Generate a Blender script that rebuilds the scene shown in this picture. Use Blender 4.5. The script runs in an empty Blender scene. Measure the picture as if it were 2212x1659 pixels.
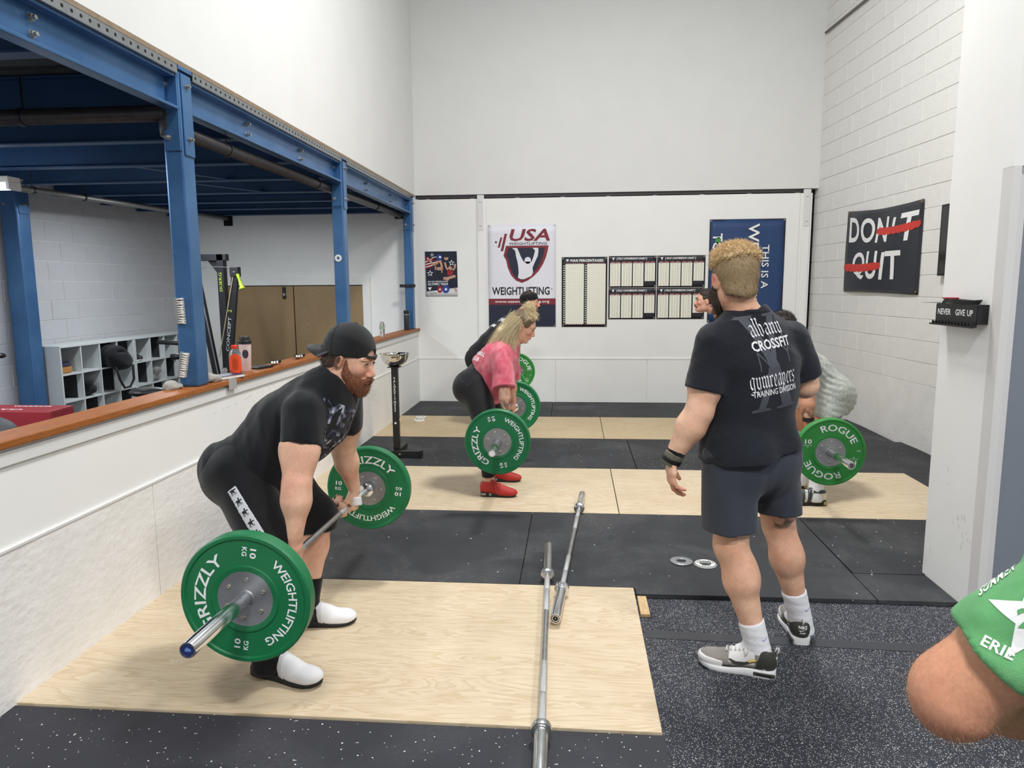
import bpy, bmesh, math, random
import numpy as np
from mathutils import Vector, Matrix
from mathutils.bvhtree import BVHTree

SC = bpy.context.scene
COL = SC.collection
PI = math.pi
random.seed(7)

# ------------------------------------------------------------------ camera
CAM_F, CAM_YAW, CAM_PITCH, CAM_ROLL, CAM_H = 1533.0, 0.0868, 0.1362, -0.0070, 1.584
_cy, _sy, _cp, _sp = math.cos(CAM_YAW), math.sin(CAM_YAW), math.cos(CAM_PITCH), math.sin(CAM_PITCH)
_F = np.array([-_sy * _cp, _cy * _cp, -_sp]); _r = np.array([_cy, _sy, 0.0]); _u = np.cross(_r, _F)
_R = math.cos(CAM_ROLL) * _r + math.sin(CAM_ROLL) * _u
_U = -math.sin(CAM_ROLL) * _r + math.cos(CAM_ROLL) * _u
_C = np.array([0, 0, CAM_H])
cam = bpy.data.cameras.new('camera'); cam_ob = bpy.data.objects.new('camera', cam); COL.objects.link(cam_ob)
cam.sensor_width = 36; cam.lens = CAM_F / 2212 * 36; cam.clip_start = 0.05; cam.clip_end = 100
cam_ob.matrix_world = Matrix(((_R[0], _U[0], -_F[0], 0), (_R[1], _U[1], -_F[1], 0), (_R[2], _U[2], -_F[2], CAM_H), (0, 0, 0, 1)))
SC.camera = cam_ob


def at(px, py, Y):
    """point of the photograph's pixel at the depth Y"""
    d = _F + (px - 1106) / CAM_F * _R - (py - 829.5) / CAM_F * _U
    return _C + d * (Y / d[1])


def atz(px, py, z):
    d = _F + (px - 1106) / CAM_F * _R - (py - 829.5) / CAM_F * _U
    return _C + d * ((z - CAM_H) / d[2])


# ------------------------------------------------------------------ light
SC.view_settings.view_transform = 'Standard'
SC.view_settings.look = 'None'
SC.view_settings.gamma = 1.0
SC.view_settings.use_curve_mapping = False
SC.view_settings.exposure = 0.06
world = bpy.data.worlds.new('world'); SC.world = world; world.use_nodes = True
world.node_tree.nodes['Background'].inputs[0].default_value = (0.90, 0.95, 1.0, 1)
world.node_tree.nodes['Background'].inputs[1].default_value = 0.42


def area(name, loc, sx, sy, power, col=(1, .995, .985), target=None, spread=None):
    l = bpy.data.lights.new(name, 'AREA'); l.shape = 'RECTANGLE'; l.size = sx; l.size_y = sy
    l.energy = power; l.color = col
    if spread:
        l.spread = math.radians(spread)
    o = bpy.data.objects.new(name, l); COL.objects.link(o); o.location = loc
    if target is not None:
        o.rotation_euler = (Vector(target) - Vector(loc)).to_track_quat('-Z', 'Y').to_euler()
    return o


area('bay_light', (0.6, 5.0, 5.9), 0.8, 0.8, 235)
area('bay_light', (3.5, -1.6, 5.6), 0.8, 0.6, 270)
area('bay_light', (-0.1, -1.3, 5.6), 0.8, 0.6, 215)
area('mezzanine_fill', (-4.2, 3.2, 2.50), 0.12, 1.2, 75, (0.9, 0.95, 1.0))  # added fill without a fixture, brightens the mezzanine wall
area('mezzanine_fill', (-4.0, 7.2, 2.50), 0.12, 1.2, 50, (0.9, 0.95, 1.0))  # second added fill farther back, no fixture of its own

# ------------------------------------------------------------------ materials
_mats = {}


def s2l(c):
    if isinstance(c, str):
        c = [int(c[i:i + 2], 16) / 255 for i in (0, 2, 4)]
    return tuple(((v + .055) / 1.055) ** 2.4 if v > .04045 else v / 12.92 for v in c) + (1.0,)


class NT:
    """small helper over a material's node tree"""
    def __init__(s, name):
        s.m = bpy.data.materials.new(name); s.m.use_nodes = True
        s.t = s.m.node_tree; s.b = s.t.nodes['Principled BSDF']
        s.co = s.t.nodes.new('ShaderNodeTexCoord').outputs['Object']

    def n(s, typ, **kw):
        nd = s.t.nodes.new('ShaderNode' + typ)
        ins = kw.pop('ins', {})
        for k, v in kw.items():
            setattr(nd, k, v)
        for k, v in ins.items():
            s.put(nd.inputs[k], v)
        return nd

    def put(s, sock, v):
        if isinstance(v, bpy.types.NodeSocket):
            s.t.links.new(v, sock)
        else:
            sock.default_value = v

    def mapping(s, scale, src=None, rot=(0, 0, 0)):
        nd = s.n('Mapping'); s.put(nd.inputs['Vector'], src or s.co); nd.inputs['Scale'].default_value = scale
        nd.inputs['Rotation'].default_value = rot
        return nd.outputs[0]

    def noise(s, scale, detail=3, vec=None, rough=.55, dist=0):
        nd = s.n('TexNoise'); s.put(nd.inputs['Vector'], vec or s.co)
        nd.inputs['Scale'].default_value = scale; nd.inputs['Detail'].default_value = detail
        nd.inputs['Roughness'].default_value = rough; nd.inputs['Distortion'].default_value = dist
        return nd.outputs['Fac']

    def ramp(s, fac, stops, interp='LINEAR'):
        nd = s.n('ValToRGB'); s.put(nd.inputs[0], fac); r = nd.color_ramp; r.interpolation = interp
        while len(r.elements) < len(stops):
            r.elements.new(.5)
        for e, (p, c) in zip(r.elements, stops):
            e.position = p; e.color = c if len(c) == 4 else tuple(c) + (1,)
        return nd.outputs[0]

    def mix(s, fac, a, b, mode='MIX'):
        nd = s.n('Mix', data_type='RGBA', blend_type=mode)
        s.put(nd.inputs['Factor'], fac); s.put(nd.inputs['A'], a) if False else None
        s.put(nd.inputs[6], a); s.put(nd.inputs[7], b)
        return nd.outputs[2]

    def math(s, op, a, b=0.0, c=None):
        nd = s.n('Math', operation=op); s.put(nd.inputs[0], a); s.put(nd.inputs[1], b)
        if c is not None:
            s.put(nd.inputs[2], c)
        return nd.outputs[0]

    def bump(s, h, strength=.3, dist=.01):
        nd = s.n('Bump'); s.put(nd.inputs['Height'], h); nd.inputs['Strength'].default_value = strength
        nd.inputs['Distance'].default_value = dist
        s.t.links.new(nd.outputs[0], s.b.inputs['Normal'])

    def fin(s, col, rough=.6, metal=0.0, spec=.5):
        s.put(s.b.inputs['Base Color'], col); s.put(s.b.inputs['Roughness'], rough)
        s.put(s.b.inputs['Metallic'], metal); s.b.inputs['Specular IOR Level'].default_value = spec
        return s.m


def W(c):
    return (c, c, c, 1)


def mat(name, col='808080', rough=.6, metal=0.0, var=.12, scale=18, bump=0, bscale=120, spec=.5, bdist=.004):
    """painted or plain surface with a little uneven colour and relief"""
    if name in _mats:
        return _mats[name]
    t = NT(name); c = s2l(col)
    if var:
        k = t.ramp(t.noise(scale, 4), [(.25, W(1 - var)), (.75, W(1 + var * .4))])
        c = t.mix(1.0, c, k, 'MULTIPLY')
    if bump:
        t.bump(t.noise(bscale, 3), bump, bdist)
    _mats[name] = t.fin(c, rough, metal, spec)
    return _mats[name]


# ------------------------------------------------------------------ meshes and objects
def link(name, me, m=None, parent=None, kind=None, smooth=False, bevel=0):
    if m is not None:
        me.materials.append(m)
    if smooth:
        me.polygons.foreach_set('use_smooth', [True] * len(me.polygons))
    o = bpy.data.objects.new(name, me); COL.objects.link(o)
    if parent is not None:
        o.parent = parent
        o.matrix_parent_inverse = parent.matrix_basis.inverted()
    if kind:
        o['kind'] = kind
    if bevel:
        b = o.modifiers.new('bevel', 'BEVEL'); b.width = bevel; b.segments = 2; b.limit_method = 'ANGLE'
        b.angle_limit = math.radians(40); b.harden_normals = False
    return o


def tag(o, label, cat, group=None, kind=None):
    o['label'] = label; o['category'] = cat
    if group:
        o['group'] = group
    if kind:
        o['kind'] = kind
    return o


def thing(name, loc, label, cat, group=None):
    o = bpy.data.objects.new(name, None); COL.objects.link(o); o.location = loc
    o.empty_display_size = .1
    return tag(o, label, cat, group)


def nrm(v):
    v = np.asarray(v, float); return v / (np.linalg.norm(v) + 1e-12)


def basis(n, hint=(0, 0, 1)):
    n = nrm(n); h = np.asarray(hint, float)
    if abs(n @ nrm(h)) > .98:
        h = np.array([1., 0, 0])
    u = nrm(np.cross(h, n)); v = np.cross(n, u)
    return u, v, n


class MB:
    def __init__(s):
        s.v = []; s.f = []

    def add(s, vs, fs):
        o = len(s.v); s.v += [tuple(float(q) for q in p) for p in vs]; s.f += [tuple(i + o for i in f) for f in fs]
        return s

    def box(s, x0, x1, y0, y1, z0, z1):
        return s.add([(x, y, z) for z in (z0, z1) for y in (y0, y1) for x in (x0, x1)],
                     [(0, 2, 3, 1), (4, 5, 7, 6), (0, 1, 5, 4), (1, 3, 7, 5), (3, 2, 6, 7), (2, 0, 4, 6)])

    def obox(s, c, ax, hx, hy, hz):
        """box about centre c with axes ax (3 unit vectors)"""
        c = np.asarray(c, float); a, b, d = [np.asarray(q, float) for q in ax]
        return s.add([c + i * hx * a + j * hy * b + k * hz * d for k in (-1, 1) for j in (-1, 1) for i in (-1, 1)],
                     [(0, 2, 3, 1), (4, 5, 7, 6), (0, 1, 5, 4), (1, 3, 7, 5), (3, 2, 6, 7), (2, 0, 4, 6)])

    def bar(s, a, b, w, t, hint=(0, 0, 1)):
        a = np.asarray(a, float); b = np.asarray(b, float); u, v, n = basis(b - a, hint)
        return s.obox((a + b) / 2, (u, v, n), w / 2, t / 2, np.linalg.norm(b - a) / 2)

    def cyl(s, a, b, r, n=16, r2=None, caps=True):
        return s.lathe(a, np.asarray(b, float) - np.asarray(a, float), [(r, 0), (r if r2 is None else r2, 1)], n, caps, True)

    def lathe(s, o, axis, prof, n=24, caps=False, unit=False):
        """prof: (radius, distance along axis); unit: distances are fractions of |axis|"""
        o = np.asarray(o, float); L = np.linalg.norm(axis); u, v, w = basis(axis)
        vs = []; fs = []
        for r, h in prof:
            for i in range(n):
                a = 2 * PI * i / n
                vs.append(o + w * (h * L if unit else h) + r * (math.cos(a) * u + math.sin(a) * v))
        for k in range(len(prof) - 1):
            for i in range(n):
                j = (i + 1) % n
                fs.append((k * n + i, k * n + j, (k + 1) * n + j, (k + 1) * n + i))
        if caps:
            fs.append(tuple(reversed(range(n)))); fs.append(tuple((len(prof) - 1) * n + i for i in range(n)))
        return s.add(vs, fs)

    def tube(s, pts, r, n=10, caps=True):
        pts = [np.asarray(p, float) for p in pts]; rs = r if isinstance(r, (list, tuple)) else [r] * len(pts)
        vs = []; fs = []; u = None
        for i, p in enumerate(pts):
            t = nrm((pts[min(i + 1, len(pts) - 1)] - pts[max(i - 1, 0)]))
            if u is None:
                u, v, _ = basis(t)
            else:
                u = nrm(u - t * (u @ t)); v = np.cross(t, u)
            for k in range(n):
                a = 2 * PI * k / n; vs.append(p + rs[i] * (math.cos(a) * u + math.sin(a) * v))
        for k in range(len(pts) - 1):
            for i in range(n):
                j = (i + 1) % n
                fs.append((k * n + i, k * n + j, (k + 1) * n + j, (k + 1) * n + i))
        if caps:
            fs.append(tuple(reversed(range(n)))); fs.append(tuple((len(pts) - 1) * n + i for i in range(n)))
        return s.add(vs, fs)

    def prism(s, poly, o, ux, uy, un, t):
        """2-D polygon poly placed at o with axes ux, uy and pushed out along un by t"""
        o, ux, uy, un = [np.asarray(q, float) for q in (o, ux, uy, un)]
        n = len(poly); fr = [o + ux * p[0] + uy * p[1] + un * t for p in poly]; bk = [o + ux * p[0] + uy * p[1] for p in poly]
        ar = sum(poly[i][0] * poly[(i + 1) % n][1] - poly[(i + 1) % n][0] * poly[i][1] for i in range(n))
        fs = [tuple(range(n)), tuple(reversed(range(n, 2 * n)))] + [(i, i + n, (i + 1) % n + n, (i + 1) % n) for i in range(n)]
        if (ar > 0) != (np.cross(ux, uy) @ un > 0):
            fs = [tuple(reversed(f)) for f in fs]
        return s.add(fr + bk, fs)

    def mesh(s, name):
        me = bpy.data.meshes.new(name); me.from_pydata(s.v, [], s.f); me.update(); return me

    def obj(s, name, m, parent=None, kind=None, smooth=False, bevel=0):
        return link(name, s.mesh(name), m, parent, kind, smooth, bevel)


def edge_smooth(o, ang=40):
    """shade smooth below the angle, sharp above"""
    me = o.data; me.polygons.foreach_set('use_smooth', [True] * len(me.polygons))
    me.set_sharp_from_angle(angle=math.radians(ang))
    return o


# ------------------------------------------------------------------ lettering
_tc = {}


def glyphs(txt, off=0.0, shear=0.0, res=2, align='CENTER', lead=1.0, track=1.0):
    """flat text as (verts Nx2, faces), cap height 1"""
    k = (txt, off, shear, res, align, lead, track)
    if k not in _tc:
        c = bpy.data.curves.new('lettering', 'FONT'); c.body = txt; c.size = 1 / .7273; c.offset = off; c.resolution_u = res
        c.shear = shear; c.align_x = align; c.space_line = lead * .7273; c.space_character = track
        o = bpy.data.objects.new('lettering', c); m = o.to_mesh()
        v = np.zeros(len(m.vertices) * 3); m.vertices.foreach_get('co', v)
        f = [tuple(p.vertices) for p in m.polygons]
        o.to_mesh_clear(); bpy.data.objects.remove(o); bpy.data.curves.remove(c)
        _tc[k] = (v.reshape(-1, 3)[:, :2].copy(), f)
    return _tc[k]


def flat_text(mb, txt, o, ux, uy, size, width=None, lift=0.0, **kw):
    """text in the plane (ux, uy) at o, cap height size; width squeezes to a total width"""
    v, f = glyphs(txt, **kw)
    if len(v) == 0:
        return
    sx = size
    if width:
        sx = width / (v[:, 0].max() - v[:, 0].min())
    o, ux, uy = [np.asarray(q, float) for q in (o, ux, uy)]; n = np.cross(ux, uy)
    mb.add(o + np.outer(v[:, 0] * sx, ux) + np.outer(v[:, 1] * size, uy) + n * lift, f)


def arc_text(mb, txt, o, ux, uy, un, radius, size, mid, sweep=None, inward=False, **kw):
    """text on a circle about o in the plane (ux, uy); mid: angle of the middle, from ux towards uy"""
    v, f = glyphs(txt, **kw)
    w = v[:, 0].max() - v[:, 0].min(); c = (v[:, 0].max() + v[:, 0].min()) / 2
    sx = size if sweep is None else sweep * (radius + size / 2) / w
    a = mid - (v[:, 0] - c) * sx / (radius + size / 2) if not inward else mid + (v[:, 0] - c) * sx / (radius + size / 2)
    r = radius + v[:, 1] * size if not inward else radius + size - v[:, 1] * size
    o, ux, uy, un = [np.asarray(q, float) for q in (o, ux, uy, un)]
    mb.add(o + np.outer(r * np.cos(a), ux) + np.outer(r * np.sin(a), uy) + un * 0.0, f)


def subdiv(vs, fs, maxlen):
    """triangulate and split edges longer than maxlen"""
    bm = bmesh.new(); q = [bm.verts.new(v) for v in vs]
    for f in fs:
        try:
            bm.faces.new([q[i] for i in f])
        except ValueError:
            pass
    bmesh.ops.triangulate(bm, faces=bm.faces[:])
    for _ in range(6):
        e = [e for e in bm.edges if e.calc_length() > maxlen]
        if not e:
            break
        bmesh.ops.subdivide_edges(bm, edges=e, cuts=1, use_grid_fill=False)
        bmesh.ops.triangulate(bm, faces=[f for f in bm.faces if len(f.verts) > 3])
    bm.verts.index_update()
    out = ([tuple(v.co) for v in bm.verts], [tuple(v.index for v in f.verts) for f in bm.faces])
    bm.free(); return out
# ------------------------------------------------------------------ surface materials
def m_white(name, col='ECEBE6', rough=.55, bump=.05, bscale=60, var=.03):
    return mat(name, col, rough, 0, var, 3, bump, bscale, .35, .003)


M_WALL_DIM = m_white('white paint dim', 'DFDFDD')  # white darkened: dimmer light on the upper walls put into the colour
M_WALL_LIT = m_white('white paint lit', 'F0F0ED', .5, .04)  # same white lightened: brighter light on lower walls and pillar put into the colour
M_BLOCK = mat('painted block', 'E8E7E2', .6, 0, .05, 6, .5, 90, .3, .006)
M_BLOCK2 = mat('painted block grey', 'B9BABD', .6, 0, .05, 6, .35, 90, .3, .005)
M_JOINT = mat('mortar', 'D8D7D2', .8, 0, .08, 20, .2, 150)
M_CONC = mat('painted concrete', 'E8E7E3', .7, 0, .07, 5, .40, 30, .3, .008)
M_BLACKGAP = mat('dark gap', '0B0B0C', .9, 0, 0)
M_DOORGREY = mat('grey door paint', '7E858E', .45, 0, .03, 4)
M_JAMB = mat('jamb paint', 'D9D8D6', .45, 0, .02, 4)


def osb_white():
    t = NT('white painted strand board')
    a = t.n('TexVoronoi', feature='F1', ins={'Vector': t.mapping((9, 14, 34), rot=(.5, 0, 0)), 'Scale': 1.0})
    b = t.n('TexVoronoi', feature='F1', ins={'Vector': t.mapping((9, 30, 14), rot=(-.7, 0, 0)), 'Scale': 1.3})
    h = t.math('ADD', a.outputs['Distance'], t.math('MULTIPLY', b.outputs['Distance'], .8))
    t.bump(t.math('ADD', h, t.noise(70, 3)), .40, .004)
    c = t.mix(t.ramp(t.noise(5, 4), [(.35, W(0)), (.8, W(.5))]), s2l('F0EEEB'), s2l('DFDCD8'))
    return t.fin(c, .6, 0, .3)


M_OSB = osb_white()


def speckle(name, base, density, chalk=.0, size=150):
    t = NT(name)
    v = t.n('TexVoronoi', feature='F1', ins={'Vector': t.co, 'Scale': size}); v.inputs['Randomness'].default_value = 1
    sep = t.n('SeparateColor', ins={0: v.outputs['Color']})
    pick = t.math('LESS_THAN', sep.outputs[0], density)
    near = t.math('LESS_THAN', v.outputs['Distance'], t.math('MULTIPLY', sep.outputs[1], .55))
    fac = t.math('MULTIPLY', pick, near)
    big = t.ramp(t.noise(2.2, 5), [(.3, W(.82)), (.75, W(1.25))])
    c0 = t.mix(1.0, s2l(base), big, 'MULTIPLY')
    if chalk:
        k = t.math('MULTIPLY', t.ramp(t.noise(1.7, 6, rough=.62, dist=.6), [(.48, W(0)), (.8, W(1))]), chalk)
        k2 = t.math('MULTIPLY', k, t.ramp(t.noise(60, 3), [(.35, W(.25)), (.7, W(1))]))
        c0 = t.mix(k2, c0, s2l('9A9A98'))
    sc = t.mix(sep.outputs[2], s2l('B9BAC0'), s2l('E6E3DA'))
    c = t.mix(fac, c0, sc)
    t.bump(t.noise(160, 2), .35, .003)
    return t.fin(c, .72, 0, .35)


M_SPECK = speckle('speckled rubber floor', '2A2C35', .34, 0, 330)
M_SPECK_FEW = speckle('rubber with few specks', '303137', .035, .12, 150)
M_MAT = speckle('black stall mat', '323336', .002, .30, 90)
M_MAT_B = speckle('black stall mat with specks', '303134', .007, .24, 110)
M_MATEDGE = mat('mat edge', '0F0F11', .9, 0, .1)


def plywood(name, col, dark, along_x=True, seed=0):
    t = NT(name)
    s = (.9, 6.5, 1) if along_x else (9, 1.1, 9)
    mp = t.n('Mapping'); t.put(mp.inputs[0], t.co); mp.inputs['Scale'].default_value = s
    mp.inputs['Location'].default_value = (seed * 3.1, seed * 1.7, 0)
    n1 = t.noise(1.6, 6, mp.outputs[0], .5, 1.1)
    rings = t.math('FRACT', t.math('MULTIPLY', n1, 9.0))
    r = t.ramp(rings, [(0, W(0)), (.5, W(.35)), (.86, W(1)), (1, W(0))])
    fine = t.noise(14, 4, mp.outputs[0])
    blot = t.noise(1.1, 3)
    c = t.mix(t.math('MULTIPLY', r, .48), s2l(col), s2l(dark))
    c = t.mix(t.math('MULTIPLY', t.ramp(fine, [(.45, W(0)), (.75, W(1))]), .22), c, s2l(dark))
    c = t.mix(t.math('MULTIPLY', t.ramp(blot, [(.4, W(0)), (.7, W(1))]), .22), c, s2l(dark))
    t.bump(fine, .06, .002)
    return t.fin(c, .5, 0, .35)


M_PLY = [plywood('birch plywood', 'D6C6AC', 'AE946C', True, k) for k in range(3)]
M_PLY3 = plywood('greyer plywood', 'CBB794', 'A0875F', True, 5)
M_PLYDOOR = plywood('brown plywood door', 'A38A66', '7E6545', False, 2)
M_OAK = plywood('oiled wood ledge', 'A5642F', '6E3A18', False, 4)
M_CHIP = mat('raw strand board', 'D9B98A', .7, 0, .35, 90, .3, 120)
M_RAWWOOD = mat('raw board edge', '8C7A64', .7, 0, .25, 40)


def steel_blue():
    t = NT('blue painted steel')
    c = t.mix(t.ramp(t.noise(3.5, 5), [(.35, W(0)), (.8, W(1))]), s2l('3D6796'), s2l('4F7AA8'))
    c = t.mix(t.math('MULTIPLY', t.ramp(t.noise(26, 4), [(.62, W(0)), (.78, W(1))]), .35), c, s2l('7E97AE'))
    return t.fin(c, .30, .42, .5)


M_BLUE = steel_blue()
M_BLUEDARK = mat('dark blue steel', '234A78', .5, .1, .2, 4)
M_GALV = mat('galvanised steel', '9A9EA0', .4, .8, .15, 14)
M_BOLT = mat('bolt steel', 'B9B4AA', .35, .85, .2, 60)
M_PIPE = mat('black sprinkler pipe', '4A474A', .4, .4, .25, 20)
M_DECK = mat('dark deck steel', '45484C', .55, .4, .2, 10)

X_L, Y_B = -2.12, 9.60

# ------------------------------------------------------------------ floor
f = MB().box(-7.5, 5.5, -3.5, 10.4, -.2, 0).obj('floor', M_SPECK, kind='structure')

g = .003


def sheet(name, x0, x1, y0, y1, z1, m, label, cat, group=None, z0=0.001, bev=.002):
    o = MB().box(x0 + g, x1 - g, y0 + g, y1 - g, z0, z1).obj(name, m, bevel=bev)
    return tag(o, label, cat, group)


P0, P1, P2, P3, P4, P5 = 2.345, 3.568, 4.787, 6.01, 7.235, 8.455
sheet('rubber_mat', -2.115, .33, -.2, P0 - .002, .018, M_SPECK_FEW, 'sparsely specked black rubber mat in front of the nearest plywood sheet', 'rubber mat')
sheet('plywood_sheet', -2.115, .322, P0, P1, .024, M_PLY[0], 'pale plywood sheet nearest the camera, under the bearded lifter and two loose bars', 'plywood sheet')
sheet('rubber_mat', -2.115, -.278, P1, P2, .024, M_MAT, 'black rubber mat left of the seam behind the nearest plywood sheet', 'rubber mat')
sheet('rubber_mat', -.278, 1.524, 3.49, P2, .024, M_MAT, 'black rubber mat carrying the two steel change plates', 'rubber mat') if False else None
o = MB().add([(x, y, z) for z in (.001, .024) for x, y in ((-.275, P1 + .003), (.326, P1 + .003), (.326, 3.492), (1.515, 3.505), (1.521, P2 - .003), (-.275, P2 - .003))],
             [(5, 4, 3, 2, 1, 0), (6, 7, 8, 9, 10, 11)] + [(i, (i + 1) % 6, (i + 1) % 6 + 6, i + 6) for i in range(6)]).obj('rubber_mat', M_MAT, bevel=.002)
tag(o, 'black rubber mat carrying the two round change plates', 'rubber mat')
sheet('rubber_mat', 1.524, 3.44, 3.842, P2, .024, M_MAT_B, 'black rubber mat running behind the white pillar', 'rubber mat')
sheet('rubber_mat', 1.518, 1.905, 3.500, 3.840, .024, M_MAT_B, 'small black rubber mat piece at the foot of the white pillar', 'rubber mat')
sheet('plywood_sheet', -2.115, .322, P2, P3, .024, M_PLY[1], 'pale plywood sheet under the woman in red shoes', 'plywood sheet')
sheet('plywood_sheet', .322, 2.75, P2, P3, .024, M_PLY[2], 'pale plywood sheet under the lifter in grey', 'plywood sheet')
sheet('rubber_mat', 2.75, 3.36, P2, P3, .024, M_MAT_B, 'narrow black rubber strip between plywood and block wall', 'rubber mat')
sheet('rubber_mat', -2.115, .55, P3, P4, .024, M_MAT_B, 'black rubber mat under the chalk bowl stand', 'rubber mat')
sheet('rubber_mat', .55, 3.28, P3, P4, .024, M_MAT_B, 'black rubber mat behind the lifter in grey, up to the block wall', 'rubber mat')
sheet('plywood_sheet', -2.115, .322, P4, P5, .024, M_PLY3, 'greyer plywood sheet under the lifter with the headband', 'plywood sheet')
sheet('plywood_sheet', .322, 2.75, P4, P5, .024, M_PLY3, 'greyer plywood sheet under the moustached man, at the right', 'plywood sheet')
sheet('rubber_mat', 2.75, 3.20, P4, P5, .024, M_MAT_B, 'black rubber strip beside the farthest plywood, under the slogan banner wall', 'rubber mat')
for x0, x1, w in ((-2.115, -.9, 'leftmost'), (-.9, -.27, 'second from the left'), (-.27, 1.52, 'third from the left'), (1.52, 3.11, 'rightmost')):
    sheet('rubber_mat', x0, x1, P5, 9.59, .022, M_MAT, 'black rubber mat at the foot of the back wall, %s there' % w, 'rubber mat')
o = MB().box(.33, .375, 3.28, 3.485, .001, .016).obj('board_offcut', M_CHIP, bevel=.001)
tag(o, 'small strand board offcut sticking out by the nearest plywood corner', 'board')
o = MB().add([(.335, 3.075, .0005), (1.905, 3.02, .0005), (1.905, 3.09, .0005), (.335, 3.15, .0005), (.335, 3.075, .002), (1.905, 3.02, .002), (1.905, 3.09, .002), (.335, 3.15, .002)],
             [(4, 5, 6, 7), (3, 2, 1, 0), (0, 1, 5, 4), (1, 2, 6, 5), (2, 3, 7, 6), (3, 0, 4, 7)]).obj('floor_tape', mat('black floor tape', '34353A', .6, 0, .15, 25))
tag(o, 'dark tape strip across the speckled rubber floor running past the coach\'s heels', 'tape')

# ------------------------------------------------------------------ left wall: low wall with ledge, upper wall
wl = MB().box(-2.24, X_L, -1.6, Y_B, .0, 1.0).obj('wall_left', M_WALL_LIT, kind='structure')
for y0, y1 in ((-1.5, .9), (.9, 3.305), (3.311, 5.735), (5.741, 8.16), (8.166, 9.59)):
    MB().box(X_L, X_L + .009, y0, y1, .0, .612).obj('panel', M_OSB if y1 < 8.2 else M_WALL_LIT, wl, bevel=.0015)
MB().box(X_L, X_L + .013, -1.5, 9.59, .612, .622).obj('panel_trim', M_WALL_DIM, wl)
o = MB().box(X_L, X_L + .012, -1.5, 9.59, .93, .985).obj('edge_strip', M_WALL_DIM, wl, bevel=.004)
for y0, y1 in ((-1.6, 4.13), (4.134, 9.59)):
    o = MB().box(-2.262, -2.092, y0, y1, 1.0, 1.03).obj('trim_1', M_OAK, kind='structure', bevel=.004)
up = MB().box(-2.24, X_L, -1.6, Y_B, 2.80, 6.4).obj('wall_left', M_WALL_DIM, kind='structure')
up.name = 'wall_left_upper' if False else up.name
MB().box(-2.24, X_L + .004, -1.6, 9.56, 2.775, 2.80).obj('floor_edge_board', M_RAWWOOD, up)

# ------------------------------------------------------------------ back wall
wb = MB().box(-6.0, 3.035, Y_B, Y_B + .1, 0, 2.745).obj('wall_back', M_WALL_LIT, kind='structure')
ub = MB().box(-2.12, 3.137, Y_B - .015, Y_B + .1, 2.80, 6.4).obj('wall_back', M_WALL_DIM, kind='structure')
MB().box(-2.1, 3.25, Y_B + .1, Y_B + .14, 0, 6.4).obj('wall_back', M_BLACKGAP, kind='structure')
for k in range(9):
    x = -1.95 + k * .6
    m = MB().bar((x, Y_B + .045, 2.745), (x, Y_B + .045, 2.80), .014, .05); m.box(x - .03, x + .03, Y_B + .01, Y_B + .08, 2.745, 2.752)
    m.obj('bracket', M_GALV, ub)
MB().box(-2.12, 3.035, Y_B + .02, Y_B + .1, 2.76, 2.80).obj('gap_rail', M_PIPE, ub)
# raised lower wall panels and the boxed posts
for x0, x1 in ((-2.118, -1.19), (-1.19, -.24), (-.24, .985), (.99, 2.0), (2.004, 3.03)):
    MB().box(x0 + .0015, x1 - .0015, Y_B - .012, Y_B, .0, .605).obj('panel', M_CONC if False else M_WALL_LIT, wb, bevel=.0015)
MB().box(-2.118, 3.03, Y_B - .016, Y_B, .605, .618).obj('panel_trim', M_WALL_DIM, wb)
for x in (-1.237, 2.965):
    p = MB().box(x - .045, x + .045, Y_B - .02, Y_B + .005, .62, 2.79).obj('post_cover', M_WALL_LIT, wb, bevel=.003)
    MB().box(x - .036, x + .036, Y_B - .026, Y_B - .019, 2.33, 2.79).obj('post_plate', M_WALL_DIM, p, bevel=.002)
    for z in (2.40, 2.71):
        MB().lathe((x, Y_B - .026, z), (0, -1, 0), [(.016, 0), (.016, .006), (.010, .011), (0, .012)], 12).obj('bolt_head', M_WALL_DIM, p)
for x in (-1.30, -1.165, 2.885):
    MB().box(x - .004, x + .004, Y_B - .004, Y_B + .002, .62, 2.745).obj('panel_trim', M_WALL_DIM, wb)

# plywood double door in the back wall, under the mezzanine
dx0, dx1 = -4.80, -2.875
d = MB().box(dx0, dx1, Y_B - .01, Y_B + .02, 0, 1.62).obj('door_1', M_BLACKGAP, kind='structure')
for a, b in ((dx0, -3.853), (-3.845, dx1)):
    MB().box(a + .004, b, Y_B - .028, Y_B - .008, .01, 1.612).obj('door_leaf', M_PLYDOOR, d, bevel=.002)
MB().box(-3.875, -3.852, Y_B - .035, Y_B - .026, 0.02, 1.61).obj('door_batten', M_PLYDOOR, d)
k = MB().box(-4.0, -3.955, Y_B - .045, Y_B - .028, 1.44, 1.60).obj('door_latch', mat('black latch', '151515', .4), d)
MB().cyl((-3.975, Y_B - .05, 1.5), (-3.975, Y_B - .04, 1.5), .02, 10).obj('padlock', M_GALV, k)
fr = MB(); fr.box(dx0 - .1, dx0, Y_B - .03, Y_B, 0, 1.73); fr.box(dx1, dx1 + .10, Y_B - .03, Y_B, 0, 1.73)
fr.box(dx0, dx1, Y_B - .03, Y_B, 1.625, 1.73)
fr.obj('door_frame', M_WALL_LIT, d, bevel=.003)

# ------------------------------------------------------------------ block walls
_bm = {}


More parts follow.
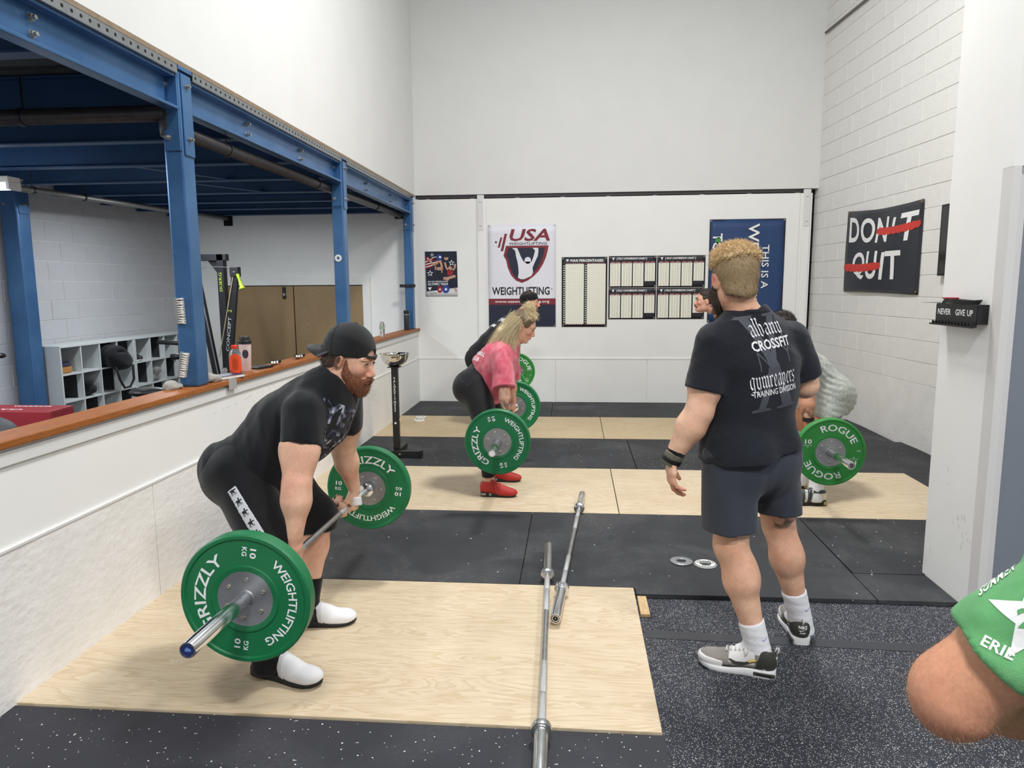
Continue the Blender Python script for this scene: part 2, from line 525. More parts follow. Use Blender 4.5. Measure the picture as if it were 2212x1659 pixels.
def block_wall(parent, origin, du, dn, L, z0, rows, bw, bh, off0, m, dep=.006, zmax=None):
    """running-bond blocks; du: unit vector along, dn: outward normal"""
    o3 = np.asarray(origin, float); du = np.asarray(du, float); dn = np.asarray(dn, float); up = np.array([0, 0, 1.])
    for r in range(rows):
        s = -((off0 + (.5 if r % 2 else 0)) % 1) * bw
        while s < L - .01:
            a, b = max(s, 0), min(s + bw, L)
            s += bw
            if b - a < .03:
                continue
            w = round(b - a - .004, 4); key = (m.name, w, bh, dep)
            if key not in _bm:
                h = bh - .004; e = .003
                v = [(-w / 2, 0, 0), (w / 2, 0, 0), (w / 2, 0, h), (-w / 2, 0, h),
                     (-w / 2 + e, -dep, e), (w / 2 - e, -dep, e), (w / 2 - e, -dep, h - e), (-w / 2 + e, -dep, h - e)]
                me = bpy.data.meshes.new('block'); me.from_pydata(v, [], [(4, 5, 6, 7), (0, 1, 5, 4), (1, 2, 6, 5), (2, 3, 7, 6), (3, 0, 4, 7)]); me.update()
                me.materials.append(m); _bm[key] = me
            ob = bpy.data.objects.new('concrete_block', _bm[key]); COL.objects.link(ob); ob.parent = parent
            p = o3 + du * ((a + b) / 2) + up * (z0 + r * bh + .002) - dn * random.uniform(0, .0025)
            ob.matrix_local = Matrix(((du[0], -dn[0], 0, p[0]), (du[1], -dn[1], 0, p[1]), (0, 0, 1, p[2]), (0, 0, 0, 1)))


ang = math.atan(.067)
dR = np.array([-math.sin(ang), math.cos(ang), 0]); nR = np.array([-math.cos(ang), -math.sin(ang), 0])


def right_wall(Y, z=0, out=0):
    return np.array([3.185 - .067 * (Y - 8.289), Y, z]) + nR * out


a = right_wall(3.9); b = right_wall(9.75)
wr = MB().add([tuple(q) for q in (a - nR * .006, b - nR * .006, b - nR * .25, a - nR * .25)] + [tuple(q + np.array([0, 0, 6.4])) for q in (a - nR * .006, b - nR * .006, b - nR * .25, a - nR * .25)],
              [(3, 2, 1, 0), (4, 5, 6, 7), (0, 1, 5, 4), (1, 2, 6, 5), (2, 3, 7, 6), (3, 0, 4, 7)]).obj('wall_right', M_JOINT, kind='structure')
q0, q1 = right_wall(3.9), right_wall(9.72)
MB().add([tuple(q0 - nR * .006), tuple(q1 - nR * .006), tuple(q1), tuple(q0)] + [tuple(v + np.array([0, 0, .642])) for v in (q0 - nR * .006, q1 - nR * .006, q1, q0)],
         [(3, 2, 1, 0), (4, 5, 6, 7), (0, 1, 5, 4), (1, 2, 6, 5), (2, 3, 7, 6), (3, 0, 4, 7)]).obj('concrete_footing', M_CONC, wr)
st = right_wall(5.52); block_wall(wr, st - nR * .006, dR, nR, 4.2, .642, 24, .42, .2045, (7.257 - 5.52) / .42 * -1 + .0, M_BLOCK)
# conduit high on the block wall
tag(MB().tube([right_wall(9.55, 4.66, .02), right_wall(8.4, 4.645, .02), right_wall(6.0, 4.62, .02)], .014, 8).obj('conduit', mat('grey conduit', '6E6B66', .5), smooth=True),
    'thin dark conduit running high along the white block wall', 'conduit')

wm = MB().box(-5.75, -5.506, 3.0, 9.7, 0, 3.0).obj('wall_mezzanine', M_JOINT, kind='structure')
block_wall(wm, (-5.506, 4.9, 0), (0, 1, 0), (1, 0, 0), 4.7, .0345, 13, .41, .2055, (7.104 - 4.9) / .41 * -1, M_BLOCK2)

# ------------------------------------------------------------------ white pillar with the door at the right
wp = MB()
wp.box(1.905, 3.5, 3.362, 3.88, 2.09, 6.4)
wp.box(1.905, 3.5, 3.44, 3.88, 0, 2.09)
wp.obj('wall_pillar', M_WALL_LIT, kind='structure')
d2 = MB().box(1.985, 3.3, 3.425, 3.445, .01, 2.01).obj('door_2', M_DOORGREY, kind='structure')
j = MB()
prof = [(1.9055, 3.362), (1.940, 3.362), (1.950, 3.385), (1.985, 3.395), (1.995, 3.43), (1.9055, 3.44)]
j.add([(x, y, 0) for x, y in prof] + [(x, y, 2.09) for x, y in prof], [tuple(range(6)), tuple(reversed(range(6, 12)))] + [((i + 1) % 6, i, i + 6, (i + 1) % 6 + 6) for i in range(6)])
j.obj('door_frame', M_JAMB, d2)
j = MB(); pr = [(3.365, 2.089), (3.43, 2.0), (3.44, 2.0), (3.44, 2.089)]
j.add([(1.915, y, z) for y, z in pr] + [(3.3, y, z) for y, z in pr], [(0, 1, 2, 3), (7, 6, 5, 4)] + [(i, i + 4, (i + 1) % 4 + 4, (i + 1) % 4) for i in range(4)])
j.obj('door_frame', M_JAMB, d2)
MB().box(1.906, 1.913, 3.362, 3.43, .0, 2.05).obj('door_frame', M_JAMB, d2) if False else None

sc = MB(); r_s = np.random.RandomState(4)
for (y, z, n_) in ((3.70, .62, 3), (3.55, .42, 9), (3.50, .34, 6), (3.80, .10, 3)):
    for k in range(n_):
        yy, zz = y + r_s.normal() * .035, z + r_s.normal() * .03; a_ = r_s.uniform(-.6, .6) + 1.2; L_ = r_s.uniform(.008, .035)
        dy, dz = math.cos(a_) * L_, math.sin(a_) * L_
        sc.add([(1.9045, yy, zz), (1.9045, yy + .003, zz), (1.9045, yy + dy + .002, zz + dz), (1.9045, yy + dy, zz + dz)], [(0, 1, 2, 3)])
pil = [o for o in COL.objects if o.name.startswith('wall_pillar')][0]
q_ = sc.obj('scuff_marks', mat('grey scuff', 'C4C4C3', .7, 0, .2, 60), pil); q_['kind'] = 'stuff'
sc = MB()
for k in range(10):
    yy, zz = 4.0 + .09 * k + r_s.normal() * .02, .845 + .006 * k + r_s.normal() * .006; L_ = r_s.uniform(.01, .05)
    sc.add([(X_L + .0008, yy, zz), (X_L + .0008, yy + L_, zz + .25 * L_), (X_L + .0008, yy + L_, zz + .25 * L_ + .003), (X_L + .0008, yy, zz + .003)], [(0, 1, 2, 3)])
q_ = sc.obj('scuff_marks', mat('grey scuff', 'C4C4C3', .7, 0, .2, 60), wl); q_['kind'] = 'stuff'

# ------------------------------------------------------------------ mezzanine steel
def bolt(p, n, r, parent, m=None, hexn=6):
    u, v, w = basis(n)
    mb = MB(); mb.lathe(p, np.asarray(n, float), [(r * .62, 0), (r * .62, r * 1.9), (0, r * 1.95)], 8)
    mb.lathe(p, np.asarray(n, float), [(r * 1.25, 0), (r * 1.25, r * .15), (r, r * .15), (r, r * .95), (0, r)], 6)
    return mb.obj('bolt', m or M_BOLT, parent)


def column(x0, x1, y0, y1, z0, z1, label, plate=True):
    c = MB().box(x0, x1, y0, y1, z0, z1).obj('steel_column', M_BLUE, bevel=.012)
    tag(c, label, 'column', 'blue steel columns of the mezzanine')
    if plate:
        MB().box(x0 + .012, x1 - .004, y0 - .012, y0, 2.33, 2.76).obj('joint_plate', M_BLUE, c, bevel=.003)
        MB().box(x1, x1 + .010, y0 + .016, y1 - .012, 2.31, 2.74).obj('joint_plate', M_BLUE, c, bevel=.003)
        for z in (2.40, 2.68):
            bolt((x0 + (x1 - x0) * .35, y0 - .012, z), (0, -1, 0), .013, c)
            bolt((x1 + .010, (y0 + y1) / 2, z), (1, 0, 0), .013, c)
        MB().box(x0 + .005, x1 + .012, y0 - .014, y1, 2.755, 2.775).obj('cap_plate', M_BLUE, c)
    return c


c1 = column(-2.236, -2.128, 3.84, 3.965, 1.03, 2.755, 'blue steel column nearest the camera, with two brushes stuck to it')
c2 = column(-2.236, -2.128, 6.56, 6.68, 1.03, 2.755, 'blue steel column with a round white washer, behind the backwards cap')
c3 = column(-2.236, -2.128, 9.36, 9.48, 1.03, 2.755, 'blue steel column in the far corner with a black peg')
c4 = column(-5.47, -5.29, 6.5, 6.66, .0, 2.755, 'blue steel column by the cubby shelf against the grey block wall')
MB().lathe((-2.19, 6.56, 1.86), (0, -1, 0), [(.014, 0), (.033, 0), (.033, .006), (.014, .006), (.014, 0)], 20).obj('washer', mat('white washer', 'E9E9E6', .5), c2)
pg = MB().box(-2.30, -2.09, 9.335, 9.36, 1.585, 1.625).obj('peg', mat('black steel', '17181A', .45), c3, bevel=.003)

ys = [-1.6, 3.82, 3.975, 6.54, 6.69, 9.34]
bl = [('blue edge beam at the top left, nearest the camera'), ('blue edge beam between the first and the second column'), ('blue edge beam between the second column and the far corner')]
for i in range(3):
    y0, y1 = ys[2 * i], ys[2 * i + 1]
    b = MB()
    b.box(-2.20, -2.128, y0, y1, 2.545, 2.562); b.box(-2.20, -2.192, y0, y1, 2.562, 2.72); b.box(-2.20, -2.135, y0, y1, 2.712, 2.727)
    bo = b.obj('edge_beam', M_BLUE, bevel=.003)
    tag(bo, bl[i], 'beam', 'blue edge beams of the mezzanine')
    s = MB(); s.box(-2.15, -2.118, y0, y1, 2.727, 2.731); s.box(-2.1215, -2.1175, y0, y1, 2.729, 2.774)
    sp = s.obj('perforated_strip', M_GALV, bo)
    hm = MB(); y = y0 + .03
    while y < y1:
        if y > 2.3:
            hm.lathe((-2.1173, y, 2.752), (1, 0, 0), [(.0085, 0), (.0085, .0006), (0, .0006)], 8)
        y += .058
    if hm.v:
        h = hm.obj('punched_holes', M_BLACKGAP, sp); h['kind'] = 'stuff'
    for yb in ([2.86, ] if i == 0 else ([4.78, 5.72] if i == 1 else [7.55, 8.55])):
        for z in (2.61, 2.675):
            bolt((-2.192, yb, z), (1, 0, 0), .015, bo)

JY = [2.96, 3.93, 4.72, 5.62, 6.45, 7.30, 8.07, 8.76, 9.45]
wh = ['first', 'second', 'third', 'fourth', 'fifth', 'sixth', 'seventh', 'eighth', 'ninth']
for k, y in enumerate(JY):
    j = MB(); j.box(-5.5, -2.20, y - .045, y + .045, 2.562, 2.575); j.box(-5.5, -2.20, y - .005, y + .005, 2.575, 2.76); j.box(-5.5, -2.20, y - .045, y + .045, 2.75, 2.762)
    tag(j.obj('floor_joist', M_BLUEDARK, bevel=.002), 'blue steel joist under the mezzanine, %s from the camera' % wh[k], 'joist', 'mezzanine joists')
dk = MB(); n = 62
pts = []
for k in range(n):
    y = -1.0 + k * .175
    pts += [(y, 2.763), (y + .06, 2.763), (y + .085, 2.79), (y + .15, 2.79)]
vs = [(x, y, z) for x in (-5.5, -2.2) for y, z in pts]; N = len(pts)
dk.add(vs, [(i, i + 1, N + i + 1, N + i) for i in range(N - 1)])
o = dk.obj('mezzanine_deck', M_DECK); o['kind'] = 'structure'
MB().box(-5.75, -2.24, -1.6, 9.7, 2.795, 2.86).obj('mezzanine_floor', M_RAWWOOD, kind='structure')
# diagonal stiffeners between joists
for a, b, w in (((-3.6, 5.62, 2.575), (-3.15, 6.45, 2.575), 'nearer'), ((-3.7, 6.45, 2.575), (-3.2, 7.30, 2.575), 'farther')):
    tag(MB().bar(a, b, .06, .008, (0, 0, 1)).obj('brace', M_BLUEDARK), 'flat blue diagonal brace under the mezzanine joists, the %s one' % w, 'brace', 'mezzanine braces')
# ------------------------------------------------------------------ barbells and plates
M_CHROME = mat('chrome', 'E2E4E6', .16, 1.0, .10, 30)
M_STEEL = mat('worn bar steel', 'C6C8C9', .30, 1.0, .22, 26)
M_KNURL = mat('knurled steel', 'D2D3D3', .42, .9, .12, 120, .5, 900)
M_DISC = mat('steel disc', 'A9AAAE', .38, .75, .25, 9)
M_GREEN = mat('green rubber', '127043', .42, 0, .10, 9, .05, 200)
M_GREEN2 = mat('brighter green rubber', '2E8B3C', .5, 0, .16, 12, .1, 160)
M_LETTER = mat('white raised lettering', 'EDEFEF', .5, 0, .04, 40)
M_BLK = mat('black plastic', '141416', .45, 0, .1)
M_BLKSTEEL = mat('black powder coat', '1B1C1E', .42, .1, .15, 30)
M_WHITE = mat('white plastic', 'EEEEEC', .4, 0, .03)
M_NAVY = mat('navy end cap', '1C2C63', .35, 0, .2, 60)
M_RED = mat('red print', 'A01F2C', .6, 0, .03)


def plate(name, c, out, up_ang, style, label, group=None, both=True):
    """bumper plate, centre c on the bar, outward face normal out (+-Y), lettering turned by up_ang"""
    c = np.asarray(c, float); out = np.asarray(out, float)
    t = thing(name, tuple(c), label, 'weight plate', group)
    R = .225
    green = M_GREEN if style == 'bear' else M_GREEN2
    th = .0275
    prof = [(.095, -th + .006), (.112, -th + .002), (.118, -th + .008), (.150, -th + .006), (.205, -th + .006), (.209, -th), (.220, -th), (R, -th + .006),
            (R, th - .006), (.220, th), (.209, th), (.205, th - .006), (.118, th - .006), (.115, th - .0015), (.108, th - .0015), (.095, th - .006)]
    edge_smooth(MB().lathe(c, out, [(.0252, -th + .008)] + prof + [(.0252, th - .008), (.0252, -th + .008)], 64).obj('rubber_disc', green, t), 35)
    d = MB().lathe(c, out, [(.0252, th - .009), (.0252, th - .004), (.030, th - .0035), (.032, th - .006), (.093, th - .006), (.096, th - .0055), (.096, th - .012)], 48)
    d.lathe(c, -out, [(.0252, th - .009), (.0252, th - .004), (.030, th - .0035), (.093, th - .006), (.096, th - .012)], 48)
    hub = edge_smooth(d.obj('hub_plate', M_DISC, t), 35)
    for sgn in (1, -1) if both else (1,):
        n = out * sgn
        ux = np.cross((0, 0, 1.), n); uy = np.array([0, 0, 1.])
        for k in range(6):
            a = up_ang + PI / 6 + k * PI / 3
            p = c + n * (th - .006) + .068 * (math.cos(a) * ux + math.sin(a) * uy)
            MB().lathe(p, n, [(.008, 0), (.008, .003), (.0055, .0045), (.0045, .0045), (.004, .002), (0, .002)], 12).obj('bolt_head', M_BOLT, hub)
        o = c + n * (th - .0052)

        def word(fn, *a, **k):
            L = MB(); fn(L, *a, **k); L.obj('raised_lettering', M_LETTER, t)
        if style == 'bear':
            word(arc_text, 'GRIZZLY', o, ux, uy, n, .139, .041, up_ang + PI, 1.86, off=.02)
            word(arc_text, 'WEIGHTLIFTING', o, ux, uy, n, .151, .030, up_ang, 2.05, off=.02)
            for s2 in (1, -1):
                a = up_ang + s2 * PI / 2
                rad = math.cos(a) * ux + math.sin(a) * uy
                ty = np.cross(n, rad)
                word(flat_text, '10', o + rad * .165 - ty * .004, -rad, -ty, .021, .034, off=.035)
                word(flat_text, 'KG', o + rad * .165 + ty * .024, -rad, -ty, .017, .032, off=.03)
        else:
            word(arc_text, 'ROGUE', o, ux, uy, n, .142, .045, up_ang + PI * .41, 1.60, off=.02)
            word(arc_text, 'ROGUE', o, ux, uy, n, .142, .045, up_ang + PI * 1.41, 1.60, off=.02)
            for s2 in (.91, -.09):
                a = up_ang + s2 * PI
                rad = math.cos(a) * ux + math.sin(a) * uy
                ty = nrm(uy if s2 > .5 else -uy); tx = np.cross(ty, n)
                word(flat_text, '10', o + rad * .160 - ty * .002, tx, ty, .030, .044, off=.03)
                word(flat_text, 'COMPETITION', o + rad * .160 - ty * .017, tx, ty, .007, .055)
                word(flat_text, 'KG', o + rad * .160 - ty * .028, tx, ty, .008, .012)
            word(flat_text, 'LBS', o + .178 * (math.cos(up_ang + .12) * ux + math.sin(up_ang + .12) * uy), ux, uy, .011)
    return t


def barbell(name, p, d, label, half=1.003, sleeve=.325, cap=None, shaft_r=.0128, group=None, worn=False, capmat=None):
    """p: middle of the bar; d: unit direction"""
    p = np.asarray(p, float); d = nrm(d)
    t = thing(name, tuple(p), label, 'barbell', group)
    ci = .655
    edge_smooth(MB().cyl(p - d * (ci + .02), p + d * (ci + .02), shaft_r, 20).obj('shaft', M_STEEL, t), 40)
    for s in (-1, 1):
        for a, b in ((.23, .455), (.462, .63)):
            k = MB(); k.lathe(p + d * s * a, d * s, [(shaft_r, 0), (shaft_r + .0009, .002), (shaft_r + .0009, b - a - .002), (shaft_r, b - a)], 20)
            edge_smooth(k.obj('knurling', M_KNURL, t), 40)
    for s in (-1, 1):
        e = half - ci
        sl = MB().lathe(p + d * s * ci, d * s, [(.0135, -.004), (.026, -.003), (.030, .0), (.0365, .004), (.0375, .010), (.0375, .024), (.0355, .030), (.030, .0305), (.0295, .036), (.0248, .037),
                                               (.0248, e - .004), (.0235, e), (.0195, e), (.0195, e - .004), (0, e - .004)], 32)
        so = edge_smooth(sl.obj('sleeve', M_STEEL if worn else M_CHROME, t), 40)
        q = p + d * s * (half - .0035)
        MB().lathe(q, d * s, [(.0192, 0), (.0192, .0012), (0, .0012)], 24).obj('end_cap', capmat or M_NAVY, so)
        L = MB(); u, v, w = basis(d * s)
        if np.allclose(w, d * s):
            pass
        uy = np.array([0, 0, 1.]); ux = np.cross(uy, d * s)
        if cap == 'bear':
            for k2 in range(5):
                L.bar(q + d * s * .0015 + ux * (-.008 + k2 * .004) - uy * (.004 + .0012 * (k2 % 2)), q + d * s * .0015 + ux * (-.006 + k2 * .003) + uy * (.004 + .003 * (k2 in (1, 2))), .0028, .0006, d)
        elif cap:
            L.lathe(q + d * s * .0013, d * s, [(.0155, 0), (.0155, .0004), (.013, .0004), (.013, 0)], 20)
            flat_text(L, cap, q + d * s * .0019 - uy * .003, ux, uy, .007, off=.02)
        if L.v:
            L.obj('cap_emblem', M_WHITE if cap != 'bear' else mat('light blue emblem', '6D93D6', .5), so)
    return t


# lifter A's bar (bearded man), lifter C's bar (woman), E's bar (grey shirt), D's bar (headband)
dA = nrm([0, 1, -.025])
barbell('barbell', (-1.09, 2.91, .5375), dA, 'chrome barbell in the hands of the bearded lifter, blue end cap towards the camera', half=1.10, sleeve=.415, cap='bear')
plate('weight_plate', (-1.09, 2.191, .5555), (0, -1, 0), math.radians(-8), 'bear', 'green 10 kg plate on the bearded lifter\'s bar, nearest the camera')
plate('weight_plate', (-1.09, 3.629, .5195), (0, 1, 0), math.radians(-95), 'bear', 'green 10 kg plate on the bearded lifter\'s bar, far end behind his hand')
dC = nrm([.004, 1, 0])
barbell('barbell', (-.51, 5.43, .54), (0, 1, 0), 'chrome barbell in the hands of the woman in pink', half=1.07, cap='bar', capmat=M_WHITE)
plate('weight_plate', (-.51, 4.711, .54), (0, -1, 0), math.radians(14), 'bear', 'green 10 kg plate on the pink-shirted woman\'s bar, near end in front of her')
plate('weight_plate', (-.51, 6.149, .54), (0, -1, 0), math.radians(16), 'bear', 'green 10 kg plate on the pink-shirted woman\'s bar, far end half hidden by her arm')
barbell('barbell', (1.69, 5.47, .49), (0, 1, 0), 'chrome barbell in the hands of the lifter in grey', half=1.10, cap='bar', capmat=M_BLK)
plate('weight_plate', (1.69, 4.751, .49), (0, -1, 0), math.radians(-5), 'circle', 'bright green 10 kg plate at the right, with chalky white lettering and grey hub')
plate('weight_plate', (1.69, 6.189, .49), (0, -1, 0), math.radians(40), 'circle', 'bright green 10 kg plate on the far end of the grey-shirted lifter\'s bar')
barbell('barbell', (-.69, 7.85, .56), (0, 1, 0), 'barbell of the headband lifter, behind the woman in pink', half=1.10)
plate('weight_plate', (-.69, 7.131, .56), (0, -1, 0), math.radians(-30), 'circle', 'bright green plate on the headband lifter\'s bar, nearer end')
plate('weight_plate', (-.69, 8.569, .56), (0, -1, 0), math.radians(-22), 'circle', 'bright green plate on the headband lifter\'s bar, farthest from the camera')

# two loose bars on the floor
a, b = atz(1170, 1600, .065), atz(1183.5, 1245, .065)
d1 = nrm(b - a); m1 = (atz(1169, 1578, .065) + atz(1183, 1240, .065)) / 2
barbell('barbell', m1 + np.array([0, 0, .0]), np.array([d1[0], d1[1], 0]), 'dull steel barbell lying on the floor, running out of the bottom edge', half=1.09, worn=True, cap=None, capmat=M_BLK, shaft_r=.014)
a, b = atz(1210, 1278, .065), atz(1247, 1099, .065)
m2 = (atz(1200, 1335, .065) + atz(1257.5, 1068, .065)) / 2; d2_ = nrm(atz(1257.5, 1068, .065) - atz(1200, 1335, .065))
barbell('barbell', m2, d2_, 'shiny barbell lying on the floor between the lifters, right of the dull one', half=1.003, cap='T', capmat=mat('dark bronze cap', '2A241C', .4, .5))

# ------------------------------------------------------------------ loose small plates on the floor
def disc(name, c, R, r, th, m, label, ring=None, lift=0, letters=None, group=None):
    t = MB().lathe(c, (0, 0, 1), [(r, 0), (R - .003, 0), (R, .002), (R, th - .002), (R - .003, th), (r + .004, th), (r, th - .002), (r, 0)], 40)
    o = edge_smooth(t.obj(name, m), 35); tag(o, label, 'weight plate', group)
    L = MB()
    if letters:
        for k, w in enumerate(letters):
            arc_text(L, w, np.asarray(c, float) + (0, 0, th + .0006), (1, 0, 0), (0, 1, 0), (0, 0, 1), R * .62, R * .2, k * 2 * PI / len(letters) + .5, off=.03)
    if ring:
        for r0, r1 in ring:
            L.lathe(np.asarray(c, float) + (0, 0, th), (0, 0, 1), [(R * r0, 0), (R * r0, .0008), (R * r1, .0008), (R * r1, 0)], 40)
    if L.v:
        L.obj('plate_marking', M_BLK, o)
    return o


c = atz(1472, 1212, .03); disc('change_plate', (c[0], c[1], .0245), .063, .026, .010, M_DISC, 'round steel change plate on the black mat, left of the pair')
c = atz(1523.5, 1218, .03); disc('change_plate', (c[0], c[1], .0245), .063, .026, .010, M_WHITE, 'round white faced change plate with black markings, right of the pair', letters=['2.5 KG', '2.5 KG', '2.5 KG'], ring=[(.90, .97), (.43, .52)])
c = atz(909, 901, .03); disc('fractional_plate', (c[0], c[1] + .01, .0245), .062, .026, .012, M_WHITE, 'small white fractional plate on the far plywood, behind its twin', ring=[(.5, .62)])
c = atz(906, 908, .03); disc('fractional_plate', (c[0] + .0, c[1] - .01, .0245), .062, .026, .018, M_WHITE, 'small white fractional plate on the far plywood, in front of its twin', ring=[(.5, .62)])
c = atz(1270, 1690, .02); disc('change_plate', (c[0], c[1], .0185), .055, .022, .012, M_WHITE, 'white rimmed plate just peeking in at the bottom edge', ring=[(.5, .88)])

# ------------------------------------------------------------------ chalk stand
t = thing('chalk_stand', (-1.642, 6.40, .024), 'black steel post stand holding a chrome mixing bowl', 'stand')
MB().box(-1.672, -1.616, 6.372, 6.428, .05, .855).obj('post', M_BLKSTEEL, t, bevel=.003)
b = MB(); b.box(-1.74, -1.40, 6.285, 6.335, .026, .088)
b.obj('base_leg', M_BLKSTEEL, t, bevel=.003)
MB().box(-1.672, -1.616, 6.335, 6.70, .026, .080).obj('base_leg', M_BLKSTEEL, t, bevel=.003)
MB().box(-1.41, -1.385, 6.278, 6.342, .0245, .094).obj('end_cap', M_BLK, t, bevel=.003)
MB().box(-1.745, -1.725, 6.278, 6.342, .0245, .094).obj('end_cap', M_BLK, t, bevel=.003)
MB().box(-1.70, -1.59, 6.34, 6.45, .856, .862).obj('top_plate', M_BLKSTEEL, t)
for x, y, z, n in ((-1.59, 6.285, .06, (0, -1, 0)), (-1.70, 6.285, .06, (0, -1, 0)), (-1.644, 6.372, .335, (0, -1, 0)), (-1.61, 6.40, .36, (1, 0, 0))):
    MB().lathe((x, y, z), n, [(.010, 0), (.010, .005), (0, .006)], 10).obj('bolt', M_BOLT if z < .2 else M_WHITE, t)
L = MB(); z = .745
for ch in 'VALOR':
    flat_text(L, ch, (-1.644, 6.3715, z), (1, 0, 0), (0, 0, 1), .021, off=.03); z -= .0265
L.box(-1.656, -1.632, 6.371, 6.3715, z + .015, z + .019); z -= .010
for ch in 'FITNESS':
    flat_text(L, ch, (-1.644, 6.3715, z), (1, 0, 0), (0, 0, 1), .021, off=.03); z -= .0265
L.obj('post_lettering', M_LETTER, t)
M_BOWL = mat('polished steel', 'D6D2C8', .05, 1.0, 0)
prof = []
for k in range(13):
    a = k / 12 * PI / 2
    prof.append((.005 + .125 * math.sin(a) ** .9, .115 * (1 - math.cos(a))))
inner = [(r - .003, h + .003) for r, h in reversed(prof[:-1])]
o = MB().lathe((-1.642, 6.40, .8625), (0, 0, 1), [(0, 0)] + prof + [(.141, .117), (.141, .1185), (.128, .1185)] + inner, 48).obj('mixing_bowl', M_BOWL, smooth=True)
tag(o, 'shiny round steel bowl resting on the black post stand', 'bowl')

# ------------------------------------------------------------------ things on the back wall
def sheet_on_wall(name, x0, x1, z0, z1, m, label, cat, y=None, th=.003, grom=True, sag=0, group=None):
    y = (Y_B - .004) if y is None else y
    b = MB(); n = 12
    vs = []; fs = []
    for j in range(n + 1):
        for i in range(n + 1):
            u, w = i / n, j / n
            d = sag * (math.sin(u * PI) * (.35 + .65 * (1 - w)) + .25 * math.sin(u * 9 + w * 4) * math.sin(w * 7 + 1))
            vs.append((x0 + (x1 - x0) * u, y - th - max(d, 0), z0 + (z1 - z0) * w - sag * .5 * math.sin(u * PI) * (1 if j == n else (.6 if j == 0 else .8))))
    for j in range(n):
        for i in range(n):
            q = j * (n + 1) + i; fs.append((q, q + 1, q + n + 2, q + n + 1))
    b.add(vs, fs)
    o = b.obj(name, m, smooth=True)
    s = o.modifiers.new('thick', 'SOLIDIFY'); s.thickness = th * .6; s.offset = -1
    tag(o, label, cat, group)
    if grom:
        for x, z in ((x0 + .018, z0 + .018), (x1 - .018, z0 + .018), (x0 + .018, z1 - .018), (x1 - .018, z1 - .018)):
            MB().lathe((x, y - th - .001, z), (0, -1, 0), [(.006, 0), (.011, 0), (.011, .002), (.006, .002)], 12).obj('grommet', M_BOLT, o)
    return o


def rect(mb, x0, x1, z0, z1, y):
    mb.add([(x0, y, z0), (x1, y, z0), (x1, y, z1), (x0, y, z1)], [(0, 1, 2, 3)])


def poly(mb, pts, y):
    mb.add([(x, y, z) for x, z in pts], [tuple(range(len(pts)))])


def star(mb, cx, cz, R, y, r=.42, rot=0, hollow=False):
    pts = [(cx + (R if k % 2 == 0 else R * r) * math.sin(k * PI / 5 + rot), cz + (R if k % 2 == 0 else R * r) * math.cos(k * PI / 5 + rot)) for k in range(10)]
    if not hollow:
        for k in range(10):
            mb.add([(cx, y, cz), (pts[k][0], y, pts[k][1]), (pts[(k + 1) % 10][0], y, pts[(k + 1) % 10][1])], [(2, 1, 0)])
    else:
        q = [(cx + (x - cx) * .62, cz + (z - cz) * .62) for x, z in pts]
        for k in range(10):
            j = (k + 1) % 10
            poly(mb, [pts[k], q[k], q[j], pts[j]], y)


M_INK = mat('black ink', '14151B', .55, 0, .05)
M_DARKSHEET = mat('dark chart print', '1A1C26', .45, 0, .06)
M_PAPER = mat('chart paper', 'F0EEDF', .55, 0, .02)
M_GREYINK = mat('grey ink', '55565A', .6, 0, 0)
M_PALEINK = mat('pale ink', 'B9B7AC', .6, 0, 0)
M_FABRIC_W = mat('white banner fabric', 'E6E5EE', .6, 0, .05, 3, .15, 60)
M_FABRIC_N = mat('navy print', '1B2238', .55, 0, .08, 4)
M_MAROON = mat('maroon print', '7E2531', .55, 0, .06, 6)
M_BLUEBAN = mat('blue banner fabric', '22406F', .55, 0, .14, 3.5, .15, 40)
M_WHITEINK = mat('white ink', 'F1F1F0', .55, 0, .02)
M_SKIN_INK = mat('printed skin tone', 'C79A80', .6, 0, .1, 60)

YW = Y_B - .004
FW = dict(ux=(1, 0, 0), uy=(0, 0, 1))


def wtext(mb, s, x, z, size, y, width=None, **kw):
    flat_text(mb, s, (x, y, z), (1, 0, 0), (0, 0, 1), size, width, **kw)


# weightlifting banner -------------------------------------------------
bx0, bx1, bz0, bz1 = -1.146, -.236, 1.046, 2.403
ban = sheet_on_wall('banner', bx0, bx1, bz0, bz1, M_FABRIC_W, 'tall white weightlifting banner with shield logo, navy at the bottom', 'banner')
y1 = YW - .0055; y2 = y1 - .0012; y3 = y2 - .0012
w = MB(); rect(w, bx0 + .004, bx1 - .004, bz0 + .004, 1.345, y1); w.obj('navy_field', M_FABRIC_N, ban)
w = MB(); rect(w, bx0 + .004, bx1 - .004, 1.345, 1.425, y1); w.obj('maroon_strip', M_MAROON, ban)
SX = (bx1 - bx0) / 148.0; SZ = (bz1 - bz0) / 221.5


def bp(px, py):
    return (bx0 + (px - 1053) * SX, bz1 - (py - 485) * SZ)


def P(*pts):
    return [bp(890 + x / 5.531, 440 + y / 5.531) for x, y in pts]


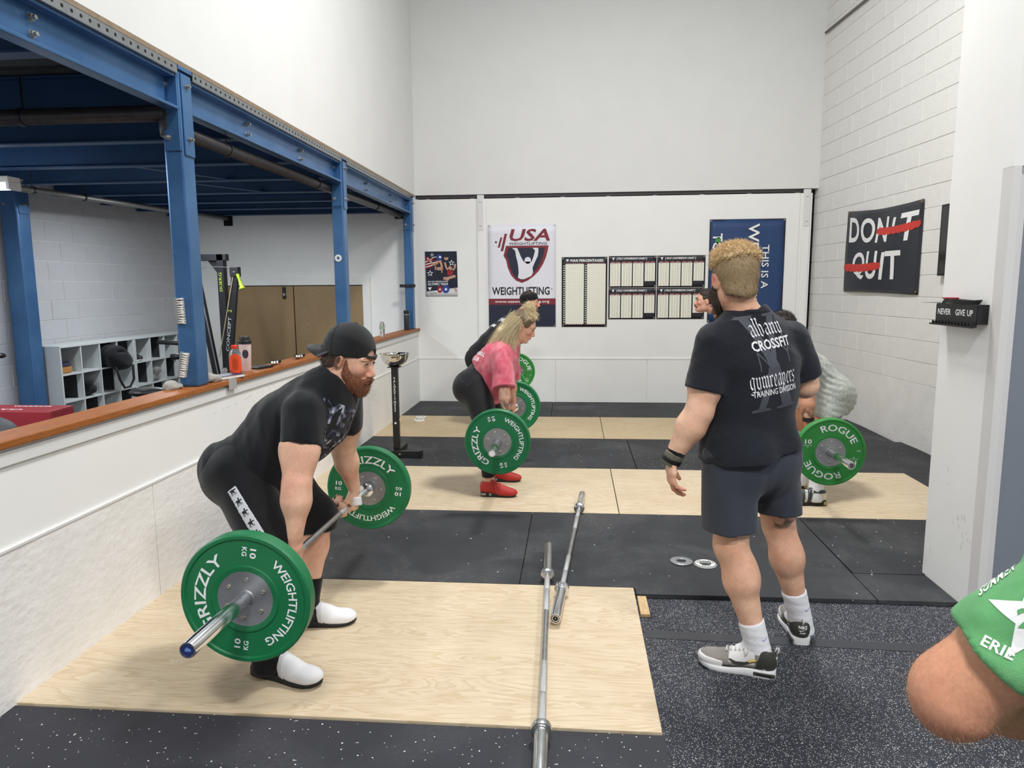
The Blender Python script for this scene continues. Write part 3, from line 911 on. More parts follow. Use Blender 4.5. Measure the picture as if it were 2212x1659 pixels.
w = MB(); wtext(w, 'WEIGHTLIFTING', (bp(1125, 0)[0]), bp(0, 636)[1], .105, y1, .775, off=.03); w.obj('banner_lettering', M_INK, ban)
w = MB(); wtext(w, '\u00ae', bp(1192, 0)[0], bp(0, 626)[1], .022, y1); w.obj('banner_lettering', M_GREYINK, ban)
w = MB(); wtext(w, 'www.usaweightlifting.org', bp(1127, 0)[0], 1.372, .034, y2, .735, off=.02); w.obj('banner_lettering', M_WHITEINK, ban)
w = MB(); v0 = P((1140, 440), (1640, 440))
wtext(w, 'USA', (v0[0][0] + v0[1][0]) / 2, v0[0][1], .155, y1, .54, off=.035, shear=.2)
for q in (((1055, 400), (1078, 400), (1045, 520), (1020, 520)), ((1105, 357), (1135, 357), (1087, 562), (1055, 562))):
    poly(w, list(reversed(P(*q))), y1)
# shield rim
outl = [(1120, 500), (1632, 500), (1622, 560), (1600, 640), (1565, 720), (1515, 800), (1450, 865), (1380, 915), (1310, 942), (1240, 915), (1180, 850), (1140, 760), (1122, 670), (1090, 618)]
inn = [(1148, 527), (1586, 527), (1578, 570), (1556, 650), (1522, 725), (1478, 795), (1425, 850), (1368, 890), (1310, 912), (1255, 890), (1205, 838), (1168, 755), (1150, 670), (1125, 615)]
for k in range(len(outl) - 1):
    poly(w, list(reversed(P(outl[k], outl[k + 1], inn[k + 1], inn[k]))), y1)
poly(w, list(reversed(P(outl[-1], outl[0], inn[0], inn[-1]))), y1)
w.obj('banner_logo', M_MAROON, ban)
w = MB(); pi = P(*inn); ctr = P((1360, 700))[0]
for k in range(len(inn)):
    poly(w, [ctr, pi[(k + 1) % len(inn)], pi[k]], y1 + .0003)
star(w, *P((1000, 455))[0], .022, y1)
v0 = P((1130, 490), (1636, 490)); wtext(w, 'WEIGHTLIFTING', (v0[0][0] + v0[1][0]) / 2, v0[0][1] - .002, .038, y1, .505, shear=.2, off=.01)
w.obj('banner_logo', M_FABRIC_N, ban)
w = MB()   # lifter's torso with raised arms
body = [((1195, 527), (1255, 527)), ((1232, 560), (1275, 570)), ((1240, 620), (1297, 625)), ((1258, 690), (1332, 690))]
for (a0, a1), (b0, b1) in zip(body[:-1], body[1:]):
    poly(w, list(reversed(P(a0, a1, b1, b0))), y2)
body = [((1440, 527), (1508, 527)), ((1470, 560), (1510, 570)), ((1455, 620), (1502, 625)), ((1430, 690), (1470, 690))]
for (a0, a1), (b0, b1) in zip(body[:-1], body[1:]):
    poly(w, list(reversed(P(a0, a1, b1, b0))), y2)
tor = [((1258, 690), (1470, 690)), ((1268, 760), (1440, 760)), ((1272, 820), (1445, 820)), ((1262, 880), (1425, 860)), ((1300, 900), (1340, 898))]
for (a0, a1), (b0, b1) in zip(tor[:-1], tor[1:]):
    poly(w, list(reversed(P(a0, a1, b1, b0))), y2)
hx, hz = P((1382, 675))[0]
for k in range(20):
    a, b = k * PI / 10, (k + 1) * PI / 10
    w.add([(hx, y2, hz), (hx + .043 * math.cos(a), y2, hz + .045 * math.sin(a)), (hx + .043 * math.cos(b), y2, hz + .045 * math.sin(b))], [(0, 1, 2)])
w.obj('banner_figure', M_FABRIC_W, ban)

# charts ------------------------------------------------------------------
def chart_logo(mb_w, mb_r, x, z, s, y):
    poly(mb_w, [(x - s * .5, z + s * .5), (x, z - s * .6), (x + s * .5, z + s * .5)], y)
    poly(mb_r, [(x - s * .45, z + s * .62), (x - s * .45, z + s * .5), (x + s * .5, z + s * .5), (x + s * .5, z + s * .62)], y)


mx0, mx1, mz0, mz1 = -.158, .443, 1.045, 1.968
mp = sheet_on_wall('wall_chart', mx0, mx1, mz0, mz1, M_DARKSHEET, 'tall black MAX PERCENTAGES chart with two columns of figures', 'chart')
wt, rd, ppr, ink, pale = MB(), MB(), MB(), MB(), MB()
chart_logo(wt, rd, mx0 + .075, mz1 - .045, .035, y1)
wtext(wt, 'MAX PERCENTAGES', mx0 + .33, mz1 - .062, .034, y1, .43, off=.045, track=1.08)
for x0 in (mx0 + .018, mx0 + .305):
    x1 = x0 + .275
    rect(rd, x0, x1, mz1 - .091, mz1 - .081, y1); rect(rd, x0, x1, mz0 + .027, mz0 + .037, y1)
    rect(ppr, x0 + .030, x1, mz0 + .038, mz1 - .092, y1)
    for r in range(27):
        z = mz1 - .115 - r * .0297
        rect(ppr, x0 + .001, x0 + .024, z - .007, z + .006, y1)
        wtext(ink, '%d' % (20 + r * 2 + (55 if x0 > mx0 + .1 else 0)), x0 + .012, z - .005, .0085, y2, res=1)
        for cidx in range(8):
            xx = x0 + .046 + cidx * .029
            rect(pale, xx - .005, xx + .005, z - .002, z + .002, y2)
            if r == 0:
                rect(wt, xx - .007, xx + .007, mz1 - .0885, mz1 - .0835, y2); rect(wt, xx - .007, xx + .007, mz0 + .0295, mz0 + .0345, y2)
for m, b, nme in ((M_WHITEINK, wt, 'chart_heading'), (M_MAROON, rd, 'chart_bands'), (M_PAPER, ppr, 'chart_table'), (M_INK, ink, 'chart_figures'), (M_PALEINK, pale, 'chart_figures')):
    q_ = b.obj(nme, m, mp); q_['kind'] = 'stuff'
kn = 0
for ci, (x0, x1) in enumerate(((.462, 1.084), (1.094, 1.716))):
    for ri, (z0, z1) in enumerate(((1.565, 1.976), (1.146, 1.557))):
        where = ('top left', 'bottom left', 'top right', 'bottom right')[ci * 2 + ri]
        kc = sheet_on_wall('wall_chart', x0, x1, z0, z1, M_DARKSHEET, 'black kilo conversion chart, %s of the four' % where, 'chart', group='kilo conversion charts')
        wt, rd, ppr, ink, dm = MB(), MB(), MB(), MB(), MB()
        chart_logo(wt, rd, x0 + .06, z1 - .038, .034, y1)
        wtext(wt, '[ KILO CONVERSION CHART ]', x0 + .30, z1 - .046, .024, y1, .40, off=.04, shear=.22)
        wtext(dm, '%d OF 4' % (ci * 2 + ri + 1), x0 + .555, z1 - .046, .018, y1, .06)
        kg = (ci * 2 + ri) * 50 + 1
        for q in range(4):
            xa = x0 + .018 + q * .150; xb = xa + .136
            if q == 3:
                xa += .004
            rows = 13 if q < 3 else 10
            zt = z1 - .074
            rect(rd, xa, xb, zt - .018, zt, y1)
            zb = zt - .020 - (rows + 1) * .0215
            rect(ppr, xa, xb, zb, zt - .020, y1)
            rect(ink, (xa + xb) / 2 - .0008, (xa + xb) / 2 + .0008, zb, zt - .020, y2)
            for s2, xx in ((0, xa * .75 + xb * .25), (1, xa * .25 + xb * .75)):
                wtext(wt, 'WEIGHT', xx, zt - .013, .008, y2, .044, res=1)
                wtext(ink, 'LBS' if s2 else 'KILOS', xx, zt - .036, .009, y2, res=1, off=.03)
                vals = [(kg + r) * 2.2046 if s2 else float(kg + r) for r in range(rows)]
                wtext(ink, '\n'.join(('%.1f' % v) for v in vals), xx, zt - .020 - .0215 * 2 + .006, .0095, y2, res=1, lead=.0215 / .0095)
            kg += rows
        for m, b, nme in ((M_WHITEINK, wt, 'chart_heading'), (M_MAROON, rd, 'chart_bands'), (M_PAPER, ppr, 'chart_table'), (M_INK, ink, 'chart_figures'), (mat('dim maroon ink', '4A2630', .6, 0, 0), dm, 'chart_heading')):
            q_ = b.obj(nme, m, kc); q_['kind'] = 'stuff'

# blue banner -------------------------------------------------------------
bb = sheet_on_wall('banner', 1.757, 2.715, 1.10, 2.43, M_BLUEBAN, 'blue fabric banner with sideways white lettering, behind the coach\'s head', 'banner', sag=.012)
yb = YW - .022
w = MB()
V = dict(ux=(0, 0, -1), uy=(1, 0, 0))
flat_text(w, 'WELCOME', (2.25, yb, 2.365), (0, 0, -1), (1, 0, 0), .14, 1.05, off=.02, align='LEFT')
flat_text(w, 'THIS IS A', (2.43, yb, 2.10), (0, 0, -1), (1, 0, 0), .09, .56, off=.012, align='LEFT')
flat_text(w, 'DRUG FREE SPORT', (2.56, yb, 2.055), (0, 0, -1), (1, 0, 0), .08, .80, align='LEFT') if False else None
flat_text(w, 'TO', (1.80, yb, 2.25), (0, 0, -1), (1, 0, 0), .125, align='LEFT', off=.02)
w.obj('banner_lettering', M_WHITEINK, bb)
w = MB(); poly(w, [(1.835, 2.19), (1.88, 2.205), (1.90, 2.16), (1.86, 2.11), (1.83, 2.14)][::-1], yb); w.obj('banner_leaf', mat('green print', '3E9A3E', .6, 0, .1), bb)
# stitched dark hem
w = MB(); rect(w, 1.757, 2.715, 2.415, 2.43, YW - .0045); rect(w, 2.70, 2.715, 1.10, 2.43, YW - .0045); rect(w, 1.757, 1.768, 1.10, 2.43, YW - .0045)
w.obj('banner_hem', M_INK, bb)

# small team poster -------------------------------------------------------
px0, px1, pz0, pz1 = -2.004, -1.563, 1.462, 2.068
tp = sheet_on_wall('poster', px0, px1, pz0, pz1, mat('poster paper', 'D9DADB', .35, 0, .03), 'small dark Olympic team poster with lifters, left on the back wall', 'poster', grom=False)
TX = (px1 - px0) / 398.; TZ = (pz1 - pz0) / 560.


def tq(*pts):
    return [(px0 + (x - 147) * TX, pz1 - (y - 560) * TZ) for x, y in pts]


w = MB(); poly(w, tq((150, 566), (540, 566), (546, 1012), (160, 1060))[::-1], y1 + .0005); w.obj('poster_field', mat('poster navy', '171B33', .35, 0, .15, 20), tp)
w = MB(); s2 = MB(); sk = MB(); dk2 = MB(); bl2 = MB(); r2 = MB()
for a, b in (((150, 700), (300, 640)), ((150, 730), (350, 690)), ((150, 765), (240, 740)), ((230, 655), (300, 636))):
    poly(s2, tq((a[0], a[1]), (a[0], a[1] + 16), (b[0], b[1] + 16), (b[0], b[1])), y1)
    poly(w, tq((a[0], a[1] - 12), (a[0], a[1] - 1), (b[0], b[1] - 1), (b[0], b[1] - 12)), y1)
for x, z, R in ((237, 608, 22), (208, 835, 36), (475, 708, 34)):
    star(w, *tq((x, z))[0], R * TX * 1.15, y2, hollow=True)


def blob(mb, x, z, rx, rz, y, n=16):
    c0 = tq((x, z))[0]
    for k in range(n):
        a, b = 2 * PI * k / n, 2 * PI * (k + 1) / n
        mb.add([(c0[0], y, c0[1]), (c0[0] + rx * TX * math.cos(a), y, c0[1] + rz * TZ * math.sin(a)), (c0[0] + rx * TX * math.cos(b), y, c0[1] + rz * TZ * math.sin(b))], [(0, 1, 2)])


def limb(mb, pts, wd, y):
    q = tq(*pts)
    for (xa, za), (xb, zb) in zip(q[:-1], q[1:]):
        dx, dz = xb - xa, zb - za; L2 = math.hypot(dx, dz); nx, nz = -dz / L2 * wd * TX, dx / L2 * wd * TX
        poly(mb, [(xa + nx, za + nz), (xa - nx, za - nz), (xb - nx, zb - nz), (xb + nx, zb + nz)], y)


limb(sk, [(195, 650), (235, 710), (280, 740)], 12, y2); limb(sk, [(330, 655), (355, 750), (345, 830)], 13, y2); limb(sk, [(280, 790), (285, 730), (300, 680)], 14, y2)
blob(sk, 315, 765, 28, 34, y2); blob(dk2, 312, 742, 30, 18, y3); limb(dk2, [(312, 800), (312, 880)], 36, y2 - .0003)
blob(sk, 410, 645, 26, 30, y2); blob(dk2, 410, 622, 30, 20, y3)
blob(sk, 455, 775, 24, 28, y2); limb(sk, [(392, 700), (410, 770), (440, 800)], 11, y2); limb(sk, [(520, 720), (510, 780), (475, 800)], 11, y2); limb(r2, [(455, 795), (455, 860)], 34, y2)
limb(sk, [(370, 900), (430, 895), (520, 870)], 16, y2); blob(sk, 420, 905, 22, 22, y3); limb(sk, [(500, 1020), (530, 1040), (520, 1070)], 9, y2)
blob(bl2, 325, 640, 34, 38, y3); blob(w, 335, 635, 14, 14, y3 - .001); blob(r2, 180, 655, 26, 26, y3); blob(w, 185, 655, 9, 9, y3 - .001)
blob(r2, 325, 1035, 32, 42, y3); blob(bl2, 398, 1033, 44, 48, y3 - .0006); blob(w, 326, 1035, 11, 12, y3 - .001); blob(w, 400, 1033, 15, 15, y3 - .0012)
wtext(w, '2024 USA WEIGHTLIFTING', *(tq((300, 945))[0]), .019, y2, .275, off=.02); wtext(w, 'OLYMPIC TEAM', *(tq((300, 982))[0]), .030, y2, .275, off=.03)
poly(w, tq((175, 1010), (225, 1005), (202, 1050))[::-1], y2)
limb(dk2, [(200, 1090), (215, 1068), (225, 1100), (240, 1075), (290, 1078)], 1.5, y2)
for b, m, nme in ((s2, M_RED, 'poster_stripes'), (sk, M_SKIN_INK, 'poster_figures'), (dk2, M_INK, 'poster_figures'), (w, M_WHITEINK, 'poster_lettering'), (bl2, mat('print blue', '24469A', .5, 0, .1), 'poster_plates'), (r2, M_RED, 'poster_plates')):
    q_ = b.obj(nme, m, tp); q_['kind'] = 'stuff'

# ------------------------------------------------------------------ slogan banner on the block wall
bY0, bY1, bZ0, bZ1 = 8.69, 7.10, 1.49, 2.405
uB = -dR
M_BANBLK = mat('black banner fabric', '25272F', .42, 0, .10, 4, .12, 30)
n = 24
vs, fs = [], []
z_l0, z_l1, z_r0, z_r1 = 1.505, 2.417, 1.481, 2.372


def ban_pt(u, w, out=0.0):
    Y = bY0 + (bY1 - bY0) * u
    zt = z_l1 * (1 - u) + z_r1 * u - .03 * math.sin(u * PI); zb = z_l0 * (1 - u) + z_r0 * u + .006 * math.sin(u * PI)
    fold = .010 + .018 * math.sin(u * PI) * (1 - w * .7) + .008 * math.sin(7 * (u - w) + 1) * math.sin(u * PI) + .006 * math.sin(u * 14 + w * 5) * w
    return right_wall(Y, zb + (zt - zb) * w, max(fold, .004) + out)


for j in range(n + 1):
    for i in range(n + 1):
        vs.append(tuple(ban_pt(i / n, j / n)))
for j in range(n):
    for i in range(n):
        q = j * (n + 1) + i; fs.append((q, q + 1, q + n + 2, q + n + 1))
sb = MB().add(vs, fs).obj('banner', M_BANBLK, smooth=True)
s = sb.modifiers.new('thick', 'SOLIDIFY'); s.thickness = .003; s.offset = -1
tag(sb, 'black slogan banner with white words and red brush strokes on block wall', 'banner')


def on_banner(mb, vs, fs, lift):
    v, f = subdiv([(x, y, 0) for x, y in vs], fs, .07)
    mb.add([ban_pt(p[0], p[1], lift) for p in v], f)


def banner_word(mb, letters, lift):
    for ch, u0, u1, w0, w1, sh in letters:
        v, f = glyphs(ch, off=.03, res=4)
        x = v[:, 0]; x = (x - x.min()) / (x.max() - x.min()); y = v[:, 1]; y = (y - y.min()) / (y.max() - y.min())
        on_banner(mb, np.stack([u0 + (u1 - u0) * x + sh * (y - .5), w0 + (w1 - w0) * y], 1), f, lift)


w = MB()
banner_word(w, [('D', .05, .21, .615, .92, .0), ('O', .235, .43, .605, .905, 0), ('N', .455, .61, .60, .895, .01), ("'", .665, .70, .70, .87, .02), ('T', .755, .945, .59, .90, .03),
                ('Q', .13, .33, .155, .49, 0), ('U', .35, .50, .16, .50, .01), ('I', .545, .585, .155, .48, .03), ('T', .60, .785, .16, .49, .0)], .003)
w.obj('banner_lettering', M_WHITEINK, sb)
r = MB()
for (u0, u1, w0, th) in ((.455, .98, .735, .085), (0.0, .55, .305, .095)):
    N2 = 22; vv = []; ff = []
    for k in range(N2 + 1):
        u = u0 + (u1 - u0) * k / N2; e = min(1, k / 1.5) * min(1, (N2 - k) / 3.0 + .15)
        mid = w0 - .018 * math.sin(k / N2 * PI) + .02 * k / N2
        vv += [(u, mid - th * .5 * (.55 + .45 * e) + .008 * math.sin(k * 2.3)), (u, mid + th * .5 * (.5 + .5 * e) + .006 * math.sin(k * 3.1))]
    ff = [(2 * k, 2 * k + 2, 2 * k + 3, 2 * k + 1) for k in range(N2)]
    on_banner(r, vv, ff, .005)
    for q in range(4):
        uu = u1 - .01; zz = w0 + .045 - q * .014
        on_banner(r, [(uu - .06, zz - .003), (uu + .015 + .01 * (q % 2), zz + .004), (uu + .015, zz + .009), (uu - .06, zz + .004)], [(0, 1, 2, 3)], .0055)
r.obj('brush_stroke', mat('red brush paint', 'D23A30', .6, 0, .1, 30), sb)
for u, w_ in ((.02, .02), (.98, .03), (.02, .98), (.98, .98)):
    p = ban_pt(u, w_, .002); MB().lathe(p, nR, [(.007, 0), (.013, 0), (.013, .002), (.007, .002)], 12).obj('grommet', mat('brass', 'C9AE77', .35, .8), sb)

# monitor edge behind the pillar, on the block wall
a, b2 = right_wall(6.74, 1.65, .0), right_wall(5.75, 2.275, 0)
m = MB(); m.add([tuple(right_wall(Y, z, o)) for z in (1.655, 2.275) for o in (.012, .05) for Y in (6.735, 5.75)], [(0, 1, 3, 2), (4, 6, 7, 5), (0, 4, 5, 1), (1, 5, 7, 3), (3, 7, 6, 2), (2, 6, 4, 0)])
mo = m.obj('wall_monitor', M_BLK, bevel=.003); tag(mo, 'edge of a black wall monitor showing past the white pillar', 'monitor')
m = MB(); m.add([tuple(right_wall(Y, z, .0515)) for z in (1.675, 2.255) for Y in (6.715, 5.77)], [(0, 1, 3, 2)]); m.obj('screen', mat('dark screen', '08090B', .12, 0, 0), mo)

# ------------------------------------------------------------------ medal rack on the pillar
t = thing('medal_rack', (1.905, 3.62, 1.44), 'black steel NEVER GIVE UP hook rack on the white pillar', 'rack')
ya, yb_ = 3.835, 3.455
MB().box(1.855, 1.859, yb_, ya, 1.395, 1.482).obj('face_plate', M_BLKSTEEL, t)
fp = t.children[0] if t.children else None
MB().box(1.855, 1.905, yb_ + .002, yb_ + .006, 1.395, 1.482).obj('side_bracket', M_BLKSTEEL, t); MB().box(1.855, 1.905, ya - .006, ya - .002, 1.395, 1.482).obj('side_bracket', M_BLKSTEEL, t)
MB().box(1.857, 1.905, yb_, ya, 1.482, 1.486).obj('top_shelf', M_BLKSTEEL, t)
rl = MB().box(1.835, 1.841, yb_, ya + .02, 1.378, 1.386).obj('hook_rail', M_BLKSTEEL, t)
for k in range(13):
    y = ya - .012 - k * .0297
    MB().box(1.837, 1.859, y - .005, y + .005, 1.380, 1.396).box(1.8345, 1.8385, y - .005, y + .005, 1.380, 1.402).obj('hook', M_BLKSTEEL, t)
L = MB(); flat_text(L, 'NEVER', (1.8545, 3.755, 1.432), (0, -1, 0), (0, 0, 1), .030, .125, off=.02); flat_text(L, 'GIVE', (1.8545, 3.605, 1.432), (0, -1, 0), (0, 0, 1), .030, .085, off=.02); flat_text(L, 'UP', (1.8545, 3.52, 1.432), (0, -1, 0), (0, 0, 1), .030, .05, off=.02)
L.obj('rack_lettering', M_LETTER, t)
m = MB()
for k in range(3):
    pts = []
    for q in range(17):
        a = q / 16 * 2 * PI; pts.append((1.88 + .017 * math.cos(a), 3.66 + .17 * math.sin(a) - k * .008, 1.4905 + k * .007 + .002 * math.sin(3 * a)))
    m.tube(pts, .0035, 6)
rb = m.obj('resistance_band', M_BLK, smooth=True); tag(rb, 'black coiled bands lying on top of the hook rack', 'band')
o = MB().box(1.862, 1.895, 3.70, 3.80, 1.5085, 1.516).obj('marker', M_RED, bevel=.003); tag(o, 'red flat marker on top of the hook rack', 'marker')
o = edge_smooth(MB().tube([(1.87, 3.83, 1.489), (1.865, 4.02, 1.486)], [.003, .0008], 6).obj('skewer', M_GALV), 40); tag(o, 'thin metal spike sticking out from the top of the hook rack', 'rod')
# ------------------------------------------------------------------ bodies: signed-distance modelling
def V(*a):
    return np.array(a, float)


def _bb(pts, r):
    p = np.asarray(pts, float); return p.min(0) - r, p.max(0) + r


def cone(a, b, ra, rb=None):
    a = np.asarray(a, float); b = np.asarray(b, float); rb = ra if rb is None else rb
    ba = b - a; L2 = ba @ ba + 1e-12

    def f(p):
        q = p - a; t = np.clip(q @ ba / L2, 0, 1)
        return np.linalg.norm(q - t[:, None] * ba, axis=1) - (ra + (rb - ra) * t)
    return f, _bb([a, b], max(ra, rb))


def ell(c, r, R=None):
    """ellipsoid; R: rows are its axes"""
    c = np.asarray(c, float); r = np.asarray(r, float); R = np.eye(3) if R is None else np.asarray(R, float)

    def f(p):
        q = (p - c) @ R.T
        k0 = np.sqrt(((q / r) ** 2).sum(1)); k1 = np.sqrt(((q / r ** 2) ** 2).sum(1)) + 1e-9
        return np.where(k0 < .05, -r.min(), k0 * (k0 - 1) / k1)
    ext = np.sqrt(((R * r[:, None]) ** 2).sum(0))
    return f, (c - ext, c + ext)


def eseg(a, b, A, B, side):
    """elliptical tapered segment; A, B: (half width along side, half depth)"""
    a = np.asarray(a, float); b = np.asarray(b, float); ba = b - a; L = np.linalg.norm(ba) + 1e-9; n = ba / L
    s = np.asarray(side, float); s = nrm(s - n * (s @ n)); w = np.cross(n, s)

    def f(p):
        q = p - a; h = q @ n; t = np.clip(h / L, 0, 1); z = h - t * L
        rx = A[0] + (B[0] - A[0]) * t; ry = A[1] + (B[1] - A[1]) * t; rz = np.minimum(rx, ry)
        u = q @ s; v = q @ w
        k0 = np.sqrt((u / rx) ** 2 + (v / ry) ** 2 + (z / rz) ** 2)
        k1 = np.sqrt((u / rx ** 2) ** 2 + (v / ry ** 2) ** 2 + (z / rz ** 2) ** 2) + 1e-9
        return np.where(k0 < .05, -rz, k0 * (k0 - 1) / k1)
    return f, _bb([a, b], max(A + B))


def loft(rings, side):
    """rings: (centre, half width, half depth [, side])"""
    segs = []
    for p, q in zip(rings[:-1], rings[1:]):
        segs.append(eseg(p[0], q[0], (p[1], p[2]), (q[1], q[2]), p[3] if len(p) > 3 else side))
    lo = np.min([s[1][0] for s in segs], 0); hi = np.max([s[1][1] for s in segs], 0)

    def f(p):
        d = segs[0][0](p)
        for s in segs[1:]:
            d = smin(d, s[0](p), .02)
        return d
    return f, (lo, hi)


def smin(a, b, k):
    if k <= 0:
        return np.minimum(a, b)
    h = np.clip(.5 + .5 * (b - a) / k, 0, 1)
    return b + (a - b) * h - k * h * (1 - h)


class Sdf:
    def __init__(s):
        s.ops = []; s.disp = []; s.sleeves = []

    def add(s, prim, k=.02):
        s.ops.append(('u', prim[0], prim[1], k)); return s

    def sub(s, prim, k=.01):
        s.ops.append(('s', prim[0], prim[1], k)); return s

    def cut(s, p, n, k=.004):
        """throw away the side of the plane that n points to"""
        p = np.asarray(p, float); n = nrm(n)
        s.ops.append(('i', lambda q: (q - p) @ n, None, k)); return s

    def keep(s, f, k=.004):
        """keep where f < 0"""
        s.ops.append(('i', f, None, k)); return s

    def bump(s, f):
        s.disp.append(f); return s

    def grow(s, amount):
        s.ops.append(('g', amount, None, 0)); return s

    def box(s):
        b = [o[2] for o in s.ops if o[0] == 'u']; g = sum(o[1] for o in s.ops if o[0] == 'g')
        return np.min([q[0] for q in b], 0) - .03 - g, np.max([q[1] for q in b], 0) + .03 + g

    def ev(s, P, margin=.05):
        d = np.full(len(P), .5)
        for op, f, bb, k in s.ops:
            if op == 'i':
                v = f(P); d = -smin(-d, -v, k); continue
            if op == 'g':
                d = d - f; continue
            m = margin + k
            i = np.nonzero(((P > bb[0] - m) & (P < bb[1] + m)).all(1))[0]
            if len(i) == 0:
                continue
            v = f(P[i])
            d[i] = smin(d[i], v, k) if op == 'u' else -smin(-d[i], v, k)
        for f in s.disp:
            d = d + f(P)
        return d


def nets(sdf, h, lo=None, hi=None):
    """surface nets over a sparsely evaluated grid -> verts, quads"""
    B = sdf.box(); lo = B[0] if lo is None else np.maximum(B[0], lo); hi = B[1] if hi is None else np.minimum(B[1], hi)
    K = 4
    nb = np.ceil((hi - lo) / (h * K)).astype(int) + 1
    g = np.stack(np.meshgrid(*[np.arange(n) for n in nb], indexing='ij'), -1).reshape(-1, 3)
    cc = lo + (g * K + (K - 1) / 2) * h
    dc = sdf.ev(cc, .12)
    D = np.repeat(np.repeat(np.repeat(dc.reshape(nb).astype(np.float32), K, 0), K, 1), K, 2)
    act = g[np.abs(dc) < h * K * 1.5 + .006]
    off = np.stack(np.meshgrid(*[np.arange(K)] * 3, indexing='ij'), -1).reshape(-1, 3)
    I = (act[:, None] * K + off[None]).reshape(-1, 3)
    D[I[:, 0], I[:, 1], I[:, 2]] = sdf.ev(lo + I * h, h * 3)
    D[D == 0] = 1e-6
    n = np.array(D.shape)
    I = I[(I < n - 1).all(1)]
    # cells with mixed corners, each corner pattern from the active samples only
    co = np.array([(0, 0, 0), (1, 0, 0), (0, 1, 0), (1, 1, 0), (0, 0, 1), (1, 0, 1), (0, 1, 1), (1, 1, 1)])
    c8 = np.stack([D[I[:, 0] + o[0], I[:, 1] + o[1], I[:, 2] + o[2]] for o in co], 1)
    neg = (c8 < 0).sum(1); m = (neg > 0) & (neg < 8)
    I = I[m]; c8 = c8[m]
    acc = np.zeros((len(I), 3)); cnt = np.zeros(len(I))
    for a in range(8):
        for b in range(a + 1, 8):
            if np.abs(co[a] - co[b]).sum() != 1:
                continue
            x, y = c8[:, a], c8[:, b]; cr = (x < 0) != (y < 0)
            t = np.where(cr, x / np.where(cr, x - y, 1), 0)
            acc += np.where(cr[:, None], co[a] + t[:, None] * (co[b] - co[a]), 0); cnt += cr
    P = lo + (I + acc / np.maximum(cnt, 1)[:, None]) * h
    idx = np.full(n, -1, np.int32); idx[I[:, 0], I[:, 1], I[:, 2]] = np.arange(len(I))
    Q = []
    for ax in range(3):
        e = np.eye(3, dtype=int)[ax]; u = np.eye(3, dtype=int)[(ax + 1) % 3]; w = np.eye(3, dtype=int)[(ax + 2) % 3]
        d0 = c8[:, 0]; d1 = D[I[:, 0] + e[0], I[:, 1] + e[1], I[:, 2] + e[2]]
        m = ((d0 < 0) != (d1 < 0)) & (I[:, (ax + 1) % 3] > 0) & (I[:, (ax + 2) % 3] > 0)
        J = I[m]; s = d0[m] < 0
        q = np.stack([idx[tuple((J - u - w).T)], idx[tuple((J - w).T)], idx[tuple(J.T)], idx[tuple((J - u).T)]], 1)
        q = np.where(s[:, None], q, q[:, ::-1])
        Q.append(q[(q >= 0).all(1)])
    return P, np.concatenate(Q)


def sdf_obj(name, sdf, h, m, parent=None, paint=None, base=None, smooth=True, lo=None, hi=None):
    P, Q = nets(sdf, h, lo, hi)
    me = bpy.data.meshes.new(name)
    me.vertices.add(len(P)); me.vertices.foreach_set('co', P.ravel())
    me.loops.add(len(Q) * 4); me.loops.foreach_set('vertex_index', Q.ravel().astype(np.int32))
    me.polygons.add(len(Q)); me.polygons.foreach_set('loop_start', np.arange(len(Q), dtype=np.int32) * 4)
    me.update(calc_edges=True)
    me.polygons.foreach_set('use_smooth', np.ones(len(Q), bool))
    if base is not None:
        c = np.tile(np.array(s2l(base) if isinstance(base, str) else base), (len(P), 1))
        for f, col in (paint or []):
            w = np.clip(f(P), 0, 1)[:, None]; k = np.array(s2l(col) if isinstance(col, str) else col)
            c = c * (1 - w) + k * w
        at_ = me.attributes.new('tone', 'FLOAT_COLOR', 'POINT'); at_.data.foreach_set('color', c.ravel().astype(np.float32))
    return link(name, me, m, parent)


def wob(P, seed, freq, n=6):
    """cheap smooth noise in -1..1"""
    r = np.random.RandomState(seed); o = np.zeros(len(P))
    for _ in range(n):
        k = r.normal(size=3) * freq; o += np.sin(P @ k + r.uniform(0, 6.28))
    return o / n ** .5 * .7


def sph(c, r, soft=.5):
    """paint weight around a point"""
    c = np.asarray(c, float)
    return lambda P: (1 - np.linalg.norm(P - c, axis=1) / r) / soft


def skin_mat(name='skin', rough=.5):
    if name in _mats:
        return _mats[name]
    t = NT(name)
    a = t.n('Attribute', attribute_name='tone').outputs['Color']
    k = t.ramp(t.noise(24, 4), [(.3, (.88, .82, .80, 1)), (.7, (1.06, 1.04, 1.04, 1))])
    k2 = t.ramp(t.noise(170, 2), [(.35, (.93, .90, .89, 1)), (.7, (1.03, 1.03, 1.03, 1))])
    c = t.mix(1.0, t.mix(1.0, a, k, 'MULTIPLY'), k2, 'MULTIPLY')
    t.bump(t.noise(320, 2), .12, .002)
    t.b.inputs['Subsurface Weight'].default_value = .12
    t.b.inputs['Subsurface Radius'].default_value = (.012, .005, .003)
    _mats[name] = t.fin(c, rough, 0, .35)
    return _mats[name]


M_SKIN = skin_mat()


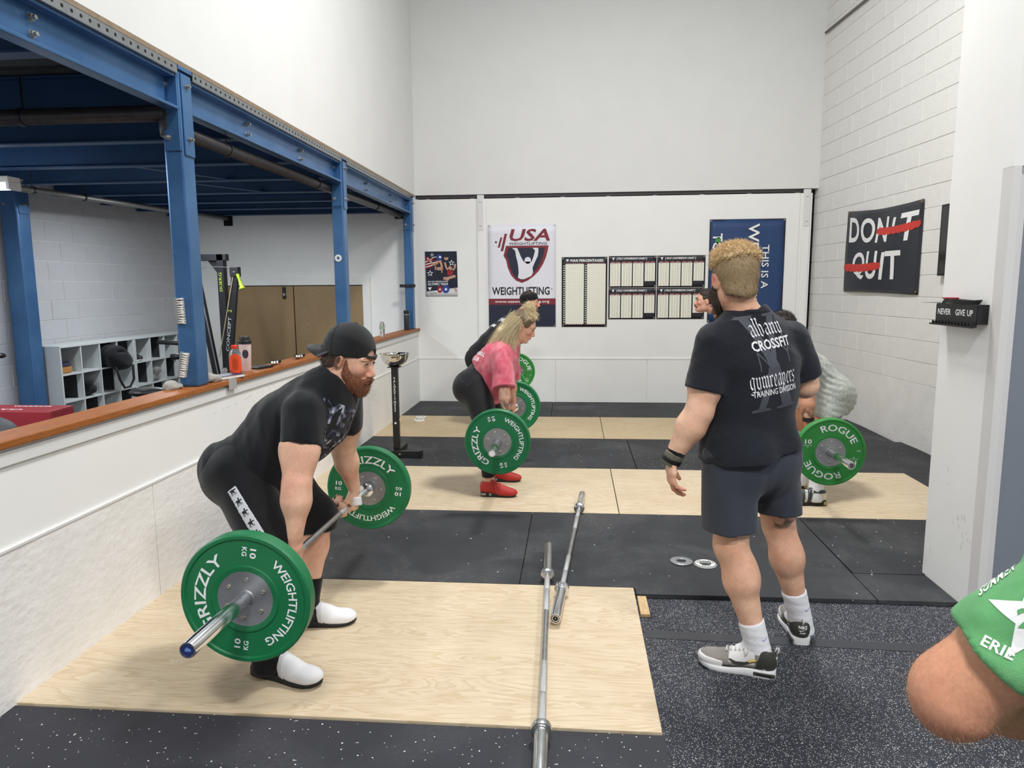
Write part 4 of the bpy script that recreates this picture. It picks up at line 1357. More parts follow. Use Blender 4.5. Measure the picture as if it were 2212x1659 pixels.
def cloth(name, col, var=.12, scale=7, bump=.25, rough=.85, weave=700, tone=None):
    if name in _mats:
        return _mats[name]
    t = NT(name)
    k = t.ramp(t.noise(scale, 5), [(.3, W(1 - var)), (.72, W(1 + var * .5))])
    c = t.mix(1.0, s2l(col), k, 'MULTIPLY')
    if tone:
        c = t.mix(t.ramp(t.noise(scale * 1.6, 6, dist=.6), [(.42, W(0)), (.68, W(.85))]), c, s2l(tone))
    h = t.math('ADD', t.noise(weave, 2), t.math('MULTIPLY', t.noise(22, 3), 1.2))
    t.bump(h, bump, .004)
    t.b.inputs['Sheen Weight'].default_value = .15; t.b.inputs['Sheen Roughness'].default_value = .5
    _mats[name] = t.fin(c, rough, 0, .2)
    return _mats[name]


# ------------------------------------------------------------------ head, hands
class Frame:
    """local axes: x forward, y to the person's left, z up"""
    def __init__(s, o, fwd, up=(0, 0, 1), scale=1.0):
        s.o = np.asarray(o, float); s.x = nrm(fwd); u = np.asarray(up, float); s.y = nrm(np.cross(u, s.x)); s.z = np.cross(s.x, s.y); s.k = scale
        s.M = np.stack([s.x, s.y, s.z])

    def __call__(s, x, y, z):
        return s.o + (s.x * x + s.y * y + s.z * z) * s.k

    def loc(s, P):
        return ((P - s.o) @ s.M.T) / s.k


def head_sdf(S, F, neck, rn, male=True, jaw=1.0):
    k = F.k
    def E(c, r, kk=.012, rot=None):
        S.add(ell(F(*c), np.array(r) * k, F.M if rot is None else rot), kk * k)
    S.add(cone(neck, F(-.022, 0, -.045), rn, rn * .93), .03)
    E((-.016, 0, .034), (.096, .077, .086))
    E((.022, 0, -.022), (.066, .064, .090), .03)
    E((.040, 0, -.088), (.044, .044 * jaw, .030), .03)
    for s in (1, -1):
        E((-.002, .048 * s * jaw, -.058), (.030, .016, .038), .03)
        E((.060, .040 * s, -.018), (.022, .020, .018), .02)
        E((.070, .030 * s, .028), (.018, .026, .009), .014)
    E((.071, 0, -.100), (.017, .020, .015), .016)
    S.add(cone(F(.082, 0, .012), F(.103, 0, -.028), .0085 * k, .0125 * k), .012 * k)
    for s in (1, -1):
        E((.094, .012 * s, -.034), (.012, .009, .009), .006)
    for s in (1, -1):
        S.sub(ell(F(.094, .031 * s, .008), np.array((.016, .017, .010)) * k, F.M), .014 * k)
        E((.0735, .031 * s, .008), (.0130, .0160, .0125), .004)
        S.sub(ell(F(.0875, .031 * s, .0075), np.array((.010, .0118, .0046)) * k, F.M), .0015)
    E((.080, 0, -.058), (.014, .026, .013), .014)
    E((.0915, 0, -.0555), (.007, .021, .0055), .004)
    E((.0905, 0, -.0680), (.007, .018, .0060), .004)
    for s in (1, -1):
        er = np.stack([nrm(F.x * .93 - F.y * s * .0 - F.z * .22), nrm(F.y * s + F.x * -.35), nrm(F.z * .97 + F.x * .22)])
        S.add(ell(F(-.012, .078 * s, -.006), np.array((.019, .010, .032)) * k, er), .006 * k)
        S.sub(ell(F(-.004, .089 * s, -.002), np.array((.010, .007, .019)) * k, er), .004 * k)


def eyes(F, parent, iris='4A3424', brow='6B4A30', looking=(1, 0, 0), brow_w=1.0):
    k = F.k
    M_EYE = mat('eye white', 'E9E4DE', .25, 0, 0); M_IR = mat('iris ' + iris, iris, .2, 0, 0); M_LASH = mat('lashes', '2A1D17', .7, 0, 0)
    for s in (1, -1):
        c = F(.0715, .031 * s, .0075)
        e = MB(); d = nrm(F.x * looking[0] + F.y * looking[1] + F.z * looking[2])
        e.lathe(c - d * .0125 * k, d, [(0.0125 * k * math.sin(a * PI / 10), .0125 * k * (1 - math.cos(a * PI / 10))) for a in range(11)], 14)
        eo = e.obj('eye', M_EYE, parent, smooth=True)
        MB().lathe(c + d * .0118 * k, d, [(.0060 * k, 0), (.0050 * k, .0010 * k), (0, .0014 * k)], 14).obj('iris', M_IR, eo)
        up = MB(); lo = MB()
        pts = []
        for q in range(9):
            a = -1.1 + 2.2 * q / 8
            pts.append(F(.0735 + .0136 * math.cos(a), .031 * s + .0150 * math.sin(a), .0075 + .0052 * math.cos(a)))
        up.tube(pts, [.0006 * k + .0012 * k * math.sin(PI * q / 8) for q in range(9)], 6).obj('upper_lid', M_LASH, eo)
        pts = []
        for q in range(9):
            a = -1.0 + 2.0 * q / 8
            pts.append(F(.0725 + .0142 * math.cos(a), .031 * s + .0150 * math.sin(a), .008 - .0060 * math.cos(a) - .0005))
        if brow:
            b = MB(); pts = []
            for q in range(9):
                y = .010 + .042 * q / 8
                pts.append(F(.090 - 5.5 * (y - .012) ** 2 * (1.6), y * s, .0285 + .007 * math.sin(q / 8 * PI * .8)))
            b.tube(pts, [(.0018 + .0028 * math.sin(PI * min(1, .25 + q / 9))) * k * brow_w for q in range(9)], 6).obj('eyebrow', mat('brow ' + brow, brow, .8, 0, .2, 300), parent, smooth=True)


def strands(name, roots, dirs, length, m, parent, w=.0011, bend=None, seg=3, droop=0.0, rnd=None):
    """hair as thin tapered three-sided blades"""
    r = np.random.RandomState(rnd or 3); vs = []; fs = []
    for p, d in zip(roots, dirs):
        L = length * r.uniform(.65, 1.2); d = nrm(d + r.normal(size=3) * .22); u = nrm(np.cross(d, r.normal(size=3)))
        q = np.array(p); o = len(vs)
        for k in range(seg + 1):
            t = k / seg; ww = w * (1 - t * .85)
            vs += [q - u * ww, q + u * ww]
            d = nrm(d + np.array([0, 0, -droop * t]) + (bend if bend is not None else 0))
            q = q + d * L / seg
        fs += [(o + 2 * k, o + 2 * k + 1, o + 2 * k + 3, o + 2 * k + 2) for k in range(seg)]
    mb = MB(); mb.v = [tuple(v) for v in vs]; mb.f = fs
    o = mb.obj(name, m, parent, smooth=True); o['kind'] = 'stuff'
    return o


def surf_points(ob, n, test, seed=1):
    """random points and normals on a mesh where test(P) holds"""
    me = ob.data; nv = len(me.vertices); P = np.zeros(nv * 3); me.vertices.foreach_get('co', P); P = P.reshape(-1, 3)
    N = np.zeros(nv * 3); me.vertices.foreach_get('normal', N); N = N.reshape(-1, 3)
    i = np.nonzero(test(P))[0]
    r = np.random.RandomState(seed); j = r.choice(i, n, replace=len(i) < n)
    return P[j] + r.normal(size=(n, 3)) * .0015, N[j]


def hand_sdf(S, wrist, d, thumb, palm, curl, spread=.0, k=1.0, thumb_curl=.5, bar=None, paint=None):
    """d: hand direction, thumb: side of the thumb, palm: palm normal; curl: 3 bend angles (or list of four triples)"""
    d = nrm(d); t = nrm(thumb - d * (np.asarray(thumb) @ d)); n = nrm(np.cross(d, t)); n = n if n @ np.asarray(palm) > 0 else -n
    w = np.asarray(wrist, float)
    S.add(eseg(w - d * .02 * k, w + d * .045 * k, (.027 * k, .020 * k), (.040 * k, .0165 * k), t), .015)
    S.add(eseg(w + d * .045 * k, w + d * .088 * k, (.040 * k, .0165 * k), (.038 * k, .0125 * k), t), .012)
    S.add(ell(w + d * .038 * k + t * .026 * k + n * .012 * k, np.array((.030, .017, .016)) * k, np.stack([nrm(d + t * .3), nrm(t - d * .3), n])), .012)
    base = [(.030, .086, .078, .0095), (.010, .091, .086, .0098), (-.010, .088, .080, .0092), (-.029, .080, .064, .0083)]
    tips = []
    for q, (ty, dy, L, r) in enumerate(base):
        c = curl[q] if isinstance(curl[0], (tuple, list)) else curl
        p = w + d * (dy - .006) * k + t * ty * k; a = 0.0; tt = nrm(t)
        fan = d * 1.0 + t * spread * (1.5 - q) * .12
        rr = r * k
        for fr, da, rs in ((.46, c[0], .94), (.30, c[1], .87), (.26, c[2], .78)):
            a += da; dirv = nrm(fan * math.cos(a) + n * math.sin(a))
            p2 = p + dirv * L * fr * k; S.add(cone(p, p2, rr, r * k * rs), .0045); p = p2; rr = r * k * rs
        tips.append((p, dirv, n * math.cos(a) - d * math.sin(a)))
    p = w + d * .022 * k + t * .026 * k + n * .008 * k; dv = nrm(d * .62 + t * .62 + n * .35)
    p2 = p + dv * .044 * k; S.add(cone(p, p2, .0145 * k, .0115 * k), .010)
    dv = nrm(d * (.85) + t * (.30 - .5 * thumb_curl) + n * (.25 + thumb_curl * .9)); p3 = p2 + dv * .032 * k; S.add(cone(p2, p3, .0112 * k, .0098 * k), .004)
    dv = nrm(d * .75 + t * (.15 - .9 * thumb_curl) + n * (.25 + thumb_curl * 1.0)); p4 = p3 + dv * .024 * k; S.add(cone(p3, p4, .0098 * k, .0082 * k), .004)
    return tips


def seg_dist(P, a, b):
    a = np.asarray(a, float); ba = np.asarray(b, float) - a
    t = np.clip((P - a) @ ba / (ba @ ba + 1e-12), 0, 1)
    return np.linalg.norm(P - a - t[:, None] * ba, axis=1)


def tuck(body, garments, spare=(), gap=.007, reach=.035):
    """draw the skin in beneath each garment so that cloth never breaks; spare: bare limbs (a, b, radius)"""
    me = body.data; nv = len(me.vertices)
    P = np.zeros(nv * 3); me.vertices.foreach_get('co', P); P = P.reshape(-1, 3)
    bare = np.zeros(nv, bool)
    for a, b, r in spare:
        bare |= seg_dist(P, a, b) < r
    for _ in range(2):
        N = np.zeros(nv * 3); me.vertices.foreach_get('normal', N); N = N.reshape(-1, 3)
        for T in garments:
            U = Sdf(); U.ops = [o for o in T.ops if o[0] in 'ug']; U.disp = T.disp
            lo, hi = U.box(); i = np.nonzero(((P > lo - .02) & (P < hi + .02)).all(1) & ~bare)[0]
            u = U.ev(P[i], .08)
            keep = np.ones(len(i), bool)
            for o in T.ops:
                if o[0] == 'i':
                    keep &= o[1](P[i]) < -.002
                elif o[0] == 's':
                    keep &= o[1](P[i]) > .002
            for sh, el, fr in getattr(T, 'sleeves', []):
                d = el - sh; t = (P[i] - sh) @ d / (d @ d)
                keep &= ~((t > fr - .02) & (seg_dist(P[i], sh, el + d * .3) < .10))
            push = np.where(keep & (u < reach), np.clip(u + gap, 0, .05), 0)
            P[i] -= N[i] * push[:, None]
        me.vertices.foreach_set('co', P.ravel()); me.update()


# ------------------------------------------------------------------ prints that follow cloth
def bvh(ob):
    me = ob.data
    return BVHTree.FromPolygons([v.co for v in me.vertices], [tuple(p.vertices) for p in me.polygons])


def project(tree, vs, fs, o, ux, uy, n, lift=.0015, step=.012, reach=.6):
    """lay a flat 2-D figure (vs Nx2) from the plane (o, ux, uy) along -n onto a mesh"""
    o, ux, uy, n = [np.asarray(q, float) for q in (o, ux, uy, n)]
    v, f = subdiv([(x, y, 0) for x, y in vs], fs, step)
    out = []; ok = []
    for p in v:
        q = o + ux * p[0] + uy * p[1] + n * .3
        hit = tree.ray_cast(Vector(q), Vector(-n), reach)
        ok.append(hit[0] is not None); out.append(np.array(hit[0]) + np.array(hit[1]) * lift if hit[0] is not None else q)
    return out, [t for t in f if all(ok[i] for i in t)]


def print_text(mb, tree, txt, o, ux, uy, n, size, width=None, lift=.0015, step=.015, **kw):
    v, f = glyphs(txt, **kw); sx = size if width is None else width / (v[:, 0].max() - v[:, 0].min())
    a, b = project(tree, np.stack([v[:, 0] * sx, v[:, 1] * size], 1), f, o, ux, uy, n, lift, step)
    mb.add(a, b)


# ------------------------------------------------------------------ shoes
def shoe(parent, heel, toe, up, style, L=.30, wd=.052, side=1):
    """heel, toe: ground points of the sole; style: dict of colours"""
    heel = np.asarray(heel, float); d = np.asarray(toe, float) - heel; L = np.linalg.norm(d); F = Frame(heel, d, up)
    y0 = F.y
    def fp(x, y, z):
        return heel + F.x * x * L + F.y * y + F.z * z
    hs = style.get('heel', .025); tt = style.get('sole', .014)
    # sole outline
    out = []
    wl = [(0.0, .018), (.02, .028), (.08, .034), (.2, .035), (.38, .034), (.55, .041), (.70, .047), (.82, .045), (.92, .034), (.975, .018), (1.0, .004)]
    for x, w in wl:
        out.append((x, w * wd / .045))
    for x, w in reversed(wl):
        out.append((x, -w * wd / .045 * (.92 if x > .4 else 1)))
    m = MB(); lift = style.get('spring', .012)
    def zt(x):
        return tt + (hs - tt) * max(0, min(1, (.62 - x) / .30))
    def zb(x):
        return lift * max(0, (x - .72) / .28) ** 2
    N = len(out)
    vs = [fp(x, y * .97, zb(x)) for x, y in out] + [fp(x, y * 1.04, zb(x) + .006) for x, y in out] + [fp(x, y * 1.04, zb(x) + zt(x) - .003) for x, y in out] + [fp(x, y * .98, zb(x) + zt(x)) for x, y in out]
    fs = [tuple(reversed(range(N))), tuple(range(3 * N, 4 * N))]
    for lv in range(3):
        fs += [(lv * N + i, lv * N + (i + 1) % N, (lv + 1) * N + (i + 1) % N, (lv + 1) * N + i) for i in range(N)]
    so = edge_smooth(m.add(vs, fs).obj('sole', style['sole_mat'], parent), 50)
    # upper
    S = Sdf()
    S.add(ell(fp(.13, 0, hs + .028), (.042, wd * .72, .052), F.M), .02)
    S.add(ell(fp(.22, 0, hs + .058), (.050, wd * .70, .042), F.M), .03)
    S.add(ell(fp(.45, 0, hs + .016), (.080, wd * .74, .048), F.M), .04)
    S.add(ell(fp(.71, 0, tt + .014), (.072, wd * .90, .034), F.M), .04)
    S.add(ell(fp(.86, 0, tt + .016), (.045, wd * .78, .026), F.M), .03)
    def low(P):
        x = (P - heel) @ F.x / L
        z = (P - heel) @ F.z
        return (lift * np.clip((x - .72) / .28, 0, 1) ** 2 + tt + (hs - tt) * np.clip((.62 - x) / .30, 0, 1)) - .004 - z
    S.keep(low, .003)
    S.cut(fp(.1, 0, hs + .085), nrm(F.z + F.x * .10), .004)
    S.sub(ell(fp(.17, 0, hs + .10), (.048, wd * .56, .05), F.M), .006)
    u = sdf_obj('upper', S, .0045, style['upper_mat'], parent)
    regs = style.get('regions', [])
    for nm, fn, mm, gr in regs:
        T = Sdf(); T.ops = list(S.ops[:5]); T.grow(gr); T.keep(low, .003); T.keep(lambda P, fn=fn: fn((P - heel) @ F.x / L, (P - heel) @ F.y * side, (P - heel) @ F.z), .002)
        T.cut(fp(.1, 0, hs + .085), nrm(F.z + F.x * .10), .004); T.sub(ell(fp(.17, 0, hs + .10), (.048, wd * .56, .05), F.M), .006)
        sdf_obj(nm, T, .0045, mm, u)
    tr = bvh(u)
    def on_top(x, y):
        q = fp(x, y, .25); h = tr.ray_cast(Vector(q), Vector(-F.z), .4)
        return (np.array(h[0]) + np.array(h[1]) * .003) if h[0] is not None else fp(x, y, .06)
    lace = MB()
    for q in range(style.get('laces', 5)):
        x = .34 + q * .055; sgn = 1 if q % 2 else -1
        lace.tube([on_top(x, -.020), on_top(x + .012, 0) + F.z * .002, on_top(x + .02, .020)], .0026, 5)
        lace.tube([on_top(x, .020), on_top(x + .012, 0) + F.z * .003, on_top(x + .02, -.020)], .0026, 5)
    if style.get('laces', 5):
        lace.tube([on_top(.36, -.02) + F.z * .004, on_top(.33, -.03) + F.z * .012, on_top(.38, -.036) + F.z * .01, on_top(.40, -.02) + F.z * .006], .0024, 5)
        lace.tube([on_top(.36, .02) + F.z * .004, on_top(.33, .03) + F.z * .012, on_top(.38, .036) + F.z * .01, on_top(.40, .02) + F.z * .006], .0024, 5)
        lace.obj('laces', style['lace_mat'], u, smooth=True)
    for x, wdt, mm in style.get('straps', []):
        T = Sdf(); T.ops = list(S.ops[:5]); T.grow(.0045); T.keep(low, .003)
        T.keep(lambda P, x=x, wdt=wdt: np.abs((P - heel) @ F.x / L - x + .4 * ((P - heel) @ F.z - .06)) * L - wdt, .002)
        sdf_obj('strap', T, .0045, mm, u)
    return u, fp, F, so


def side_print(parent, fp, F, ob, pts, sgn, m, name, lift=.0012):
    """polygon (x fraction of length, height) laid on the side of a shoe"""
    tree = bvh(ob); n = F.y * sgn
    vs, fs = subdiv([(a, b, 0) for a, b in pts], [tuple(range(len(pts)))], .02)
    out = []; ok = []
    for a, b, _ in vs:
        q = fp(a, 0, b) + n * .2; h = tree.ray_cast(Vector(q), Vector(-n), .3)
        ok.append(h[0] is not None); out.append(np.array(h[0]) + np.array(h[1]) * lift if ok[-1] else q)
    MB().add(out, [f for f in fs if all(ok[i] for i in f)]).obj(name, m, parent)
# ------------------------------------------------------------------ people
def leg(S, hip, knee, ank, toe, r=(.10, .072, .066, .041), side=(0, 1, 0), calf_back=None):
    """thigh, knee, calf and ankle; calf_back: direction of the calf's bulge"""
    hip, knee, ank, toe = [np.asarray(q, float) for q in (hip, knee, ank, toe)]
    S.add(eseg(hip, hip * .45 + knee * .55, (r[0] * .95, r[0] * 1.05), (r[0] * .84, r[0] * .90), side), .05)
    S.add(eseg(hip * .45 + knee * .55, knee, (r[0] * .84, r[0] * .90), (r[1] * .92, r[1] * .95), side), .03)
    ax = nrm(ank - knee)
    cb = np.asarray(calf_back, float); cb = nrm(cb - ax * (cb @ ax))
    S.add(ell(knee - cb * r[1] * .28 + ax * .005, (r[1] * .66, r[1] * .62, r[1] * .8)), .03)
    L = np.linalg.norm(ank - knee)
    S.add(eseg(knee, knee + ax * L * .35, (r[1] * .86, r[1] * .88), (r[2] * .93, r[2] * .95), side), .03)
    S.add(eseg(knee + ax * L * .35, ank - ax * L * .14, (r[2] * .93, r[2] * .95), (r[3] * .92, r[3] * 1.05), side), .03)
    S.add(eseg(ank - ax * L * .14, ank, (r[3] * .9, r[3] * 1.05), (r[3] * .98, r[3] * 1.05), side), .02)
    M = np.stack([nrm(np.cross(ax, cb)), cb, ax])
    for s in (1, -1):
        S.add(ell(knee + ax * L * .27 + cb * r[2] * .42 + M[0] * s * r[2] * .28, np.array((r[2] * .62, r[2] * .62, L * .20)), M), .03)
    for s in (1, -1):
        S.add(ell(ank + M[0] * s * r[3] * .78, np.array((.014, .017, .018)), M), .015)
    S.add(cone(ank, toe, r[3] * .80, .020), .03)


def arm(S, sh, el, wr, r=(.062, .052, .050, .030), out=(0, -1, 0), flex=(1, 0, 0)):
    sh, el, wr = [np.asarray(q, float) for q in (sh, el, wr)]
    a = nrm(el - sh); L = np.linalg.norm(el - sh); fl = np.asarray(flex, float); fl = nrm(fl - a * (fl @ a)); si = np.cross(a, fl)
    S.add(ell(sh + a * .02, np.array((r[0] * 1.15, r[0] * 1.05, r[0] * 1.45)), np.stack([fl, si, a])), .05)
    S.add(eseg(sh, sh + a * L * .5, (r[0] * .92, r[0] * 1.05), (r[0] * .88, r[0] * 1.06), si), .03)
    S.add(eseg(sh + a * L * .5, el, (r[0] * .88, r[0] * 1.06), (r[1] * .92, r[1] * .92), si), .03)
    S.add(ell(sh + a * L * .55 + fl * r[0] * .28, np.array((r[0] * .72, r[0] * .70, L * .30)), np.stack([fl, si, a])), .03)
    S.add(ell(sh + a * L * .50 - fl * r[0] * .30, np.array((r[0] * .72, r[0] * .72, L * .32)), np.stack([fl, si, a])), .03)
    f = nrm(wr - el); K = np.linalg.norm(wr - el); s2 = np.asarray(out, float); s2 = nrm(s2 - f * (s2 @ f))
    S.add(eseg(el, el + f * K * .30, (r[1] * .92, r[1] * .90), (r[2] * 1.05, r[2] * .98), s2), .03)
    S.add(eseg(el + f * K * .30, wr, (r[2] * 1.05, r[2] * .98), (r[3] * 1.08, r[3] * .80), s2), .03)


def cap_sleeve(S, sh, el, frac, r0, r1, k=.03, side=(0, 1, 0), flat=1.0):
    """sleeve along the upper arm, cut square at frac of its length"""
    sh, el = np.asarray(sh, float), np.asarray(el, float); e = sh + (el - sh) * (frac + .25); T = Sdf()
    T.add(eseg(sh, e, (r0, r0 * flat), (r1, r1 * flat), side), 0); T.cut(sh + (el - sh) * frac, el - sh, .004)
    lo, hi = T.box(); S.add((lambda P: T.ev(P, .3), (lo, hi)), k); S.sleeves.append((sh, el, frac))
    return sh + (el - sh) * frac


def folds(seed, amp, freq, stretch=None):
    return lambda P: amp * (wob(P * (np.array(stretch) if stretch is not None else 1), seed, freq) + .5 * wob(P * (np.array(stretch) if stretch is not None else 1), seed + 9, freq * 2.1))


SKIN_LIGHT, SKIN_PINK, SKIN_TAN = 'E6BDA2', 'D79E84', 'D09C7C'
M_SOLE_B = mat('black sole rubber', '17171A', .6, 0, .1, 30)
M_LSHOE_B = mat('black shoe leather', '1B1B1E', .5, 0, .12, 40, .2, 300)
M_LSHOE_W = mat('white shoe mesh', 'E7E7E9', .6, 0, .04, 40, .3, 420)

# ================================================================== A: bearded lifter at the front
A = thing('person', (-1.2, 2.85, .024), 'bearded lifter in black with a backwards cap, gripping the nearest barbell', 'person')
J = dict(hipR=V(-1.395, 2.775, .825), hipL=V(-1.395, 2.99, .825), knR=V(-1.185, 2.63, .53), knL=V(-1.195, 3.13, .53), anR=V(-1.225, 2.585, .125), anL=V(-1.235, 3.05, .125),
         shR=V(-1.068, 2.69, 1.092), shL=V(-1.025, 3.09, 1.09), elR=V(-1.062, 2.580, .825), elL=V(-1.085, 3.215, .82), wrR=V(-1.062, 2.545, .640), wrL=V(-1.062, 3.285, .612))
S = Sdf()
tor = [(V(-1.405, 2.88, .80), .170, .138), (V(-1.315, 2.88, .865), .175, .152), (V(-1.185, 2.88, .995), .185, .165), (V(-1.085, 2.885, 1.075), .185, .150), (V(-1.03, 2.89, 1.135), .160, .115), (V(-1.005, 2.89, 1.18), .09, .085)]
S.add(loft(tor, (0, 1, 0)), .03)
S.add(ell(J['hipR'] + V(-.05, .03, -.01), (.116, .105, .126)), .05); S.add(ell(J['hipL'] + V(-.05, -.03, -.01), (.116, .105, .126)), .05)
leg(S, J['hipR'], J['knR'], J['anR'], V(-1.08, 2.55, .055), (.112, .078, .070, .043), (0, 1, 0), (-1, 0, 0))
leg(S, J['hipL'], J['knL'], J['anL'], V(-1.11, 3.07, .055), (.112, .078, .070, .043), (0, 1, 0), (-1, 0, 0))
arm(S, J['shR'], J['elR'], J['wrR'], (.068, .056, .054, .033), (0, -1, 0), (1, 0, 0))
arm(S, J['shL'], J['elL'], J['wrL'], (.068, .056, .054, .033), (0, 1, 0), (1, 0, 0))
FA = Frame((-.926, 2.885, 1.288), (.93, -.17, -.30), scale=1.06)
head_sdf(S, FA, V(-1.01, 2.895, 1.17), .070, jaw=1.08)
for wr, sg in ((J['wrR'], 1), (J['wrL'], -1)):
    bz = .5375 - .025 * (wr[1] - 2.91)
    hand_sdf(S, wr, (.02, .05 * sg, -1), (0, sg, 0), (-1, 0, 0), (1.15, 1.35, .75), .2, 1.06, thumb_curl=1.0)
paint = [(lambda P: .2 + .4 * wob(P, 5, 20), SKIN_PINK), (sph(FA(.06, .03, -.02), .05, .9), 'C77C68'), (sph(FA(.06, -.03, -.02), .05, .9), 'C77C68'), (sph(FA(.1, 0, -.03), .022, .8), 'C4755F'),
         (sph(FA(-.01, -.08, 0), .035, .8), 'C87C66'), (sph(FA(.092, 0, -.061), .017, .4), 'A9645A'),
         (lambda P: (FA.loc(P)[:, 0] < -.005) * (FA.loc(P)[:, 2] > -.03) * 1.0 * (FA.loc(P)[:, 2] < .2), '6A5040')]
bodyA = sdf_obj('body', S, .0040, M_SKIN, A, paint, SKIN_LIGHT)
eyes(FA, A, '5E7684', '7A4A2C', (1, .05, .12))

M_BLACKTEE = cloth('black cotton', '15161A', .25, 6, .3)
M_BLACKSH = cloth('black stretch cloth', '121316', .2, 6, .2, .7)
T = Sdf()
T.add(loft([(c, a + .012, b + .012) for c, a, b in tor[:-1]] + [(V(-1.012, 2.89, 1.165), .105, .095)], (0, 1, 0)), .03)
T.add(ell(J['hipR'] + V(-.05, .03, -.005), (.128, .120, .140)), .05); T.add(ell(J['hipL'] + V(-.05, -.03, -.005), (.128, .120, .140)), .05)
hR = cap_sleeve(T, J['shR'] + V(.0, .01, .006), J['elR'], .46, .082, .080, .022)
hL = cap_sleeve(T, J['shL'] + V(.0, -.01, .006), J['elL'], .50, .082, .080, .022)
T.add(ell(V(-1.06, 2.79, 1.10), (.085, .08, .09)), .05); T.add(ell(V(-1.04, 3.0, 1.10), (.085, .08, .09)), .05)
T.sub(cone(V(-1.005, 2.89, 1.20), V(-.91, 2.89, 1.285), .080, .10), .008)
T.cut(V(-1.43, 2.88, .752), (-.14, 0, -.99), .005)
T.bump(folds(3, .0035, 14, (1, .6, 1))); T.bump(folds(11, .006, 11, (1.7, .3, .8))); T.bump(folds(17, .0025, 34, (1.2, .5, .5)))
TA1 = T; teeA = sdf_obj('t_shirt', T, .0065, M_BLACKTEE, A)
T = Sdf()
w0 = J['wrL']; T.add(eseg(w0 + V(.002, 0, -.030), w0 + V(.004, 0, -.085), (.046, .026), (.050, .028), (0, 1, 0)), 0); T.keep(lambda P: np.abs(P[:, 2] - (w0[2] - .062) + .25 * (P[:, 1] - w0[1])) - .021, .002)
sdf_obj('hand_wrap', T, .004, mat('white hand wrap', 'DDDDDB', .8, 0, .08, 60, .3, 300), A)
# neck rib
mm = MB(); ring = []
for k in range(28):
    a = 2 * PI * k / 28; u = nrm(V(.745, 0, .667)); e1 = V(0, 1, 0); e2 = np.cross(u, e1)
    ring.append(V(-1.012, 2.89, 1.193) + .0815 * (math.cos(a) * e1 + math.sin(a) * e2 * .98))
mm.tube(ring + [ring[0], ring[1]], .008, 8); mm.obj('collar', M_BLACKTEE, teeA, smooth=True)
# camouflage print on the chest
trA = bvh(teeA)
o = V(-.93, 2.83, .93); nn = nrm(V(.80, -.50, -.15)); ux = nrm(np.cross(V(.55, .1, .8), nn)); uy = nrm(np.cross(nn, ux))


def camo():
    t = NT('camouflage print')
    n1 = t.ramp(t.noise(26, 3, dist=.8), [(.0, s2l('17181D')), (.44, s2l('3E4150')), (.53, s2l('77798A')), (.60, s2l('B9BAC6'))], 'CONSTANT')
    return t.fin(n1, .7, 0, .2)


M_CAMO = camo()
for row, (txt, wv) in enumerate((('YETI', .30), ('HERO', .30), ('PRO', .26))):
    cm = MB(); print_text(cm, trA, txt, V(-.97, 2.82, 1.02) + V(-.035, 0, -.105) * row + nn * .1, ux, uy, nn, .085, wv, .0015, .02, off=.06)
    cm.obj('shirt_print', M_CAMO, teeA)

T = Sdf()
T.add(ell(J['hipR'] + V(-.048, .03, -.02), (.121, .113, .132)), .05); T.add(ell(J['hipL'] + V(-.048, -.03, -.02), (.121, .113, .132)), .05)
T.add(loft([(V(-1.405, 2.88, .80), .173, .141), (V(-1.335, 2.88, .85), .172, .148)], (0, 1, 0)), .04)
for h, k_, a_ in (('hipR', 'knR', 'anR'), ('hipL', 'knL', 'anL')):
    T.add(eseg(J[h], J[k_], (.118, .128), (.088, .092), (0, 1, 0)), .05)
    T.add(eseg(J[k_], J[k_] + (J[a_] - J[k_]) * .35, (.088, .092), (.082, .086), (0, 1, 0)), .03)
T.cut(V(-1.19, 2.88, .462), (.03, 0, -1), .004); T.bump(folds(21, .003, 16))
TA2 = T; shA = sdf_obj('shorts', T, .0065, M_BLACKSH, A)
# tape with small lifter marks down the side of the near thigh
p0, p1 = at(503, 1050, 2.66), at(590, 1190, 2.58); ld = nrm(V(p1[0] - p0[0], 0, p1[2] - p0[2])); pw = V(-ld[2], 0, ld[0])
U = Sdf(); U.ops = list(T.ops); U.disp = list(T.disp); U.grow(.002)
U.keep(lambda P: np.abs((P - p0) @ pw) - .0215, .001); U.keep(lambda P: P[:, 1] - 2.80, .001); U.cut(p0 + ld * .005, -ld, .001)
tape = sdf_obj('side_tape', U, .005, mat('white tape', 'C9CACF', .6, 0, .05), shA)
trS = bvh(tape); L = MB()
dn = V(0, -1, 0); txd = nrm(ld * .0 + pw * 1.0)
txd = pw if pw[0] > 0 else -pw
tyd = -ld if ld[2] < 0 else ld
for k in range(6):
    c = p0 + ld * (.022 + .048 * k); c = V(c[0], 2.6, c[2])
    print_text(L, trS, 'H G', c - tyd * .012, txd, tyd, V(0, -1, 0), .0075, .022, .0012, .02, off=.02)
    fg = [(-.014, .004), (-.006, .009), (0, .007), (.004, .016), (.009, .013), (.005, .006), (.016, .004), (.014, 0), (.006, .001), (.006, -.008), (.001, -.008), (-.001, -.002), (-.006, -.008), (-.010, -.006), (-.006, .002)]
    a_, b_ = project(trS, fg, [tuple(range(len(fg)))], c + tyd * .003, txd, tyd, V(0, -1, 0), .0012, .03); L.add(a_, b_)
L.obj('tape_marks', M_INK, tape)
